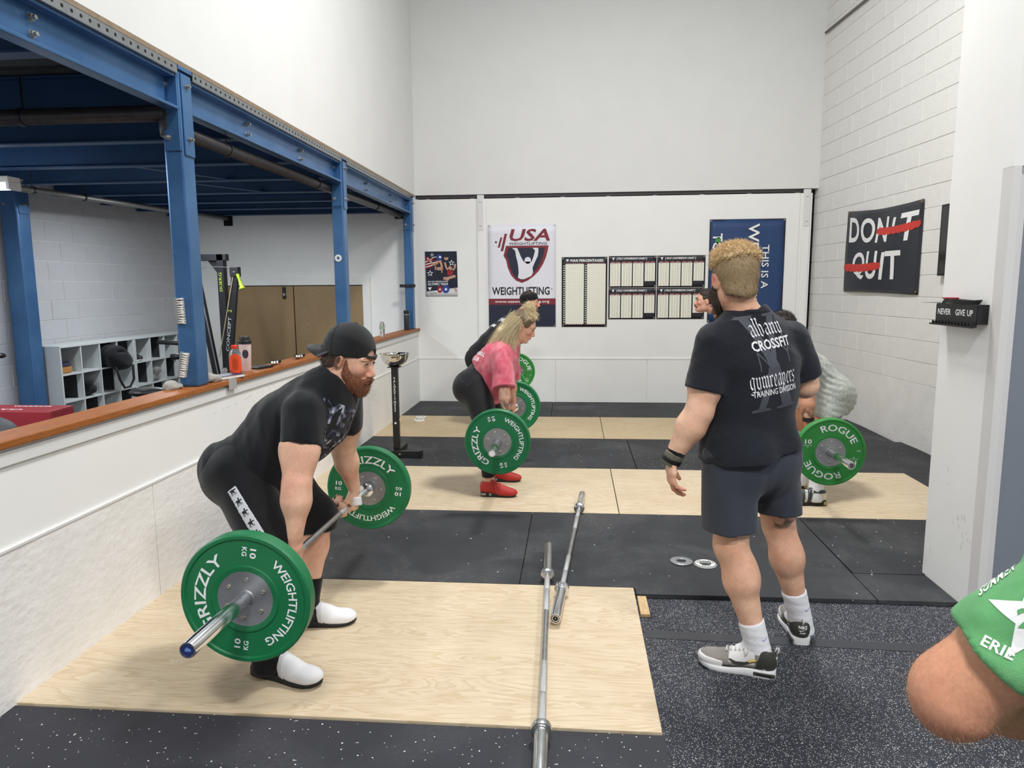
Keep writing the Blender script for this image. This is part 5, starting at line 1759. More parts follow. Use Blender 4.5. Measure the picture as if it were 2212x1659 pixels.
# socks and lifting shoes
TA2s = []
for an, kn in ((J['anR'], J['knR']), (J['anL'], J['knL'])):
    T = Sdf(); ax = nrm(kn - an)
    T.add(eseg(an - ax * .05, an + ax * .16, (.047, .054), (.058, .062), (0, 1, 0)), 0); T.add(cone(an, an + V(.08, 0, -.05), .036, .026), .02); T.cut(an + ax * .125, ax, .004); T.keep(lambda P: .05 - P[:, 2], .002)
    TA2s.append(T); so = sdf_obj('sock', T, .006, cloth('black sock knit', '121215', .2, 30, .3), A)
    ts = bvh(so); L = MB()
    a_, b_ = project(ts, [(-.022, -.008), (-.020, .014), (-.008, .022), (.008, .022), (.020, .014), (.022, -.008), (.012, -.02), (-.012, -.02)], [tuple(range(8))], an + ax * .075, (1, 0, 0), (0, 0, 1), (0, -1, 0), .001, .02)
    L.add(a_, b_); print_text(L, ts, 'HG', an + ax * .035, (1, 0, 0), (0, 0, 1), (0, -1, 0), .016, .035, .001, .02, off=.03)
    L.obj('sock_print', mat('grey sock print', 'A9A9AD', .7, 0, .1), so)
stA = dict(sole_mat=M_SOLE_B, upper_mat=M_LSHOE_B, lace_mat=M_BLK, heel=.038, sole=.016, spring=.012, laces=3,
           regions=[('toe_cap', lambda x, y, z: ((.54 - 1.5 * np.abs(z - .03) - .3 * np.clip(z - .06, 0, 1)) - x) * .25, M_LSHOE_W, .0012), ('heel_flash', lambda x, y, z: np.maximum(np.abs(z - .085 + .06 * x) - .006, x - .30), M_LSHOE_W, .0014)],
           straps=[(.49, .013, mat('pale grey strap', 'CFCFD3', .6, 0, .05)), (.38, .015, M_LSHOE_B)])
for heel, toe, sd in ((V(-1.30, 2.635, .0245), V(-.986, 2.545, .0245), 1), (V(-1.325, 3.03, .0245), V(-1.012, 3.085, .0245), -1)):
    u, fp, F, so = shoe(A, heel, toe, (0, 0, 1), stA, wd=.054, side=sd)
    sg = -1
    c = [(.20 + .035 * math.cos(a * PI / 10), .060 + .011 * math.sin(a * PI / 10)) for a in range(20)]
    ci = [(.20 + .027 * math.cos(a * PI / 10), .060 + .0085 * math.sin(a * PI / 10)) for a in range(20)]
    tree = bvh(u)
    L = MB()
    for k in range(20):
        j = (k + 1) % 20
        vs = [c[k], ci[k], ci[j], c[j]]; out = []
        for a_, b_ in vs:
            q = fp(a_, 0, b_) + F.y * sg * .2; h = tree.ray_cast(Vector(q), Vector(-F.y * sg), .3); out.append(np.array(h[0]) + np.array(h[1]) * .001 if h[0] is not None else None)
        if all(q is not None for q in out):
            L.add(out, [(0, 1, 2, 3)])
    print_text(L, tree, 'UT', fp(.20, 0, .056) , F.x, F.z, F.y * sg, .008, .012, .001, .02)
    print_text(L, tree, 'LABORATORY', fp(.36, 0, .088), F.x, F.z, F.y * sg, .009, .06, .007, .02, off=.02)
    L.obj('shoe_emblem', M_WHITEINK, u)

def bare_parts(J, F):
    out = [(F.o, F.o + F.z * .02, .15)]
    for s_ in 'RL':
        d_ = nrm(J['wr' + s_] - J['el' + s_]); out.append((J['el' + s_] + d_ * .02, J['wr' + s_], .058)); out.append((J['wr' + s_], J['wr' + s_] + d_ * .10, .075))
    return out


tuck(bodyA, [TA1, TA2] + TA2s, bare_parts(J, FA))
# backwards cap
M_CAP = cloth('washed black twill', '232325', .35, 9, .3, .85, 500, '4A4A48')
M_CAPMESH = cloth('black cap mesh', '17181A', .2, 30, .5, .6, 1500)
kA = FA.k
T = Sdf(); T.add(ell(FA(-.016, 0, .036), np.array((.106, .087, .108)) * kA, FA.M), 0)
capcut = lambda P: -(FA.loc(P)[:, 2] - (.018 + .20 * FA.loc(P)[:, 0]))
T.keep(capcut, .003)
arch = FA(.095, 0, .050)
T.sub(ell(FA(.098, 0, .044), np.array((.04, .036, .024)) * kA, FA.M), .003)
cap = sdf_obj('cap', T, .005, M_CAPMESH, A)
U = Sdf(); U.ops = [T.ops[0]]; U.grow(.002); U.keep(capcut, .003); U.keep(lambda P: FA.loc(P)[:, 0] + .048 + .25 * (FA.loc(P)[:, 2] - .03), .002)
sdf_obj('front_panel', U, .005, M_CAP, cap)
m = MB(); n = 14; top = []; 
for q in range(n + 1):
    a = -1.15 + 2.3 * q / n
    for j in range(4):
        r0 = 1 + j / 3 * .74
        x, y = -.020 - .098 * math.cos(a) * (r0 if j else 1) , .086 * math.sin(a) * (1 + .06 * j)
        top.append((x, y, .022 - .022 * j / 3 - .45 * (y * y) * (1 + j * .5)))
vs = [FA(*p) for p in top] + [FA(p[0], p[1], p[2] - .004) for p in top]; N = len(top)
fs = [(i * 4 + j, i * 4 + j + 1, (i + 1) * 4 + j + 1, (i + 1) * 4 + j) for i in range(n) for j in range(3)]
fs += [tuple(N + i for i in reversed(f)) for f in fs]
fs += [(i * 4 + 3, N + i * 4 + 3, N + (i + 1) * 4 + 3, (i + 1) * 4 + 3) for i in range(n)] + [(j, j + 1, N + j + 1, N + j) for j in range(3)] + [(n * 4 + j + 1, n * 4 + j, N + n * 4 + j, N + n * 4 + j + 1) for j in range(3)]
m.add(vs, fs).obj('brim', M_CAP, cap, smooth=True)
MB().lathe(FA(-.016, 0, .143), FA.z, [(.010, 0), (.008, .004), (0, .006)], 12).obj('cap_button', M_CAP, cap, smooth=True)
st = MB(); pts = []
for q in range(9):
    a = -.45 + .9 * q / 8; pts.append(FA(-.016 + .1075 * math.cos(a), .0885 * math.sin(a), .040))
st.tube(pts, .0065, 8).obj('strap', M_CAPMESH, cap, smooth=True)
for q in range(6):
    pts = [FA(-.016 + .1065 * math.cos(.15) * math.cos(e) ** .6, 0, 0) for e in (0,)]
# hair below the cap, beard
M_HAIRB = mat('brown hair', '4C3526', .6, 0, .3, 200); M_BEARD = mat('reddish beard', '7C4A30', .65, 0, .35, 220)
T = Sdf(); T.add(ell(FA(-.020, 0, .030), np.array((.0985, .0795, .092)) * kA, FA.M), 0)
T.add(ell(FA(-.05, 0, -.03), np.array((.060, .066, .045)) * kA, FA.M), .03)
T.keep(lambda P: FA.loc(P)[:, 0] - (.010 + .25 * (FA.loc(P)[:, 2] + .02)), .004); T.keep(lambda P: -(FA.loc(P)[:, 2] + .062 + .0 * FA.loc(P)[:, 0]), .004)
T.sub(ell(FA(.0, -.082, -.008), np.array((.024, .03, .034)) * kA, FA.M), .003); T.sub(ell(FA(.0, .082, -.008), np.array((.024, .03, .034)) * kA, FA.M), .003)
T.bump(folds(5, .0012, 160))
hairA = sdf_obj('hair', T, .0045, M_HAIRB, A)
P_, N_ = surf_points(hairA, 1500, lambda P: (FA.loc(P)[:, 2] < .03) & (FA.loc(P)[:, 0] < .02), 4)
strands('hair_strands', P_, [nrm(n * .7 - FA.z * .9 - FA.x * .3) for n in N_], .016, M_HAIRB, hairA, .0009)
T = Sdf()
for prm, kk in (((FA(.044, 0, -.092), (.052, .053, .036)), .02), ((FA(.076, 0, -.100), (.026, .032, .027)), .02)):
    T.add(ell(prm[0], np.array(prm[1]) * kA, FA.M), kk)
for s in (1, -1):
    T.add(ell(FA(.026, .0515 * s, -.062), np.array((.040, .018, .042)) * kA, FA.M), .02)
    T.add(ell(FA(.054, .039 * s, -.070), np.array((.030, .020, .030)) * kA, FA.M), .02)
    T.add(cone(FA(.016, .067 * s, .010), FA(.022, .061 * s, -.05), .0080 * kA, .0160 * kA), .02)
    T.add(cone(FA(.101, .003 * s, -.0475), FA(.085, .029 * s, -.062), .0080 * kA, .0080 * kA), .008)
    T.add(cone(FA(.085, .029 * s, -.062), FA(.074, .030 * s, -.088), .0090 * kA, .015 * kA), .01)
T.sub(ell(FA(.105, 0, -.0640), np.array((.026, .015, .0065)) * kA, FA.M), .004)
T.bump(folds(7, .0016, 170))
bd = sdf_obj('beard', T, .0042, M_BEARD, A)
P_, N_ = surf_points(bd, 3000, lambda P: FA.loc(P)[:, 2] < .0, 5)
strands('beard_strands', P_, [nrm(n * .7 - FA.z * .8 + FA.x * .1) for n in N_], .0085, M_BEARD, bd, .0008)
# ================================================================== B: coach seen from behind
B = thing('person', (.85, 2.95, .0), 'coach standing with his back to the camera in dark tee, grey shorts and white socks', 'person')
fB = nrm(V(-.44, .90, 0)); lB = V(-fB[1], fB[0], 0)
JB = dict(hipL=V(.640, 2.895, .90), hipR=V(.812, 2.975, .90), knL=V(.650, 2.865, .53), knR=V(.893, 3.06, .55), anL=V(.763, 2.825, .105), anR=V(1.018, 3.115, .11),
          shL=V(.562, 2.872, 1.345), shR=V(.895, 3.030, 1.350), elL=V(.500, 2.835, 1.085), elR=V(.975, 3.065, 1.165), wrL=V(.398, 2.850, .885), wrR=V(.80, 3.27, 1.19))
S = Sdf()
torB = [(V(.735, 2.945, .92), .160, .118), (V(.732, 2.945, 1.03), .168, .122), (V(.727, 2.945, 1.16), .184, .130), (V(.722, 2.945, 1.27), .196, .128), (V(.715, 2.945, 1.355), .165, .098), (V(.705, 2.948, 1.41), .080, .072)]
S.add(loft(torB, lB), .03)
for s in (1, -1):
    S.add(ell(V(.745, 2.945, .88) - fB * .055 + lB * s * .075, (.10, .10, .115)), .05)
    S.add(cone(V(.705, 2.948, 1.435), V(.715, 2.945, 1.375) + lB * s * .13, .055, .060), .05)
leg(S, JB['hipL'], JB['knL'], JB['anL'], V(.62, 2.865, .05), (.100, .070, .071, .042), lB, V(.92, -.35, 0))
leg(S, JB['hipR'], JB['knR'], JB['anR'], V(1.03, 3.27, .05), (.100, .070, .071, .042), lB, V(.15, -1, 0))
arm(S, JB['shL'], JB['elL'], JB['wrL'], (.072, .056, .055, .033), lB, fB)
arm(S, JB['shR'], JB['elR'], JB['wrR'], (.072, .056, .055, .033), -lB, fB)
FB = Frame((.642, 2.955, 1.605), (-.24, .965, -.10), scale=1.06)
head_sdf(S, FB, V(.700, 2.948, 1.41), .066)
hand_sdf(S, JB['wrL'], V(.02, .05, -1), fB * .9 - lB * .25, -lB + fB * -.2, [(.45, .5, .35), (.35, .45, .3), (.35, .5, .3), (.45, .55, .35)], .3, 1.04, .25)
hand_sdf(S, JB['wrR'], nrm(V(-.75, -.1, .1)), V(0, 0, 1), -fB, (.5, .5, .3), .2, 1.04, .3)
tat = lambda c, r, seed, fq=70: (lambda P: np.clip((1 - np.linalg.norm(P - np.asarray(c), axis=1) / r) * 5, 0, 1) * np.clip((wob(P, seed, fq) + .15) * 3, 0, 1) * .75)
paint = [(lambda P: .2 + .4 * wob(P, 6, 18), 'D69C7C'), (sph(FB(-.01, .08, 0), .035, .8), 'CE8168'), (tat(V(.885, 3.0, .60), .05, 3), '4C4844'),
         (lambda P: np.clip(((JB['wrL'] + V(0, 0, -.06))[2] - P[:, 2]) * 10, 0, .6) * (P[:, 0] < .46) * (P[:, 2] > .6), 'C4785E')]
bodyB = sdf_obj('body', S, .0044, M_SKIN, B, paint, 'EAC2A6')
eyes(FB, B, '5E7684', '5A4634')

M_TEEB = cloth('dark navy tee', '1E2129', .25, 5, .3)
T = Sdf()
T.add(loft([(V(.706, 2.94, .84), .204, .166), (V(.712, 2.945, .94), .194, .156)] + [(c, a + .015, b + .014) for c, a, b in torB[1:-1]] + [(V(.704, 2.948, 1.435), .090, .084)], lB), .03)
for s in (1, -1):
    T.add(cone(V(.703, 2.948, 1.445), V(.715, 2.945, 1.375) + lB * s * .13, .062, .069), .05)
cap_sleeve(T, JB['shL'] + V(0, 0, .004), JB['elL'], .68, .080, .079, .024, fB)
cap_sleeve(T, JB['shR'] + V(0, 0, .004), JB['elR'], .82, .080, .082, .024, fB)
for s in (1, -1):
    T.add(ell(V(.735, 2.945, .87) - fB * .05 + lB * s * .072, (.128, .128, .15)), .05)
T.sub(cone(V(.696, 2.954, 1.498), V(.683, 2.977, 1.58), .074, .092), .006)
T.cut(V(.745, 2.945, .915), -V(0, 0, 1) - V(.9, .44, 0) * -.17, .005)
T.bump(folds(31, .004, 13, (1, 1, .6))); T.bump(folds(33, .005, 10, (1.4, 1.4, .35))); T.bump(folds(35, .0022, 32, (.8, .8, 1.1)))
TB1 = T; teeB = sdf_obj('t_shirt', T, .006, M_TEEB, B)
mm = MB(); ring = []; u = nrm(V(-.08, .14, 1)); e1 = lB; e2 = np.cross(u, e1)
for k in range(30):
    a = 2 * PI * k / 30; ring.append(V(.697, 2.953, 1.468) + .081 * math.cos(a) * e1 + .081 * math.sin(a) * e2)
mm.tube(ring + [ring[0], ring[1]], .0095, 8); mm.obj('collar', M_TEEB, teeB, smooth=True)

# back print
trB = bvh(teeB); nB = nrm(-fB + V(.10, -.05, 0)); uxB = nrm(np.cross(V(0, 0, 1), nB)); uyB = V(0, 0, 1)
if uxB[0] < 0:
    uxB = -uxB
uxB, uyB = nrm(uxB + uyB * .13), nrm(uyB - uxB * .13)


def blackletter(word):
    """broad-nib strokes; returns verts and faces in x-height units"""
    vs, fs = [], []; x0 = 0
    def st(xa, ya, xb, yb, w=.17, an=.72):
        n = (w * math.cos(an) * .5, w * math.sin(an) * .5); o = len(vs)
        vs.extend([(x0 + xa - n[0], ya - n[1]), (x0 + xa + n[0], ya + n[1]), (x0 + xb + n[0], yb + n[1]), (x0 + xb - n[0], yb - n[1])]); fs.append((o, o + 1, o + 2, o + 3))
    def minim(x, t=.86, b=.14, dt=True, db=True):
        st(x, t, x, b)
        if dt:
            st(x - .12, t + .06, x + .07, t - .10)
        if db:
            st(x - .06, b + .08, x + .13, b - .08)
    for ch in word:
        if ch == 'a':
            minim(.55, dt=False); st(.08, .80, .38, .98); st(.38, .98, .57, .82); st(.10, .42, .10, .15); st(.08, .18, .27, .02); st(.27, .02, .52, .2, .08); st(.10, .45, .5, .60, .08); w = .82
        elif ch == 'l':
            minim(.15, 1.45, .14); w = .42
        elif ch == 'b':
            minim(.15, 1.45, .14, True, False); st(.13, .16, .34, -.02); minim(.56, .86, .20, False, False); st(.2, .80, .38, .98, .08); st(.36, .96, .58, .80); st(.34, -.02, .58, .22, .1); w = .84
        elif ch == 'n':
            minim(.15); minim(.58, dt=False); st(.2, .72, .40, .95, .07); st(.38, .96, .6, .80); w = .88
        elif ch == 'm':
            minim(.15); minim(.56, dt=False); minim(.97, dt=False); st(.2, .72, .38, .95, .07); st(.36, .96, .58, .80); st(.6, .72, .78, .95, .07); st(.77, .96, .99, .80); w = 1.26
        elif ch == 'y':
            minim(.15, db=False); minim(.58, .86, .0, True, False); st(.14, .18, .36, .0); st(.36, .0, .56, .2, .07); st(.58, .02, .25, -.42, .11); st(.30, -.40, .05, -.30, .11); w = .86
        elif ch == 'g':
            minim(.13, .80, .2, False, False); minim(.56, .86, -.12, False, False); st(.12, .80, .34, .97); st(.32, .97, .66, .86); st(.12, .2, .34, .03); st(.34, .03, .56, .2, .07); st(.56, -.1, .30, -.42, .13); st(.32, -.42, .05, -.30, .12); w = .86
        elif ch == 'r':
            minim(.15); st(.2, .74, .38, .96, .07); st(.36, .95, .55, .82); w = .62
        elif ch == 'e':
            minim(.13, .78, .2, False, False); st(.12, .78, .34, .97); st(.33, .97, .52, .80); st(.52, .8, .48, .58, .12); st(.48, .58, .16, .44, .08); st(.12, .2, .34, .02); st(.34, .02, .55, .18, .08); w = .70
        elif ch == 'p':
            minim(.15, .86, -.42, True, False); minim(.58, .84, .18, False, False); st(.2, .74, .38, .96, .07); st(.37, .96, .6, .80); st(.16, .16, .36, .0); st(.36, .0, .6, .2, .08); w = .86
        elif ch == 's':
            st(.12, .72, .34, .95); st(.34, .95, .52, .82); st(.12, .72, .14, .55); st(.13, .55, .46, .40); st(.46, .40, .46, .2); st(.46, .2, .25, .02); st(.25, .02, .06, .15); w = .66
        x0 += w
    return np.array(vs), fs, x0


def bl_print(mb, word, o, size, width, lift):
    v, f, w = blackletter(word); v = v.copy(); v[:, 0] = (v[:, 0] - w / 2) * width / w; v[:, 1] *= size
    a, b = project(trB, v, f, o, uxB, uyB, nB, lift, .02); mb.add(a, b)


def bpos(px, py):
    return at(px, py, 2.84)


M_GHOST = mat('faded grey print', '484A53', .75, 0, .12, 30)
M_SHIRTW = mat('cracked white print', 'E2E3E4', .65, 0, .12, 90)
L = MB()
X = [(-.50, 1.0), (-.10, 1.0), (-.10, .955), (-.17, .94), (.02, .20), (.20, .94), (.10, .955), (.10, 1.0), (.50, 1.0), (.50, .955), (.36, .93), (.10, .05), (.40, -.92), (.55, -.955), (.55, -1.0), (.02, -1.0), (.02, -.955), (.14, -.93), (-.03, -.25), (-.24, -.93), (-.12, -.955), (-.12, -1.0), (-.52, -1.0), (-.52, -.955), (-.40, -.92), (-.10, -.03), (-.36, .93), (-.50, .955)]
oX = bpos(1657, 782)
a_, b_ = project(trB, [(x * .30 * .66, y * .185) for x, y in X], [tuple(range(len(X)))], oX, uxB, uyB, nB, .0012, .025); L.add(a_, b_); L.obj('ghost_print', M_GHOST, teeB); L = MB()
print_text(L, trB, 'N', bpos(1638, 800), uxB, uyB, nB, .085, .058, .0016, .02, off=-.02); L.obj('ghost_print', M_GHOST, teeB); L = MB(); print_text(L, trB, 'Y', bpos(1712, 783), uxB, uyB, nB, .085, .058, .0016, .02, off=-.02)
L.obj('ghost_print', M_GHOST, teeB)
for fn in (lambda L: bl_print(L, 'albany', bpos(1664, 724), .046, .150, .0022), lambda L: print_text(L, trB, 'CROSSFIT', bpos(1668, 752), uxB, uyB, nB, .038, .185, .0022, .02, off=.035),
           lambda L: bl_print(L, 'gymreapers', bpos(1664, 832), .050, .215, .0022), lambda L: print_text(L, trB, 'TRAINING DIVISION', bpos(1667, 848), uxB, uyB, nB, .024, .205, .0022, .02, off=.02)):
    L = MB(); fn(L); L.obj('shirt_print', M_SHIRTW, teeB)

M_SHORTB = cloth('charcoal shorts', '3B3F49', .18, 4, .15, .6, 900)
T = Sdf()
T.add(loft([(V(.735, 2.945, .85), .172, .138), (V(.735, 2.945, .93), .168, .134), (V(.735, 2.945, 1.0), .160, .122)], lB), .03)
for s in (1, -1):
    T.add(ell(V(.735, 2.945, .87) - fB * .05 + lB * s * .072, (.106, .106, .13)), .05)
for h, k_ in (('hipL', 'knL'), ('hipR', 'knR')):
    T.add(eseg(JB[h], JB[k_] + V(0, 0, -.06), (.114, .120), (.106, .110), lB), .04)
hemz = {1: .575, -1: .600}
mid = V(.772, 2.96, 0)
T.keep(lambda P: np.where((P - mid) @ lB > 0, .597, .620) - P[:, 2], .003)
T.sub(eseg(V(.772, 2.955, .40), V(.772, 2.955, .66), (.014, .16), (.006, .16), lB), .02)
T.bump(folds(41, .004, 16, (1, 1, .5))); T.bump(folds(43, .004, 12, (1.6, 1.6, .4)))
TB2 = T; shB = sdf_obj('shorts', T, .006, M_SHORTB, B)
# socks
M_SOCKW = cloth('white sock knit', 'E6E6EA', .08, 20, .6, .9, 260)
TBs = []
for an, kn, cut in ((JB['anL'], JB['knL'], .115), (JB['anR'], JB['knR'], .135)):
    T = Sdf(); ax = nrm(kn - an)
    T.add(eseg(an - ax * .07, an + ax * .17, (.047, .052), (.053, .056), lB), 0); T.add(cone(an, an * .55 + (V(.62, 2.865, .05) if an[0] < .9 else V(1.03, 3.27, .05)) * .45, .036, .028), .02); T.cut(an + ax * cut, ax, .004); T.keep(lambda P: .035 - P[:, 2], .002); T.bump(folds(5, .0012, 60, (.2, .2, 1.5)))
    TBs.append(T); so = sdf_obj('sock', T, .006, M_SOCKW, B)
    ts = bvh(so); L = MB(); c = an + ax * .055
    side_d = nrm(V(.55, -.8, 0))
    sw = [(-.016, .004), (-.012, -.003), (-.004, -.004), (.020, .010), (-.003, .001), (-.010, .000)]
    a_, b_ = project(ts, sw, [tuple(range(6))], c, nrm(np.cross(V(0, 0, 1), side_d)), V(0, 0, 1), side_d, .001, .02); L.add(a_, b_)
    L.obj('sock_mark', mat('blue sock mark', '7A86C8', .7, 0, 0), so)
tuck(bodyB, [TB1, TB2] + TBs, bare_parts(JB, FB))
# sneakers
M_SNEAK = cloth('grey sneaker mesh', '8F8A84', .15, 30, .6, .7, 900); M_SNW = mat('white sneaker leather', 'D8D6D4', .5, 0, .04); M_SND = mat('dark olive suede', '35362F', .7, 0, .15, 60)
M_MID = mat('white midsole', 'D9D9DA', .5, 0, .04); M_LACE = mat('pale lace', 'C9C9C4', .7, 0, .1); M_YEL = mat('yellow trim', 'E2C86A', .6, 0, .05)
stB = dict(sole_mat=M_MID, upper_mat=M_SNEAK, lace_mat=M_LACE, heel=.034, sole=.022, spring=.016, laces=6,
           regions=[('toe_guard', lambda x, y, z: np.maximum(.66 - x, z - (.050 + .03 * (x - .7))) * .3, M_SNW, .0016),
                    ('heel_counter', lambda x, y, z: np.maximum(x - .24 + .9 * (z - .06), -1) * .3, M_SND, .0018),
                    ('mudguard', lambda x, y, z: np.maximum(z - (.046 - .012 * x), -1) * .8, M_SND, .0012),
                    ('eyestay', lambda x, y, z: np.maximum(np.maximum(.26 - x, x - .60), .046 - z) * .3, M_SNW, .0014)])
for heel, toe, sd in ((V(.83, 2.790, .0), V(.535, 2.885, .0), 1), (V(1.015, 3.055, .0), V(1.035, 3.36, .0), -1)):
    u, fp, F, so = shoe(B, heel, toe, (0, 0, 1), stB, wd=.052, side=sd)
    for sg in (1, -1):
        sw = [(.60, .060), (.52, .046), (.42, .043), (.15, .082), (.40, .058), (.50, .056), (.57, .063)]
        side_print(u, fp, F, u, sw, sg, M_SND, 'swoosh', .0035)
        side_print(u, fp, F, u, [(.24, .072), (.34, .060), (.34, .069), (.25, .080)], sg, M_YEL, 'side_trim', .004)
        m = MB(); q0 = fp(.14, sg * .0405, .018); m.obox(q0, (F.x, F.y, F.z), .042, .0045, .0075)
        q = m.obj('air_unit', M_SND, so, bevel=.003)
        MB().obox(q0 + F.y * sg * .003, (F.x, F.y, F.z), .030, .003, .0035).obj('air_window', mat('smoked window', '1E1F1C', .15, 0, 0), q, bevel=.002)
    L = MB(); tree = bvh(u)
    print_text(L, tree, 'NIKE', fp(0, 0, .078) - F.x * .05, -F.y, F.z, -F.x, .013, .032, .004, .01, off=.02)
    print_text(L, tree, 'AIR', fp(0, 0, .056) - F.x * .05, -F.y, F.z, -F.x, .008, .024, .004, .01)
    vs, fs = subdiv([(-.015, .002, 0), (-.010, -.004, 0), (.018, .007, 0), (-.008, .0, 0)], [(0, 1, 2, 3)], .02)
    a_, b_ = project(tree, [(p[0], p[1]) for p in vs], fs, fp(0, 0, .070) - F.x * .05, -F.y, F.z, -F.x, .004, .02); L.add(a_, b_)
    L.obj('heel_lettering', M_WHITEINK, u)
    MB().tube([fp(.03, 0, .10), fp(.0, 0, .122), fp(-.02, 0, .125), fp(-.022, 0, .11), fp(.005, 0, .092)], .004, 6).obj('pull_tab', M_LACE, u, smooth=True)

# wrist wrap and watch on the left wrist
w0 = JB['wrL']; fa = nrm(w0 - JB['elL'])
for a0, a1, r, mm_, nm in ((-.050, -.030, .0425, M_BLACKTEE, 'wrist_strap'), (-.032, .022, .0418, mat('camo wrist wrap', '6B6957', .8, 0, .5, 60, .3, 300), 'wrist_wrap'), (-.012, .010, .0455, M_BLK, 'watch_band')):
    T = Sdf(); T.add(eseg(w0 + fa * (a0 - .02), w0 + fa * (a1 + .02), (r, r * .86), (r * .95, r * .80), lB), 0); T.cut(w0 + fa * a0, -fa, .003); T.cut(w0 + fa * a1, fa, .003)
    sdf_obj(nm, T, .0045, mm_, B)
# hair: short brown back and sides, longer blond top; beard
M_HAIRS = mat('short brown hair', '97805F', .7, 0, .35, 160); M_HAIRT = mat('blond top hair', 'D6B98A', .6, 0, .3, 160); M_BEARDB = mat('dark beard', '3A2A20', .7, 0, .3, 200)
kB = FB.k
T = Sdf(); T.add(ell(FB(-.018, 0, .030), np.array((.0985, .0800, .093)) * kB, FB.M), 0); T.add(ell(FB(-.055, 0, -.045), np.array((.052, .060, .055)) * kB, FB.M), .03)
T.keep(lambda P: FB.loc(P)[:, 0] - (.030 + .45 * FB.loc(P)[:, 2]), .004); T.keep(lambda P: -(FB.loc(P)[:, 2] + .078 - .9 * np.abs(FB.loc(P)[:, 1]) ** 1.0 * .35), .004)
for s in (1, -1):
    T.sub(ell(FB(.004, .085 * s, -.010), np.array((.020, .03, .036)) * kB, FB.M), .003)
T.bump(folds(6, .0012, 170))
hairB = sdf_obj('hair', T, .0048, M_HAIRS, B)
P_, N_ = surf_points(hairB, 4200, lambda P: FB.loc(P)[:, 2] > -.09, 4)
strands('hair_strands', P_, [nrm(n * .55 - FB.z * 1.0) for n in N_], .010, M_HAIRS, hairB, .0007)
T = Sdf(); T.add(ell(FB(-.014, 0, .066), np.array((.100, .081, .072)) * kB, FB.M), 0); T.keep(lambda P: .056 - FB.loc(P)[:, 2] - .25 * FB.loc(P)[:, 0], .01); T.bump(folds(16, .005, 60)); T.bump(folds(18, .003, 130))
topB = sdf_obj('hair_top', T, .0048, M_HAIRT, hairB)
P_, N_ = surf_points(topB, 5200, lambda P: FB.loc(P)[:, 2] > .05, 8)
strands('hair_strands', P_, [nrm(n * 1.0 + FB.z * .25 + FB.x * .35 + np.array([math.sin(i), math.cos(i * 1.7), 0]) * .6) for i, n in enumerate(N_)], .021, M_HAIRT, hairB, .0011, seg=3, droop=.25)
T = Sdf()
for s in (1, -1):
    T.add(ell(FB(.020, .053 * s, -.066), np.array((.042, .024, .048)) * kB, FB.M), .02); T.add(cone(FB(.012, .070 * s, .0), FB(.014, .066 * s, -.05), .009 * kB, .018 * kB), .02)
    T.add(cone(FB(.100, .003 * s, -.0475), FB(.082, .029 * s, -.064), .007 * kB, .010 * kB), .01)
T.add(ell(FB(.045, 0, -.100), np.array((.056, .056, .042)) * kB, FB.M), .02); T.bump(folds(7, .002, 150))
bdB = sdf_obj('beard', T, .005, M_BEARDB, B)
P_, N_ = surf_points(bdB, 1500, lambda P: FB.loc(P)[:, 2] < .0, 5)
strands('beard_strands', P_, [nrm(n * .8 - FB.z * .7) for n in N_], .014, M_BEARDB, bdB, .0009)
# ------------------------------------------------------------------ the other lifters share one builder
def bent(label, X, Yc, sgn, J, tor, F, neckr, sizes, skin, paint, h, jaw=1.0, grip=True):
    """sgn: +1 faces the right of the picture, -1 the left; J in world coordinates"""
    T = thing('person', (X, Yc, .024), label, 'person'); S = Sdf(); side = V(0, 1, 0)
    S.add(loft(tor, side), .03)
    for hp in ('hipR', 'hipL'):
        S.add(ell(J[hp] + V(-.05 * sgn, (Yc - J[hp][1]) * .25, -.01), (sizes['butt'], sizes['butt'] * .85, sizes['butt'] * 1.05)), .05)
    for s in 'RL':
        leg(S, J['hip' + s], J['kn' + s], J['an' + s], J['an' + s] + V(.13 * sgn, 0, -.052), sizes['leg'], side, (-sgn, 0, 0))
        arm(S, J['sh' + s], J['el' + s], J['wr' + s], sizes['arm'], V(0, -1 if J['sh' + s][1] < Yc else 1, 0), V(sgn, 0, 0))
        io = 1 if J['sh' + s][1] < Yc else -1
        if grip:
            hand_sdf(S, J['wr' + s], V(.02 * sgn, .05 * io, -1), V(0, io, 0), V(-sgn, 0, 0), (1.15, 1.35, .75), .2, sizes.get('hand', 1.0), 1.0)
        else:
            hand_sdf(S, J['wr' + s], nrm(J['kn' + s] + V(.05 * sgn, 0, -.03) - J['wr' + s]), V(0, io, 0), V(-sgn, 0, -.4), (.5, .5, .3), .3, sizes.get('hand', 1.0), .4)
    head_sdf(S, F, tor[-1][0], neckr, jaw=jaw)
    return T, sdf_obj('body', S, h, M_SKIN, T, paint, skin)


def garment(name, parent, build, m, h=.007):
    T = Sdf(); build(T); return T, sdf_obj(name, T, h, m, parent)


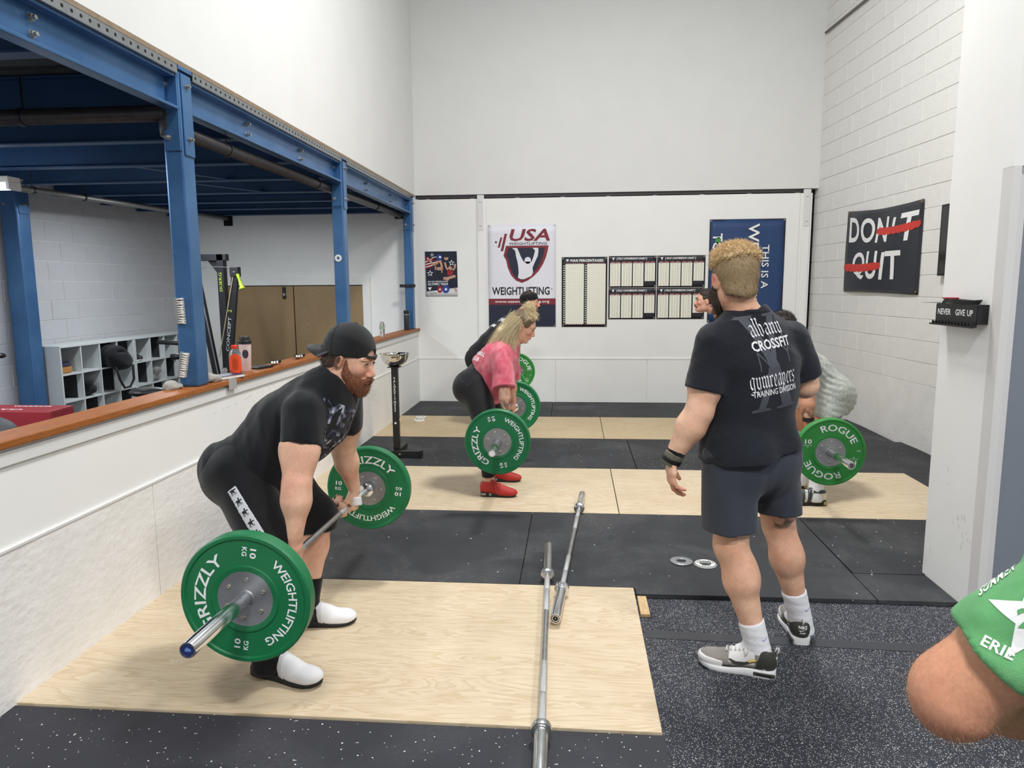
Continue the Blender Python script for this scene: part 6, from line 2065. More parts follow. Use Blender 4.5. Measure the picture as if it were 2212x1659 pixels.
# ================================================================== C: woman in pink
JC = dict(hipR=V(-.755, 5.350, .825), hipL=V(-.755, 5.510, .825), knR=V(-.625, 5.19, .50), knL=V(-.625, 5.60, .50), anR=V(-.63, 5.165, .115), anL=V(-.63, 5.57, .115),
          shR=V(-.535, 5.255, 1.065), shL=V(-.515, 5.605, 1.065), elR=V(-.505, 5.165, .825), elL=V(-.505, 5.69, .825), wrR=V(-.487, 5.130, .645), wrL=V(-.487, 5.725, .645))
torC = [(V(-.76, 5.43, .835), .158, .120), (V(-.69, 5.43, .935), .132, .105), (V(-.61, 5.43, 1.03), .148, .115), (V(-.545, 5.43, 1.09), .150, .100), (V(-.505, 5.43, 1.125), .085, .075), (V(-.465, 5.43, 1.160), .058, .056)]
FC = Frame((-.380, 5.43, 1.283), (.88, -.06, -.47), scale=.96)
tatC = lambda P: np.clip((.055 - seg_dist(P, JC['elR'] * .9 + JC['shR'] * .1, JC['wrR'])) * 60, 0, 1) * np.clip((wob(P, 12, 60) * .9 + wob(P, 4, 110) * .5 - .1) * 4, 0, 1) * .8
Cw, bodyC = bent('woman in a pink tee and black leggings bending over her barbell', -.65, 5.43, 1, JC, torC, FC, .050,
                 dict(butt=.118, leg=(.108, .070, .060, .037), arm=(.048, .040, .040, .025), hand=.88), 'E0B49A',
                 [(lambda P: .2 + .4 * wob(P, 5, 20), 'D9A088'), (sph(FC(.06, .03, -.02), .045, .9), 'D08C78'), (sph(FC(.06, -.03, -.02), .045, .9), 'D08C78'), (sph(FC(.092, 0, -.061), .017, .3), 'B5655E'), (tatC, '5A5652')], .0052, .92)
eyes(FC, Cw, '6A5A48', '8A6A4A', (1, 0, -.15), .8)
M_PINK = cloth('washed pink cotton', 'C9586B', .2, 6, .35, .9, 700, 'DB8A93'); M_LEG = cloth('black leggings', '141517', .15, 8, .12, .6, 1200, None)


def leggings(T):
    for s in 'RL':
        T.add(ell(JC['hip' + s] + V(-.05, (5.43 - JC['hip' + s][1]) * .25, -.01), (.124, .112, .132)), .05)
        T.add(eseg(JC['hip' + s], JC['kn' + s], (.116, .124), (.080, .084), (0, 1, 0)), .04)
        T.add(eseg(JC['kn' + s], JC['kn' + s] * .65 + JC['an' + s] * .35, (.072, .074), (.068, .070), (0, 1, 0)), .03)
        T.add(eseg(JC['kn' + s] * .65 + JC['an' + s] * .35, JC['an' + s], (.068, .070), (.046, .049), (0, 1, 0)), .03)
    T.add(loft([(c, a + .008, b + .008) for c, a, b in torC[:2]], (0, 1, 0)), .03)
    T.cut(V(-.70, 5.43, .945), V(.62, 0, .78)); T.keep(lambda P: .168 - P[:, 2], .003); T.bump(folds(8, .0015, 20))


TC1, legC = garment('leggings', Cw, leggings, M_LEG)
L = MB(); trL = bvh(legC); r_ = np.random.RandomState(5)
for k in range(7):
    a = k * .5; pts = [(.02 * math.cos(a) * k * .4 + .02 * q * math.sin(a + .3), .018 * k * .3 + .012 * q) for q in range(3)]
    vs = [(x - .004, z) for x, z in pts] + [(x + .004, z + .003) for x, z in reversed(pts)]
    a_, b_ = project(trL, vs, [tuple(range(6))], V(-.80, 5.3, .84), (1, 0, 0), (0, 0, 1), (0, -1, 0), .0012, .02); L.add(a_, b_)
q_ = L.obj('chalk_smears', mat('chalk smear', '36373A', .9, 0, .3, 90), legC); q_['kind'] = 'stuff'


def teeC(T):
    T.add(loft([(V(-.70, 5.43, .88), .150, .145), (V(-.645, 5.43, .97), .158, .140), (V(-.585, 5.43, 1.05), .165, .128), (V(-.535, 5.43, 1.10), .160, .105), (V(-.490, 5.43, 1.138), .092, .085)], (0, 1, 0)), .03)
    T.add(eseg(V(-.585, 5.43, 1.02), V(-.60, 5.43, .72), (.150, .100), (.135, .065), (0, 1, 0)), .06)
    T.add(eseg(V(-.50, 5.43, 1.04), V(-.53, 5.43, .85), (.145, .075), (.135, .070), (0, 1, 0)), .06)
    cap_sleeve(T, JC['shR'] + V(0, .01, .01), JC['elR'] + V(.0, .0, 0), .92, .072, .088, .04); cap_sleeve(T, JC['shL'] + V(0, -.01, .01), JC['elL'], .92, .072, .088, .04)
    T.sub(cone(V(-.465, 5.43, 1.170), V(-.40, 5.43, 1.25), .062, .075), .008)
    T.cut(V(-.735, 5.43, .93), V(-.80, 0, -.42), .004); T.cut(V(-.60, 5.43, .70), V(.15, 0, -1), .004)
    T.bump(folds(51, .004, 16, (1, .5, 1))); T.bump(folds(53, .005, 13, (1.5, .3, .6))); T.bump(folds(55, .0025, 38, (1, .5, .7)))


TC2, tC = garment('t_shirt', Cw, teeC, M_PINK, .0062)
L = MB(); trC = bvh(tC); nC = nrm(V(-.75, -.35, .55)); uxC = nrm(np.cross(V(0, 0, 1), nC)); uyC = np.cross(nC, uxC)
print_text(L, trC, 'BARBELL', V(-.70, 5.36, 1.06), uxC, uyC, nC, .030, .15, .002, .02, off=.03); L.obj('shirt_print', M_WHITEINK, tC); L = MB(); print_text(L, trC, 'CLUB', V(-.72, 5.36, 1.01), uxC, uyC, nC, .03, .09, .002, .02, off=.03)
L.obj('shirt_print', M_WHITEINK, tC)
tuck(bodyC, [TC1, TC2], bare_parts(JC, FC))
M_REDSHOE = mat('red glitter shoe', 'C02A22', .4, 0, .35, 220, .5, 400); M_REDST = mat('red strap', 'A8231F', .6, 0, .1)
stC = dict(sole_mat=M_SOLE_B, upper_mat=M_REDSHOE, lace_mat=M_REDST, heel=.034, sole=.014, spring=.010, laces=3, straps=[(.52, .012, M_REDST), (.36, .012, M_REDST)])
for y in (5.155, 5.575):
    u, fp, F_, so = shoe(Cw, V(-.690, y, .0245), V(-.420, y - .015, .0245), (0, 0, 1), stC, wd=.043)
    m = MB()
    for sg in (1, -1):
        m.obox(fp(.17, sg * .0315, .020), (F_.x, F_.y, F_.z), .040, .003, .009)
    q = m.obj('heel_block', mat('silver heel', '9A9A9A', .3, .6, .1), so); q['kind'] = 'stuff'
# bracelets
L = MB(); w0 = JC['wrR'] + V(0, 0, .02)
for k, z in enumerate((0, .012)):
    L.tube([w0 + V(.031 * math.cos(a), .027 * math.sin(a), z + .002 * math.sin(3 * a)) for a in np.linspace(0, 2 * PI, 17)], .0045, 6)
q = L.obj('bracelets', M_BLK, Cw, smooth=True)
# hair: dark roots, blond lengths and a messy top knot
M_ROOT = mat('dark blond roots', '6B5740', .6, 0, .4, 150); M_BLOND = mat('blond hair', 'D9C59C', .55, 0, .40, 140); M_BLOND2 = mat('pale blond hair', 'E6D9B4', .55, 0, .35, 140)
kC = FC.k; T = Sdf(); T.add(ell(FC(-.022, 0, .036), np.array((.104, .085, .094)) * kC, FC.M), 0)
T.keep(lambda P: FC.loc(P)[:, 0] - (.058 + .35 * (FC.loc(P)[:, 2] - .05)), .006); T.keep(lambda P: -(FC.loc(P)[:, 2] + .05 + .6 * FC.loc(P)[:, 0]), .006)
T.sub(ell(FC(.005, -.088, -.008), np.array((.018, .022, .028)) * kC, FC.M), .004); T.bump(folds(6, .0025, 60)); T.bump(folds(16, .001, 200, (3, .4, 1)))
hC = sdf_obj('hair', T, .005, M_ROOT, Cw)
T = Sdf(); tail0 = FC(-.09, 0, .0)
for yy, e in ((-.045, V(-.615, 5.375, 1.135)), (0, V(-.63, 5.43, 1.12)), (.045, V(-.61, 5.49, 1.13))):
    m0 = (FC(-.085, yy, .02) + e) / 2 + V(-.015, 0, .015)
    T.add(cone(FC(-.075, yy * .9, .035), m0, .030, .026), .03); T.add(cone(m0, e, .026, .010), .03)
T.bump(folds(9, .004, 50, (.5, 2, .5)))
lenC = sdf_obj('long_hair', T, .0055, M_BLOND, hC)
guides = []
r_ = np.random.RandomState(8)


def locks(name, starts, ends, m, parent, n, sag=.02, wd=.0016, fray=.012):
    vs, fs = [], []
    for k in range(n):
        i = r_.randint(len(starts)); a = np.asarray(starts[i]) + r_.normal(size=3) * fray; b = np.asarray(ends[i]) + r_.normal(size=3) * fray * 1.5
        u = nrm(np.cross(b - a, r_.normal(size=3))); o = len(vs); ph = r_.uniform(0, 6); am = r_.uniform(.002, .008)
        c = r_.normal(size=3) * .006
        for q in range(7):
            t = q / 6; p = a * (1 - t) + b * t + (V(-.4, 0, .8) * sag + c) * math.sin(PI * t) + u * am * math.sin(ph + t * 7)
            w = wd * (1 - .6 * t); vs += [p - u * w, p + u * w]
        fs += [(o + 2 * q, o + 2 * q + 1, o + 2 * q + 3, o + 2 * q + 2) for q in range(6)]
    mb = MB(); mb.v = [tuple(v) for v in vs]; mb.f = fs; o = mb.obj(name, m, parent, smooth=True); o['kind'] = 'stuff'
    return o


st_ = [FC(-.05, -.075, .045), FC(-.085, -.05, .05), FC(-.11, 0, .05), FC(-.085, .05, .05), FC(-.035, -.083, .03), FC(-.03, -.08, -.02)]
en_ = [V(-.60, 5.36, 1.13), V(-.625, 5.39, 1.115), V(-.64, 5.43, 1.11), V(-.62, 5.48, 1.12), V(-.53, 5.33, 1.11), V(-.47, 5.335, 1.10)]
locks('hair_locks', st_, en_, M_BLOND, lenC, 1300, .02, .0009, .013)
locks('hair_locks', st_[:3] + st_[4:], en_[:3] + en_[4:], M_BLOND2, lenC, 700, .026, .0008, .014)
locks('hair_locks', [FC(.06, -.05, .10), FC(.03, -.07, .085), FC(.0, -.08, .06), FC(.05, 0, .125), FC(.04, .05, .10)], [FC(-.035, -.02, .135)] * 5, M_BLOND, hC, 700, .006, .0007, .011)
kb = FC(-.03, 0, .148)
T = Sdf(); T.add(ell(kb, (.026, .028, .026)), 0); T.bump(folds(3, .004, 70)); bn = sdf_obj('top_knot', T, .005, M_BLOND2, hC)
P_ = [kb + r_.normal(size=3) * .012 for _ in range(900)]
strands('knot_strands', P_, [nrm(p - kb + V(0, 0, .25) * .05) for p in P_], .042, M_BLOND2, bn, .0009, seg=4, droop=.7)

# ================================================================== D: man with headband behind her
JD = dict(hipR=V(-1.02, 7.75, .80), hipL=V(-1.02, 7.95, .80), knR=V(-.80, 7.60, .50), knL=V(-.80, 8.10, .50), anR=V(-.82, 7.57, .115), anL=V(-.82, 8.06, .115),
          shR=V(-.64, 7.66, 1.17), shL=V(-.62, 8.04, 1.17), elR=V(-.66, 7.57, .90), elL=V(-.66, 8.13, .90), wrR=V(-.667, 7.53, .66), wrL=V(-.667, 8.17, .66))
torD = [(V(-1.02, 7.85, .82), .165, .130), (V(-.92, 7.85, .94), .160, .130), (V(-.80, 7.85, 1.05), .178, .140), (V(-.70, 7.85, 1.14), .185, .125), (V(-.63, 7.85, 1.215), .150, .095), (V(-.575, 7.85, 1.27), .070, .068)]
FD = Frame((-.478, 7.85, 1.412), (.97, 0, -.10), scale=1.0)
D_, bodyD = bent('man with a black headband lifting behind the woman in pink', -.9, 7.85, 1, JD, torD, FD, .060,
                 dict(butt=.125, leg=(.105, .070, .065, .040), arm=(.058, .050, .048, .031)), 'D8A488', [(sph(FD(.06, -.03, -.02), .05, .9), 'C98470')], .0075)
eyes(FD, D_, '4A3424', '3A2A20')


def teeD(T):
    T.add(loft([(V(-1.05, 7.85, .78), .172, .140)] + [(c, a + .014, b + .013) for c, a, b in torD[:-1]] + [(V(-.60, 7.85, 1.25), .09, .085)], (0, 1, 0)), .03)
    T.add(ell(V(-1.05, 7.85, .82), (.125, .17, .14)), .05)
    for s in 'RL':
        cap_sleeve(T, JD['sh' + s], JD['el' + s], .80, .078, .074, .05)
    T.sub(cone(V(-.575, 7.85, 1.285), V(-.53, 7.85, 1.36), .068, .08), .008); T.cut(V(-1.05, 7.85, .76), V(-.3, 0, -.95)); T.bump(folds(61, .004, 14))


def shortsD(J, yc, sgn, up=0.0):
    def f(T):
        for s in 'RL':
            T.add(ell(J['hip' + s] + V(-.05 * sgn, (yc - J['hip' + s][1]) * .25, -.01), (.130, .112, .136)), .05)
            T.add(eseg(J['hip' + s], J['kn' + s], (.114, .122), (.098, .102), (0, 1, 0)), .04)
        T.cut(J['knR'] + V(-.03 * sgn, 0, .05 + up), V(.55 * sgn, 0, -.83)); T.bump(folds(63, .004, 16))
    return f


TD1, tD = garment('t_shirt', D_, teeD, M_BLACKTEE, .008); TD2, sD = garment('shorts', D_, shortsD(JD, 7.85, 1), M_BLACKSH, .009)
L = MB(); trD = bvh(tD); nD = nrm(V(-.78, -.35, .52)); uxD = nrm(np.cross(V(0, 0, 1), nD)); uyD = np.cross(nD, uxD)
print_text(L, trD, 'STRONG', V(-.80, 7.80, 1.20), uxD, uyD, nD, .05, .26, .002, .03, off=.05); L.obj('shirt_print', M_WHITEINK, tD); L = MB(); print_text(L, trD, 'TEAM', V(-.87, 7.80, 1.13), uxD, uyD, nD, .04, .16, .002, .03, off=.05)
L.obj('shirt_print', M_WHITEINK, tD)
tuck(bodyD, [TD1, TD2], bare_parts(JD, FD))
M_HAIRD = mat('dark brown hair', '33261D', .65, 0, .3, 180)
kD = FD.k; T = Sdf(); T.add(ell(FD(-.020, 0, .032), np.array((.099, .081, .093)) * kD, FD.M), 0); T.keep(lambda P: FD.loc(P)[:, 0] - (.03 + .35 * FD.loc(P)[:, 2]), .006); T.keep(lambda P: -(FD.loc(P)[:, 2] + .06), .006)
T.sub(ell(FD(.0, -.082, -.008), np.array((.022, .03, .032)), FD.M), .003); hD = sdf_obj('hair', T, .0065, M_HAIRD, D_)
T = Sdf(); T.add(ell(FD(-.016, 0, .040), np.array((.104, .085, .094)), FD.M), 0); T.keep(lambda P: np.abs(FD.loc(P)[:, 2] - .055 - .30 * FD.loc(P)[:, 0]) - .042, .004)
sdf_obj('headband', T, .006, M_BLACKSH, D_)


def plain_beard(F, parent, m, full=True, h=.006):
    k = F.k; T = Sdf()
    for s in (1, -1):
        T.add(cone(F(.100, .003 * s, -.0475), F(.082, .029 * s, -.062), .0075 * k, .008 * k), .008)
        if full:
            T.add(ell(F(.022, .052 * s, -.066), np.array((.040, .022, .044)) * k, F.M), .02)
    if full:
        T.add(ell(F(.050, 0, -.102), np.array((.048, .050, .034)) * k, F.M), .02); T.sub(ell(F(.105, 0, -.064), np.array((.026, .015, .006)) * k, F.M), .004)
    T.bump(folds(7, .0015, 150)); return sdf_obj('beard' if full else 'moustache', T, h, m, parent)


plain_beard(FD, D_, M_HAIRD)
M_DSHOE = mat('dark lifting shoe', '202125', .6, 0, .1)
stD = dict(sole_mat=M_WHITE, upper_mat=M_DSHOE, lace_mat=M_LACE, heel=.034, sole=.016, laces=4)
for y in (7.56, 8.07):
    shoe(D_, V(-.90, y, .0245), V(-.61, y, .0245), (0, 0, 1), stD, wd=.05)

# ================================================================== E: lifter in grey at the right
JE = dict(hipR=V(1.885, 5.555, .765), hipL=V(1.885, 5.355, .765), knR=V(1.785, 5.66, .49), knL=V(1.785, 5.22, .49), anR=V(1.755, 5.525, .12), anL=V(1.735, 5.095, .12),
          shR=V(1.655, 5.655, 1.03), shL=V(1.67, 5.255, 1.03), elR=V(1.665, 5.73, .80), elL=V(1.662, 5.175, .80), wrR=V(1.667, 5.765, .60), wrL=V(1.667, 5.125, .595))
torE = [(V(1.895, 5.455, .79), .168, .128), (V(1.835, 5.455, .865), .162, .126), (V(1.755, 5.455, .935), .180, .138), (V(1.69, 5.455, 1.00), .188, .125), (V(1.63, 5.455, 1.065), .155, .098), (V(1.585, 5.455, 1.12), .072, .07)]
FE = Frame((1.530, 5.455, 1.262), (-.97, 0, -.15), scale=1.02)
tatE = lambda P: np.clip((.06 - seg_dist(P, JE['elL'], JE['wrL'])) * 60, 0, 1) * np.clip((wob(P, 22, 55) + wob(P, 24, 120) * .5 - .05) * 4, 0, 1) * .75
E_, bodyE = bent('lifter in a grey heather tee bent over behind the coach, tattooed forearm', 1.8, 5.45, -1, JE, torE, FE, .062,
                 dict(butt=.122, leg=(.105, .072, .066, .041), arm=(.062, .054, .050, .032)), 'D6A184', [(lambda P: .2 + .4 * wob(P, 5, 20), 'CB8F72'), (tatE, '4A4442')], .0055)
eyes(FE, E_, '4A3424', '2E221A')
M_HEATH = cloth('grey heather jersey', 'A2A69F', .14, 45, .35, .9, 500, 'BEC2BA'); M_GREYSH = cloth('blue grey shorts', '828A92', .1, 6, .15, .7, 900)


def teeE(T):
    T.add(loft([(V(1.915, 5.455, .72), .186, .150), (V(1.900, 5.455, .80), .182, .148)] + [(c, a + .017, b + .016) for c, a, b in torE[1:-1]] + [(V(1.605, 5.455, 1.10), .09, .085)], (0, 1, 0)), .03)
    for s in 'RL':
        T.add(ell(JE['hip' + s] + V(.055, 0, .0), (.132, .120, .140)), .05); T.add(eseg(JE['hip' + s], JE['kn' + s] * .5 + JE['hip' + s] * .5, (.125, .138), (.118, .128), (0, 1, 0)), .05)
        cap_sleeve(T, JE['sh' + s], JE['el' + s], .62, .082, .082, .05)
    T.sub(cone(V(1.585, 5.455, 1.135), V(1.55, 5.455, 1.21), .07, .08), .008); T.keep(lambda P: .630 + .015 * np.sin(P[:, 0] * 30) - P[:, 2], .004)
    T.bump(lambda P: .0042 * np.sin((P[:, 2] - .9 + .45 * (P[:, 0] - 1.8)) * 130 + 5.0 * wob(P, 3, 9)) * np.clip(1.25 - np.abs(P[:, 2] - .80) * 3.2, 0, 1) * (.5 + .5 * wob(P, 8, 9))); T.bump(folds(71, .004, 17, (1, .4, 1))); T.bump(folds(73, .0022, 42, (.6, .5, 1.4)))


TE1, tE = garment('t_shirt', E_, teeE, M_HEATH, .0055); TE2, sE = garment('shorts', E_, shortsD(JE, 5.455, -1, .06), M_GREYSH, .007)
TEs = []
for s in 'RL':
    T = Sdf(); an, kn = JE['an' + s], JE['kn' + s]; ax = nrm(kn - an)
    T.add(eseg(an - ax * .06, an + ax * .17, (.045, .050), (.053, .056), (0, 1, 0)), 0); T.add(cone(an, an + V(-.07, 0, -.05), .036, .028), .02); T.cut(an + ax * .13, ax, .004); T.keep(lambda P: .05 - P[:, 2], .002); T.bump(folds(5, .0012, 60, (.2, .2, 1.5)))
    TEs.append(T); sdf_obj('sock', T, .007, M_SOCKW, E_)
tuck(bodyE, [TE1, TE2] + TEs, bare_parts(JE, FE))
M_CREAM = mat('cream shoe leather', 'E3E0D6', .5, 0, .05); M_GUM = mat('gum heel', 'B7A566', .5, 0, .12, 30); M_DGREY = mat('dark grey strap', '3C4244', .6, 0, .08)
stE = dict(sole_mat=M_SOLE_B, upper_mat=M_CREAM, lace_mat=M_WHITE, heel=.036, sole=.012, laces=3, straps=[(.55, .013, M_DGREY), (.40, .014, M_DGREY)],
           regions=[('collar_patch', lambda x, y, z: np.maximum(x - .32, .088 - z) * .3, M_DGREY, .0016)])
for y in (5.085, 5.52):
    u, fp, F_, so = shoe(E_, V(1.80, y, .0245), V(1.50, y, .0245), (0, 0, 1), stE, wd=.048, side=-1)
    m = MB()
    for sg in (1, -1):
        m.obox(fp(.20, sg * .0345, .020), (F_.x, F_.y, F_.z), .056, .003, .012)
    q = m.obj('heel_block', M_GUM, so); q['kind'] = 'stuff'
    side_print(u, fp, F_, u, [(.22 + .04 * math.cos(a), .058 + .012 * math.sin(a)) for a in np.linspace(0, 2 * PI, 15)[:-1]], 1, M_RED, 'round_badge', .003)
L = MB(); w0 = JE['wrL'] + V(0, 0, .03)
for z in (0, .011, .022):
    L.tube([w0 + V(.037 * math.cos(a), .031 * math.sin(a), z) for a in np.linspace(0, 2 * PI, 17)], .005, 6)
L.obj('bracelets', M_BLK, E_, smooth=True)
M_HAIRE = mat('black curly hair', '241D19', .7, 0, .3, 120)
T = Sdf(); T.add(ell(FE(-.020, 0, .034), np.array((.103, .085, .096)), FE.M), 0); T.keep(lambda P: FE.loc(P)[:, 0] - (.04 + .4 * FE.loc(P)[:, 2]), .006); T.keep(lambda P: -(FE.loc(P)[:, 2] + .05), .006); T.bump(folds(5, .006, 70))
hE = sdf_obj('hair', T, .006, M_HAIRE, E_); P_, N_ = surf_points(hE, 1200, lambda P: P[:, 2] > 0, 3); strands('hair_strands', P_, [nrm(n * .6 + V(0, 0, .1)) for n in N_], .016, M_HAIRE, hE, .0012, seg=3, droop=.4)

# ================================================================== F: moustached man at the back
JF = dict(hipR=V(1.98, 7.95, .82), hipL=V(1.98, 7.75, .82), knR=V(1.80, 8.08, .50), knL=V(1.80, 7.62, .50), anR=V(1.83, 8.05, .115), anL=V(1.83, 7.59, .115),
          shR=V(1.66, 8.04, 1.22), shL=V(1.66, 7.66, 1.22), elR=V(1.70, 8.12, .94), elL=V(1.70, 7.58, .94), wrR=V(1.70, 8.10, .69), wrL=V(1.70, 7.60, .69))
torF = [(V(1.97, 7.85, .84), .160, .125), (V(1.88, 7.85, .97), .155, .125), (V(1.78, 7.85, 1.10), .178, .135), (V(1.71, 7.85, 1.18), .182, .122), (V(1.625, 7.85, 1.235), .150, .095), (V(1.555, 7.85, 1.285), .070, .068)]
FF = Frame((1.405, 7.85, 1.415), (-.99, -.06, .02), scale=1.0)
Fm, bodyF = bent('dark haired man with a moustache and brown top, leaning forward at the back', 1.8, 7.85, -1, JF, torF, FF, .060,
                 dict(butt=.125, leg=(.105, .070, .065, .040), arm=(.056, .048, .046, .030)), 'E0B098', [(sph(FF(.06, .03, -.02), .05, .9), 'D48C7C'), (sph(FF(.1, 0, -.03), .022, .8), 'D08474')], .007, grip=False)
eyes(FF, Fm, '4A3424', '3A2A20')
M_BROWN = cloth('brown jersey', '3F2A22', .15, 8, .25)


def teeF(T):
    T.add(loft([(V(2.0, 7.85, .80), .172, .140)] + [(c, a + .014, b + .013) for c, a, b in torF[:-1]] + [(V(1.585, 7.85, 1.265), .09, .085)], (0, 1, 0)), .03)
    for s in 'RL':
        cap_sleeve(T, JF['sh' + s], JF['el' + s], .62, .078, .076, .05)
    T.sub(cone(V(1.555, 7.85, 1.30), V(1.505, 7.85, 1.37), .068, .08), .008); T.cut(V(2.0, 7.85, .78), V(.3, 0, -.95)); T.bump(folds(81, .004, 14))


TF1, tF = garment('t_shirt', Fm, teeF, M_BROWN, .008); TF2, sF = garment('shorts', Fm, shortsD(JF, 7.85, -1), M_BLACKSH, .009)
T = Sdf(); T.ops = list(TF1.ops); T.disp = list(TF1.disp); T.grow(.002); T.keep(lambda P: np.abs((P[:, 0] - 1.70) * .75 + (P[:, 2] - 1.25) * .66 + .02) - .022, .002); sdf_obj('red_yoke', T, .008, mat('red cloth', 'B93038', .8, 0, .1), tF)
tuck(bodyF, [TF1, TF2], bare_parts(JF, FF))
T = Sdf(); T.add(ell(FF(-.018, 0, .036), np.array((.101, .082, .098)), FF.M), 0); T.keep(lambda P: FF.loc(P)[:, 0] - (.045 + .45 * (FF.loc(P)[:, 2] - .05)), .006); T.keep(lambda P: -(FF.loc(P)[:, 2] + .045), .006)
T.sub(ell(FF(.0, .082, -.008), np.array((.022, .03, .032)), FF.M), .003); T.bump(folds(5, .004, 60)); hF = sdf_obj('hair', T, .006, M_HAIRD, Fm)
P_, N_ = surf_points(hF, 900, lambda P: FF.loc(P)[:, 2] > .04, 3); strands('hair_strands', P_, [nrm(n * .5 - FF.x * .6 + V(0, 0, .1)) for n in N_], .010, M_HAIRD, hF, .0012)
plain_beard(FF, Fm, mat('brown moustache', '5A3A24', .7, 0, .2, 200), False)
for y in (7.58, 8.06):
    shoe(Fm, V(1.91, y, .0245), V(1.62, y, .0245), (0, 0, 1), stD, wd=.05)

# ================================================================== G: person in green at the right edge
G = thing('person', (.75, .85, 0), 'person in a green printed tee at the right edge, only a bent arm in view', 'person')
JG = dict(hipR=V(.66, .80, .90), hipL=V(.84, .86, .90), knR=V(.65, .82, .50), knL=V(.86, .90, .50), anR=V(.64, .80, .10), anL=V(.88, .88, .10),
          shR=at(2425, 1235, .80), shL=V(.95, .90, 1.34), elR=at(2066, 1490, .85), elL=V(1.0, 1.02, 1.08), wrR=at(2440, 1530, 1.02), wrL=V(.90, 1.06, 1.06))
fG = nrm(V(-.33, .94, 0)); lG = V(.94, .33, 0)
S = Sdf()
torG = [(V(.75, .83, .90), .165, .125), (V(.75, .835, 1.03), .165, .13), (V(.75, .84, 1.16), .175, .135), (V(.75, .84, 1.27), .185, .13), (V(.75, .84, 1.36), .15, .10), (V(.75, .84, 1.43), .07, .068)]
S.add(loft(torG, lG), .03)
for s in 'RL':
    leg(S, JG['hip' + s], JG['kn' + s], JG['an' + s], JG['an' + s] + fG * .12 + V(0, 0, -.05), (.10, .07, .068, .042), lG, -fG)
arm(S, JG['shR'], JG['elR'], JG['wrR'], (.052, .047, .043, .032), -lG, fG); arm(S, JG['shL'], JG['elL'], JG['wrL'], (.064, .056, .052, .033), lG, fG)
S.add(ell(JG['elR'] + V(-.012, -.012, -.012), (.034, .034, .036)), .03)
FG = Frame((.74, .87, 1.60), fG, scale=1.03); head_sdf(S, FG, V(.75, .84, 1.43), .063)
hand_sdf(S, JG['wrR'], nrm(V(.95, .25, -.15)), V(0, 1, 0), -fG, (.5, .5, .3), .2, 1.0, .3); hand_sdf(S, JG['wrL'], nrm(V(-.2, .3, -.9)), V(-1, 0, 0), -fG, (.5, .5, .3), .2, 1.0, .3)
bodyG = sdf_obj('body', S, .005, M_SKIN, G, [(lambda P: .25 + .4 * wob(P, 5, 18), 'CF9676'), (sph(JG['elR'] + V(-.02, -.02, -.02), .07, .9), 'C98E74')], 'DCA888')
eyes(FG, G, '4A3424', '5A4634')
P_, N_ = surf_points(bodyG, 5000, lambda P: (seg_dist(P, JG['elR'], JG['wrR']) < .07) & (P[:, 0] < .60), 6)
strands('arm_hair', P_, [nrm(n * .5 + V(.3, .2, -.5)) for n in N_], .009, mat('fair arm hair', 'B98E66', .7, 0, .2), bodyG, .00010)
M_GREENT = cloth('green cotton', '5FA568', .12, 6, .35, .9, 900, '74B57B')
T = Sdf()
T.add(loft([(V(.75, .83, .96), .18, .142), (V(.75, .835, 1.04), .178, .143)] + [(c, a + .014, b + .013) for c, a, b in torG[2:-1]] + [(V(.75, .84, 1.41), .095, .088)], lG), .03)
for s in (1, -1):
    T.add(cone(V(.75, .84, 1.40), V(.75, .84, 1.365) + lG * s * .13, .064, .068), .05)
cap_sleeve(T, JG['shR'] + V(0, 0, .004), JG['elR'], .72, .066, .066, .05, fG); cap_sleeve(T, JG['shL'], JG['elL'], .66, .080, .080, .05, fG)
T.sub(cone(V(.75, .845, 1.45), V(.74, .86, 1.54), .07, .085), .008); T.cut(V(.75, .84, .975), (0, 0, -1)); T.bump(folds(91, .003, 20)); T.bump(folds(93, .0025, 40, (.8, .8, 1.4)))
TG1 = T; tG = sdf_obj('t_shirt', T, .005, M_GREENT, G)
nG = nrm(V(-.80, -.60, .15)); trG = bvh(tG); uxG = nrm(np.cross(V(0, 0, 1), nG)); uyG = np.cross(nG, uxG)
if uxG[0] < 0:
    uxG = -uxG
cG = at(2185, 1350, .74); aw = JG['elR'] - JG['shR']; rot = .30
uxr = nrm(uxG * math.cos(rot) + uyG * math.sin(rot)); uyr = nrm(uyG * math.cos(rot) - uxG * math.sin(rot))
L = MB(); st5 = [((.052 if k % 2 == 0 else .021) * math.sin(k * PI / 5), (.052 if k % 2 == 0 else .021) * math.cos(k * PI / 5)) for k in range(10)]
a_, b_ = project(trG, [(0, 0)] + st5, [(0, 1 + k, 1 + (k + 1) % 10) for k in range(10)], cG, uxr, uyr, nG, .0009, .015); L.add(a_, b_); L.obj('sleeve_print', M_WHITEINK, tG); L = MB()
print_text(L, trG, 'ERIE', cG - uxr * .042 - uyr * .038, nrm(uxr - uyr * .5), nrm(uyr + uxr * .5), nG, .012, .032, .0014, .02, off=.03); L.obj('sleeve_print', M_WHITEINK, tG); L = MB(); print_text(L, trG, 'SUMMER', cG - uxr * .045 + uyr * .033, nrm(uxr + uyr * .9), nrm(uyr - uxr * .9), nG, .011, .045, .0014, .02, off=.03)
L.obj('sleeve_print', M_WHITEINK, tG)
L = MB(); print_text(L, trG, '23', cG - uyr * .010, uxr, uyr, nG, .020, .034, .0016, .02, off=.04); L.obj('sleeve_print', M_GREENT, tG)
T = Sdf(); T.add(loft([(V(.75, .83, .85), .176, .138), (V(.75, .83, 1.03), .172, .140)], lG), .03)
for s in 'RL':
    T.add(eseg(JG['hip' + s], JG['kn' + s], (.115, .118), (.10, .104), lG), .04)
T.cut(V(.75, .84, .56), (0, 0, -1)); T.bump(folds(95, .004, 20)); TG2 = T
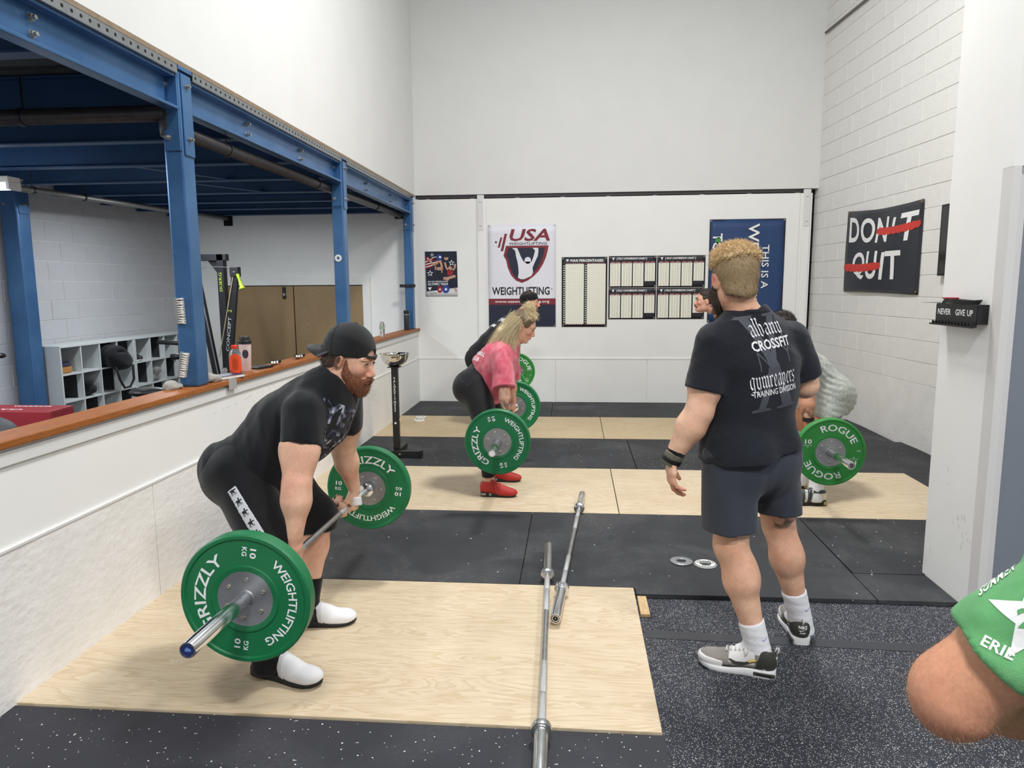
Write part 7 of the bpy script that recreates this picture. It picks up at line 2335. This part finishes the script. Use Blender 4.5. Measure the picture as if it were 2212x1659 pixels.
sdf_obj('shorts', T, .008, cloth('maroon shorts', '6E3B3A', .15, 6, .3), G)
tuck(bodyG, [TG1, TG2], bare_parts(JG, FG))
T = Sdf(); T.add(ell(FG(-.018, 0, .036), np.array((.103, .085, .098)), FG.M), 0); T.keep(lambda P: FG.loc(P)[:, 0] - (.045 + .45 * (FG.loc(P)[:, 2] - .05)), .006); T.keep(lambda P: -(FG.loc(P)[:, 2] + .045), .006); sdf_obj('hair', T, .007, M_HAIRD, G)
for s in 'RL':
    a = JG['an' + s]; shoe(G, V(a[0], a[1], 0) - fG * .06, V(a[0], a[1], 0) + fG * .24, (0, 0, 1), dict(stD), wd=.05)
# ------------------------------------------------------------------ pipes and lamp under the mezzanine
def clamp(p, d, r, parent, top):
    c = MB().lathe(np.asarray(p, float) - nrm(d) * .012, nrm(d), [(r, 0), (r + .007, 0), (r + .007, .024), (r, .024)], 16).obj('pipe_clamp', M_BLKSTEEL, parent)
    MB().cyl((p[0], p[1], p[2] + r), (p[0], p[1], top), .005, 6).obj('hanger_rod', M_BLKSTEEL, c)


t = thing('sprinkler_pipe', (-2.25, 6.5, 2.5), 'grey black sprinkler pipe running under the edge beam to the back wall', 'pipe')
a, b = V(-2.215, 3.9, 2.46), V(-2.325, 9.6, 2.545)
MB().cyl(a, b, .040, 18).obj('pipe', M_PIPE, t, smooth=True)
MB().cyl((-5.4, 3.86, 2.535), (-2.22, 3.86, 2.535), .043, 18).obj('cross_pipe', M_PIPE, t, smooth=True)
MB().lathe((-2.215, 3.88, 2.46), (0, 0, 1), [(.0, -.05), (.05, -.045), (.055, 0), (.055, .09), (.05, .12), (0, .125)], 16).obj('elbow_fitting', M_PIPE, t, smooth=True)
for y in (4.55, 6.25, 8.3):
    p = a + (b - a) * (y - a[1]) / (b[1] - a[1]); clamp(p, b - a, .040, t, 2.79)
clamp(V(-3.05, 3.86, 2.535), V(1, 0, 0), .043, t, 2.75)
MB().box(-2.40, -2.25, 9.585, 9.6, 2.50, 2.62).obj('wall_opening', M_BLACKGAP, t)
t = thing('sprinkler_pipe', (-4.8, 7.5, 2.5), 'thin steel sprinkler pipe along the grey block wall', 'pipe')
e1, e0 = at(490, 472, 9.56), at(-60, 392, 5.3)
pm = MAT_P3 = mat('steel pipe', '8A8A88', .45, .6, .2, 20)
MB().cyl(e0, e1, .028, 14).obj('pipe', pm, t, smooth=True)
for px in (72, 184):
    f_ = (px - (-60)) / 550.; w_ = f_ * e0[1] / (e1[1] * (1 - f_) + e0[1] * f_); p = e0 + (e1 - e0) * w_
    clamp(p, e1 - e0, .028, t, 2.76)
h0 = e0 + (e1 - e0) * .12
MB().lathe(h0, (0, 0, 1), [(.012, .02), (.018, .03), (.010, .06), (.022, .075), (0, .08)], 10).obj('sprinkler_head', M_BOLT, t)
MB().box(e1[0] - .06, e1[0] + .06, 9.585, 9.6, 2.44, 2.68).obj('wall_opening', M_BLACKGAP, t)

t = thing('tube_lamp', (-4.6, 5.0, 2.35), 'lit fluorescent tube lamp at the left edge under the mezzanine', 'lamp')
le = at(29, 403, 5.0)
MB().box(le[0] - 1.25, le[0], 4.95, 5.07, le[2] + .025, le[2] + .07).obj('housing', M_WHITE, t, bevel=.004)
me_ = bpy.data.materials.new('lit tube'); me_.use_nodes = True; bs = me_.node_tree.nodes['Principled BSDF']
bs.inputs['Emission Color'].default_value = (.92, .97, 1, 1); bs.inputs['Emission Strength'].default_value = 14; bs.inputs['Base Color'].default_value = (1, 1, 1, 1)
for y in (4.975, 5.045):
    MB().cyl((le[0] - 1.24, y, le[2]), (le[0] - .01, y, le[2]), .018, 12).obj('tube', me_, t, smooth=True)
MB().box(le[0] - .02, le[0] + .004, 4.95, 5.07, le[2] - .025, le[2] + .03).obj('lamp_end', M_WHITE, t, bevel=.003)
for x in (le[0] - 1.0, le[0] - .25):
    MB().cyl((x, 5.0, le[2] + .07), (x, 5.0, 2.76), .004, 6).obj('hanger_rod', M_BLKSTEEL, t)

# ------------------------------------------------------------------ cubby shelf and what lies in it
M_MEL = mat('white melamine', 'C9CECE', .45, 0, .03); M_DARKFACE = mat('dark divider facing', '2C2F33', .7, 0, .1)
for u, (y0, lab) in enumerate(((6.70, 'white cubby shelf unit nearest the blue column, against the block wall'), (7.935, 'white cubby shelf unit farther along the block wall'))):
    t = thing('cubby_shelf', (-5.325, y0 + .6, 0), lab, 'shelf')
    x0, x1 = -5.495, -5.15; y1 = y0 + 1.225
    for y in (y0, y1 - .02):
        MB().box(x0, x1, y, y + .02, 0, 1.0).obj('side_panel', M_MEL, t, bevel=.001)
    MB().box(x0, x1 + .004, y0, y1, 1.0, 1.02).obj('top_panel', M_MEL, t, bevel=.001)
    for z in (.04, .155, .435, .715):
        MB().box(x0, x1 - .002, y0 + .02, y1 - .02, z, z + .016).obj('shelf_board', M_MEL, t)
    for k in range(1, 4):
        MB().box(x0, x1 - .001, y0 + k * .3 + .005, y0 + k * .3 + .021, .04, 1.0).obj('divider', M_MEL, t)
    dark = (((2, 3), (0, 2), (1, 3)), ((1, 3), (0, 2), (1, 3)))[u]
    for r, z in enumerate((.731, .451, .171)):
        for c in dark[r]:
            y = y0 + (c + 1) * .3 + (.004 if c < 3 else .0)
            MB().box(x0 + .01, x1 - .07, y - .004, y, z, z + .263).obj('dark_facing', M_DARKFACE, t)
M_BAG = cloth('black nylon bag', '111317', .4, 14, .5, .8)
T = Sdf(); T.add(ell(V(-5.20, 7.465, .855), (.20, .118, .115)), .02); T.add(ell(V(-5.05, 7.47, .83), (.10, .15, .13)), .05); T.add(ell(V(-5.02, 7.50, .79), (.09, .13, .09)), .04); T.sub(ell(V(-4.96, 7.40, .90), (.05, .10, .02)), .02); T.keep(lambda P: .733 - P[:, 2] - np.clip((P[:, 0] + 5.16) * 3, 0, .2), .01); T.bump(folds(4, .008, 22))
bg = sdf_obj('backpack', T, .010, M_BAG); tag(bg, 'black backpack stuffed in a cubby with its strap hanging down', 'bag')
MB().tube([V(-5.03, 7.38, .76), V(-4.98, 7.36, .60), V(-4.97, 7.42, .50), V(-4.97, 7.52, .50), V(-4.96, 7.58, .58), V(-4.96, 7.58, .74)], .014, 6).obj('strap', M_BAG, bg, smooth=True)
T = Sdf(); T.add(ell(V(-5.27, 7.165, .53), (.12, .115, .075)), .02); T.add(ell(V(-5.2, 7.12, .60), (.07, .07, .05)), .04); T.keep(lambda P: .453 - P[:, 2], .004); T.bump(folds(5, .01, 24))
tag(sdf_obj('pouch', T, .010, M_BAG), 'crumpled black pouch in the second row of the cubby shelf', 'bag')
for k, (z0, z1, c, lab) in enumerate(((.733, .80, 'B0793F', 'tan folded cloth at the bottom of the cubby stack'), (.801, .84, '3A3550', 'dark violet folded cloth in the middle of the cubby stack'), (.841, .88, '2A2C38', 'dark folded cloth on top of the cubby stack'))):
    o = MB().box(-5.40, -5.19, 6.735 + .01 * k, 6.92 - .012 * k, z0, z1).obj('folded_cloth', cloth('folded cloth %d' % k, c), bevel=.014); tag(o, lab, 'cloth')
o = thing('trainer', (-5.25, 8.06, .731), 'dark trainer with white sole in the top row of the far cubby unit', 'shoe'); stD_ = dict(sole_mat=M_WHITE, upper_mat=M_DSHOE, lace_mat=M_LACE, heel=.028, sole=.02, laces=3)
shoe(o, V(-5.40, 8.06, .732), V(-5.16, 8.06, .732), (0, 0, 1), stD_, wd=.045)
T = Sdf(); T.add(ell(V(-5.25, 8.385, .50), (.08, .08, .05)), .02); T.add(ell(V(-5.19, 8.41, .58), (.05, .07, .05)), .04); T.keep(lambda P: .453 - P[:, 2], .004); T.bump(folds(6, .009, 30))
tag(sdf_obj('crumpled_shirt', T, .010, cloth('pale grey cloth', '8B8A84')), 'crumpled pale grey cloth in the far cubby unit', 'cloth')

# ------------------------------------------------------------------ ski machine, bike, boxes behind the low wall
M_MACH = mat('machine black', '191A1E', .5, .1, .12, 12)
t = thing('ski_machine', (-4.08, 8.0, 0), 'black upright cable machine with a yellow green handle in front of the plywood door', 'exercise machine')
MB().box(-4.105, -4.025, 7.97, 8.06, .04, 1.98).obj('post', M_MACH, t, bevel=.004)
ar = MB().box(-4.36, -3.99, 7.97, 8.05, 1.905, 1.98).obj('top_arm', M_MACH, t, bevel=.004)
MB().prism([(-.20, 0), (-.08, -.16), (0, -.16), (0, 0)], (-4.02, 8.0, 1.905), (1, 0, 0), (0, 0, 1), (0, 1, 0), .012).obj('gusset', M_MACH, t)
MB().bar((-4.335, 7.93, 1.78), (-4.09, 7.93, .10), .075, .05, (0, 1, 0)).obj('guide_leg', M_MACH, t, bevel=.004)
MB().bar((-3.86, 7.93, 1.79), (-4.08, 7.93, .10), .075, .05, (0, 1, 0)).obj('guide_leg', M_MACH, t, bevel=.004)
MB().bar((-4.30, 7.898, 1.70), (-4.10, 7.898, .40), .014, .004, (0, 1, 0)).obj('cable_slot', mat('slot grey', '6E7074', .5), t)
for x in (-4.335, -3.86):
    p = MB().box(x - .055, x + .045, 7.89, 7.97, 1.72, 1.83).obj('pulley_head', M_MACH, t, bevel=.006)
    MB().cyl((x, 7.885, 1.775), (x, 7.89, 1.775), .009, 10).obj('bolt', M_BOLT, p)
MB().tube([V(-4.33, 7.93, 1.80), V(-4.2, 7.93, 1.835), V(-4.0, 7.93, 1.83), V(-3.87, 7.93, 1.82)], .004, 6).obj('cord', mat('grey cord', '55585C', .6), t)
MB().tube([V(-3.88, 7.90, 1.72), V(-4.09, 7.88, .80)], .006, 6).obj('rope', mat('tan rope', '9C8F74', .8), t)
MB().lathe(V(-3.825, 7.90, 1.75), V(.10, 0, -.35), [(.018, 0), (.020, .03), (.016, .05), (.018, .14), (.036, .165), (.036, .175), (0, .178)], 14).obj('handle', mat('yellow green plastic', 'A9C92E', .45, 0, .05), t, smooth=True)
MB().box(-4.40, -3.72, 7.80, 8.25, .0, .05).obj('base', M_MACH, t, bevel=.006)
L = MB(); ld_ = nrm(V(-3.86, 0, 1.79) - V(-4.08, 0, .10))
flat_text(L, 'CONCEPT', V(-3.955, 7.898, 1.06), ld_, nrm(V(-ld_[2], 0, ld_[0])), .038, .40, off=.02); L.obj('machine_lettering', mat('pale lettering', 'A9ACA8', .6, 0, 0), t)
L = MB(); flat_text(L, '2', V(-3.955, 7.898, 1.06) + ld_ * .27, ld_, nrm(V(-ld_[2], 0, ld_[0])), .045, off=.03); flat_text(L, 'SKIERG', V(-4.05, 7.968, 1.66), (0, 0, 1), (-1, 0, 0), .035, .22); L.obj('machine_lettering', mat('yellow green lettering', '9FB03A', .6, 0, 0), t)

t = thing('exercise_bike', (-3.05, 5.0, 0), 'black exercise bike, its saddle and grips showing over the ledge', 'exercise bike')
sd = at(318, 838, 4.9)
T = Sdf(); T.add(ell(sd + V(-.02, 0, -.03), (.11, .10, .035)), .03); T.add(ell(sd + V(.09, .0, -.03), (.07, .05, .03)), .04); sdf_obj('saddle', T, .008, M_BLK, t)
MB().cyl((sd[0], sd[1], .3), (sd[0], sd[1], sd[2] - .05), .02, 12).obj('seat_post', M_MACH, t)
g1 = at(341, 739, 5.5); g2 = at(390, 741, 5.5); g3 = at(371, 771, 5.5); g4 = at(395, 770, 5.5)
MB().tube([g1, g2, g2 + V(.06, .0, -.05)], [.018, .020, .018], 10).obj('grip', M_BLK, t, smooth=True); MB().tube([g3, g4], [.026, .022], 10).obj('grip', M_BLK, t, smooth=True)
MB().tube([g2 + V(.06, 0, -.05), g4 + V(.05, .0, -.1), V(-3.0, 5.4, .45), V(-3.0, 5.4, .06)], .022, 10).obj('handlebar_post', M_MACH, t, smooth=True)
MB().bar((sd[0], sd[1] - .1, .30), (-3.0, 5.45, .30), .06, .06).obj('frame', M_MACH, t)
for y in (4.75, 5.6):
    MB().box(-3.3, -2.75, y - .03, y + .03, 0, .06).obj('foot_bar', M_MACH, t, bevel=.01)
MB().bar((-3.02, 4.75, .05), (-3.02, 5.6, .05), .05, .05).obj('frame', M_MACH, t); MB().bar((sd[0], sd[1], .05), (sd[0], sd[1], .32), .05, .05).obj('frame', M_MACH, t)
MB().cyl((-3.05, 5.42, .32), (-2.95, 5.42, .32), .22, 28).obj('flywheel', M_MACH, t, bevel=.01)

t = thing('rower_handle', (-3.5, 4.0, 0), 'black padded grip poking in at the left edge before the block wall', 'exercise machine')
q = at(10, 768, 4.6); MB().tube([q + V(-.30, 0, .0), q + V(-.02, 0, .0), q], [.018, .020, .014], 10).obj('grip', M_BLK, t, smooth=True); MB().tube([q + V(-.30, 0, 0), q + V(-.75, .5, -.1), V(q[0] - .95, 5.6, 0)], .02, 10).obj('upright', M_MACH, t, smooth=True); MB().box(q[0] - 1.2, q[0] - .7, 5.4, 5.8, 0, .04).obj('base', M_MACH, t)

M_RBOX = mat('red vinyl', '8E1F2B', .5, 0, .1, 8, .15, 60)
for k, (y0, y1, lab) in enumerate(((4.57, 4.685, 'red padded vinyl box at the left edge behind the ledge, nearer one'), (4.70, 4.82, 'red padded vinyl box at the left edge behind the ledge, farther one'))):
    o = MB().box(-4.45, -3.62 - .012 * k, y0, y1, 0, .75).obj('padded_box', M_RBOX, bevel=.012); tag(o, lab, 'padded box')
    L = MB(); flat_text(L, 'WARRIOR' if k else 'PLYO', V(-4.02 + .12 * k, (y0 + y1) / 2 - .02, .7505), (1, 0, 0), (0, 1, 0), .035, .30, off=.03); L.obj('box_lettering', M_WHITEINK, o)
c = at(-22, 962, 4.2); T = MB()
T.lathe(c - V(0, 0, .19), (0, 0, 1), [(.19 * math.sin(k * PI / 16), .19 * (1 - math.cos(k * PI / 16))) for k in range(17)], 28)
o = T.obj('gym_ball', mat('dark grey rubber', '4A4C4F', .6), smooth=True); tag(o, 'dark grey ball at the left edge, in front of the red boxes', 'ball')
c2_ = c - V(0, 0, .19); o2 = MB().box(c[0] - .25, c[0] + .2, c[1] - .2, c[1] + .2, 0, c2_[2]).obj('ball_stand', M_BLK, bevel=.01); tag(o2, 'black stand under the grey ball behind the low wall', 'stand')

# ------------------------------------------------------------------ on the ledge
Z = 1.0302


def glass(name, col, rough=.05):
    t = NT(name); t.b.inputs['Transmission Weight'].default_value = .92; t.b.inputs['IOR'].default_value = 1.35
    return t.fin(s2l(col), rough, 0, .5)


M_CLEAR = glass('clear plastic', 'EEF3F5'); M_AMBER = mat('dark syrup', '1E0C08', .12, 0, .05); M_ORANGE = mat('orange label', 'E8501F', .45, 0, .06); M_ORCAP = mat('orange red cap', 'D93A1B', .4, 0, .04)
t = thing('squeeze_bottle', (-2.19, 4.42, Z), 'squeeze bottle with a bright orange label and cap on the wooden ledge', 'bottle')
prof = [(.026, 0), (.034, .004), (.037, .03), (.036, .08), (.0375, .11), (.036, .135), (.030, .155), (.020, .168), (.018, .172)]
MB().lathe((-2.19, 4.42, Z), (0, 0, 1), [(0, 0)] + [(r * .93, h + .002) for r, h in prof if h < .12] + [(0, .112)], 28).obj('syrup', M_AMBER, t, smooth=True)
MB().lathe((-2.19, 4.42, Z), (0, 0, 1), [(0, 0)] + prof, 28).obj('bottle_body', M_CLEAR, t, smooth=True)
MB().lathe((-2.19, 4.42, Z), (0, 0, 1), [(.019, .168), (.021, .170), (.021, .188), (.017, .192), (0, .192)], 20).obj('cap', M_ORCAP, t)
lb = MB(); vs = []; N_ = 14
ca = math.atan2(-4.42, 2.19)
for k in range(N_ + 1):
    a = ca - 1.25 + 2.5 * k / N_
    e = abs(k - N_ / 2) / (N_ / 2); zb_, zt_ = .012 + .02 * e ** 3, .138 - .035 * e ** 2
    vs += [(-2.19 + .0388 * math.cos(a), 4.42 + .0388 * math.sin(a), Z + zb_), (-2.19 + .0388 * math.cos(a), 4.42 + .0388 * math.sin(a), Z + zt_)]
lb.add(vs, [(2 * k, 2 * k + 2, 2 * k + 3, 2 * k + 1) for k in range(N_)]); lab = lb.obj('label', M_ORANGE, t, smooth=True)
L = MB(); n_ = V(math.cos(ca), math.sin(ca), 0); u_ = V(-n_[1], n_[0], 0)
for k in range(9):
    z = Z + .105 - k * .0085; wv = .018 if k else .010
    L.add([V(-2.19, 4.42, z) + n_ * .0395 - u_ * wv, V(-2.19, 4.42, z) + n_ * .0395 + u_ * wv, V(-2.19, 4.42, z + .0028) + n_ * .0395 + u_ * wv, V(-2.19, 4.42, z + .0028) + n_ * .0395 - u_ * wv], [(0, 1, 2, 3)])
q = L.obj('label_print', mat('dark orange print', '9C2F12', .5, 0, 0), lab); q['kind'] = 'stuff'

t = thing('tumbler', (-2.205, 4.60, Z), 'pale pink tumbler with a black lid behind the orange bottle', 'tumbler')
MB().lathe((-2.205, 4.60, Z), (0, 0, 1), [(0, 0), (.030, 0), (.033, .004), (.040, .18), (.041, .19)], 28).obj('cup', mat('pale pink enamel', 'E3C9C6', .4, 0, .03), t, smooth=True)
MB().lathe((-2.205, 4.60, Z), (0, 0, 1), [(.041, .185), (.045, .187), (.045, .205), (.042, .210), (.036, .212), (.034, .228), (.030, .236), (0, .236)], 28).obj('lid', M_BLK, t)
L = MB(); n_ = nrm(V(2.2, -4.6, 0)); u_ = V(-n_[1], n_[0], 0); L.prism([(.020 * math.cos(a), .03 * math.sin(a)) for a in np.linspace(0, 2 * PI, 13)[:-1]], V(-2.205, 4.60, Z + .12) + n_ * .0375, u_, V(0, 0, 1), n_, .001); L.obj('emblem', mat('dark emblem', '3A3442', .5, 0, .3, 120), t)
o = MB().lathe((-2.235, 4.36, Z), (0, 0, 1), [(0, 0), (.016, 0), (.018, .01), (.018, .035), (.014, .045), (.014, .05), (.012, .05), (.012, .042), (.016, .033), (.016, .004), (0, .004)], 18).obj('small_jar', M_CLEAR, smooth=True); tag(o, 'tiny clear jar beside the orange bottle on the ledge', 'jar')
t = thing('notebook', (-2.165, 4.22, Z), 'dark covered notebook with white pages on the ledge by the nearest column', 'notebook')
ax = (nrm(V(.35, 1, 0)), nrm(V(-1, .35, 0)), V(0, 0, 1))
MB().obox(V(-2.165, 4.24, Z + .010), ax, .095, .055, .0085).obj('pages', M_WHITE, t); MB().obox(V(-2.165, 4.24, Z + .0198), ax, .098, .058, .0012).obj('cover', mat('navy cover', '232A48', .4), t); MB().obox(V(-2.165, 4.24, Z + .0012), ax, .098, .058, .0012).obj('cover', mat('navy cover', '232A48', .4), t)
M_TOWEL = cloth('grey towel', 'A5A39C', .15, 20, .6, .95, 300)
for c_, r_, lab in ((V(-2.225, 3.77, Z + .012), (.040, .05, .018), 'grey crumpled towel end in front of the nearest column'), (V(-2.165, 4.06, Z + .018), (.045, .07, .026), 'grey crumpled towel lump just behind the nearest column')):
    T = Sdf(); T.add(ell(c_, r_), .02); T.add(ell(c_ + V(-.02, -.03, .012), (r_[0] * .6, r_[1] * .7, .022)), .03); T.keep(lambda P: Z - P[:, 2], .002); T.bump(folds(8, .008, 45)); tag(sdf_obj('towel', T, .006, M_TOWEL), lab, 'towel')
o = MB().obox(V(-2.18, 4.78, Z + .008), (nrm(V(.3, 1, 0)), nrm(V(-1, .3, 0)), V(0, 0, 1)), .075, .042, .0075).obj('wallet', M_BLK, bevel=.005); tag(o, 'flat black wallet on the ledge right of the tumbler', 'wallet')


def strap_coil(c, R, wd, m1, m2, lab):
    t = thing('lifting_strap', tuple(c), lab, 'strap')
    b_ = MB(); vs = []; n = 26
    for k in range(n + 1):
        a = 2 * PI * k / n; r = R * (1 + .12 * math.sin(2 * a)); p = V(c[0] + r * .75 * math.cos(a), c[1] + r * 1.3 * math.sin(a), c[2] + .002 + .006 * (1 + math.sin(a * 2 + 1)))
        vs += [p, p + V(0, 0, wd)]
    fs = [(2 * k, 2 * k + 2, 2 * k + 3, 2 * k + 1) for k in range(n)]
    o = b_.add(vs, fs).obj('loop', m1, t, smooth=True); s_ = o.modifiers.new('thick', 'SOLIDIFY'); s_.thickness = .004
    p = V(c[0] + .02, c[1] - R * 1.3, c[2] + .006); o2 = MB().obox(p + V(0, -.035, .008), (nrm(V(.5, -1, .25)), nrm(V(1, .5, 0)), nrm(V(-.1, .2, 1))), .045, .017, .002).obj('tail', m2, t)
    for k in range(3):
        a = -1.6 + k * .5; q = V(c[0] + R * .78 * math.cos(a), c[1] + R * 1.33 * math.sin(a), c[2] + .004)
        MB().obox(q + V(0, 0, wd * .5 + .006), (nrm(V(-math.sin(a), math.cos(a), 0)), nrm(V(math.cos(a), math.sin(a), 0)), V(0, 0, 1)), .006, .0035, wd * .4).obj('printed_mark', m2, o)


strap_coil(V(-2.18, 5.02, Z), .042, .022, M_BLK, M_WHITE, 'black and white lifting strap lying on the ledge, nearer one')
strap_coil(V(-2.185, 5.50, Z), .045, .020, M_BLK, M_WHITE, 'black lifting strap with white marks on the ledge, farther one')
o = MB().obox(V(-2.18, 5.98, Z + .007), (V(0, 1, 0), V(-1, 0, 0), V(0, 0, 1)), .035, .02, .007).obj('chalk_pouch', M_RED, bevel=.004); tag(o, 'small red thing on the ledge left of the backwards cap', 'pouch')


def bottle(name, x, y, prof, m, lab, cap, capm, extra=None):
    t = thing(name, (x, y, Z), lab, 'bottle')
    MB().lathe((x, y, Z), (0, 0, 1), [(0, 0)] + prof, 24).obj('bottle_body', m, t, smooth=True)
    h = prof[-1][1]; r = prof[-1][0]
    MB().lathe((x, y, Z), (0, 0, 1), [(r + .001, h - .004), (r + .002, h - .002), (r + .002, h + cap * .8), (r - .002, h + cap), (0, h + cap)], 20).obj('cap', capm, t)
    return t


t = bottle('water_bottle', -2.175, 7.95, [(.028, 0), (.031, .004), (.030, .05), (.0285, .055), (.031, .06), (.031, .12), (.027, .145), (.014, .17), (.012, .178)], M_CLEAR, 'small clear water bottle with a green label near the far end of the ledge', .015, M_WHITE)
MB().lathe((-2.175, 7.95, Z), (0, 0, 1), [(.0315, .085), (.0318, .086), (.0318, .118), (.0315, .119)], 24).obj('label', mat('green white label', '9CB89A', .5, 0, .4, 60), t)
t = bottle('steel_bottle', -2.185, 9.20, [(.034, 0), (.036, .004), (.036, .205), (.034, .212)], mat('dark slate enamel', '2B2F36', .45, 0, .05), 'dark slate insulated bottle at the far end of the ledge', .045, M_BLK)
MB().lathe((-2.185, 9.20, Z), (0, 0, 1), [(.0362, .196), (.0368, .198), (.0368, .206), (.0362, .208)], 24).obj('steel_ring', M_GALV, t)
bottle('soda_bottle', -2.19, 6.30, [(.030, 0), (.032, .004), (.032, .10), (.026, .13), (.014, .165), (.0125, .175)], M_CLEAR, 'clear bottle with a black cap left of the second column, behind the cap', .016, M_BLK)
t = bottle('supplement_bottle', -2.18, 6.95, [(.034, 0), (.036, .004), (.036, .165), (.024, .185), (.022, .19)], M_WHITE, 'white bottle with a black cap right of the second column, behind the cap', .022, M_BLK)
o = MB().obox(V(-2.0905, 4.17, 1.005), (V(0, 1, 0), V(0, 0, 1), V(1, 0, 0)), .05, .035, .0012).obj('tape_piece', mat('grey masking tape', 'A7A39D', .6, 0, .08)); tag(o, 'square of grey tape stuck on the ledge edge below the notebook', 'tape')

# brushes on the nearest column
M_BRH = mat('grey brush handle', '8E8E90', .5, 0, .1); M_BRI = mat('white bristles', 'E6E2DA', .9, 0, .2, 200)
for (px, py), tilt, lab in (((388, 672), .03, 'white bristled scrubbing brush stuck upright to the blue column, upper one'), ((395, 788), -.20, 'white bristled scrubbing brush hanging tilted on the blue column, lower one')):
    c_ = at(px, py, 3.825); uz = nrm(V(-math.sin(tilt), 0, math.cos(tilt))); ux_ = nrm(V(math.cos(tilt), 0, math.sin(tilt)))
    t = thing('brush', tuple(c_), lab, 'brush')
    MB().obox(c_ - ux_ * .012, (ux_, V(0, 1, 0), uz), .007, .0145, .074).obj('brush_block', M_BRH, t, bevel=.005)
    b_ = MB()
    for k in range(11):
        for yy in (-.010, 0, .010):
            p = c_ - ux_ * .006 + uz * (-.065 + k * .013) + V(0, yy, 0); b_.cyl(p, p + ux_ * .030 + uz * random.uniform(-.003, .003) + V(0, yy * .3, 0), .0038, 6, .0062)
    q = b_.obj('bristles', M_BRI, t); q['kind'] = 'stuff'
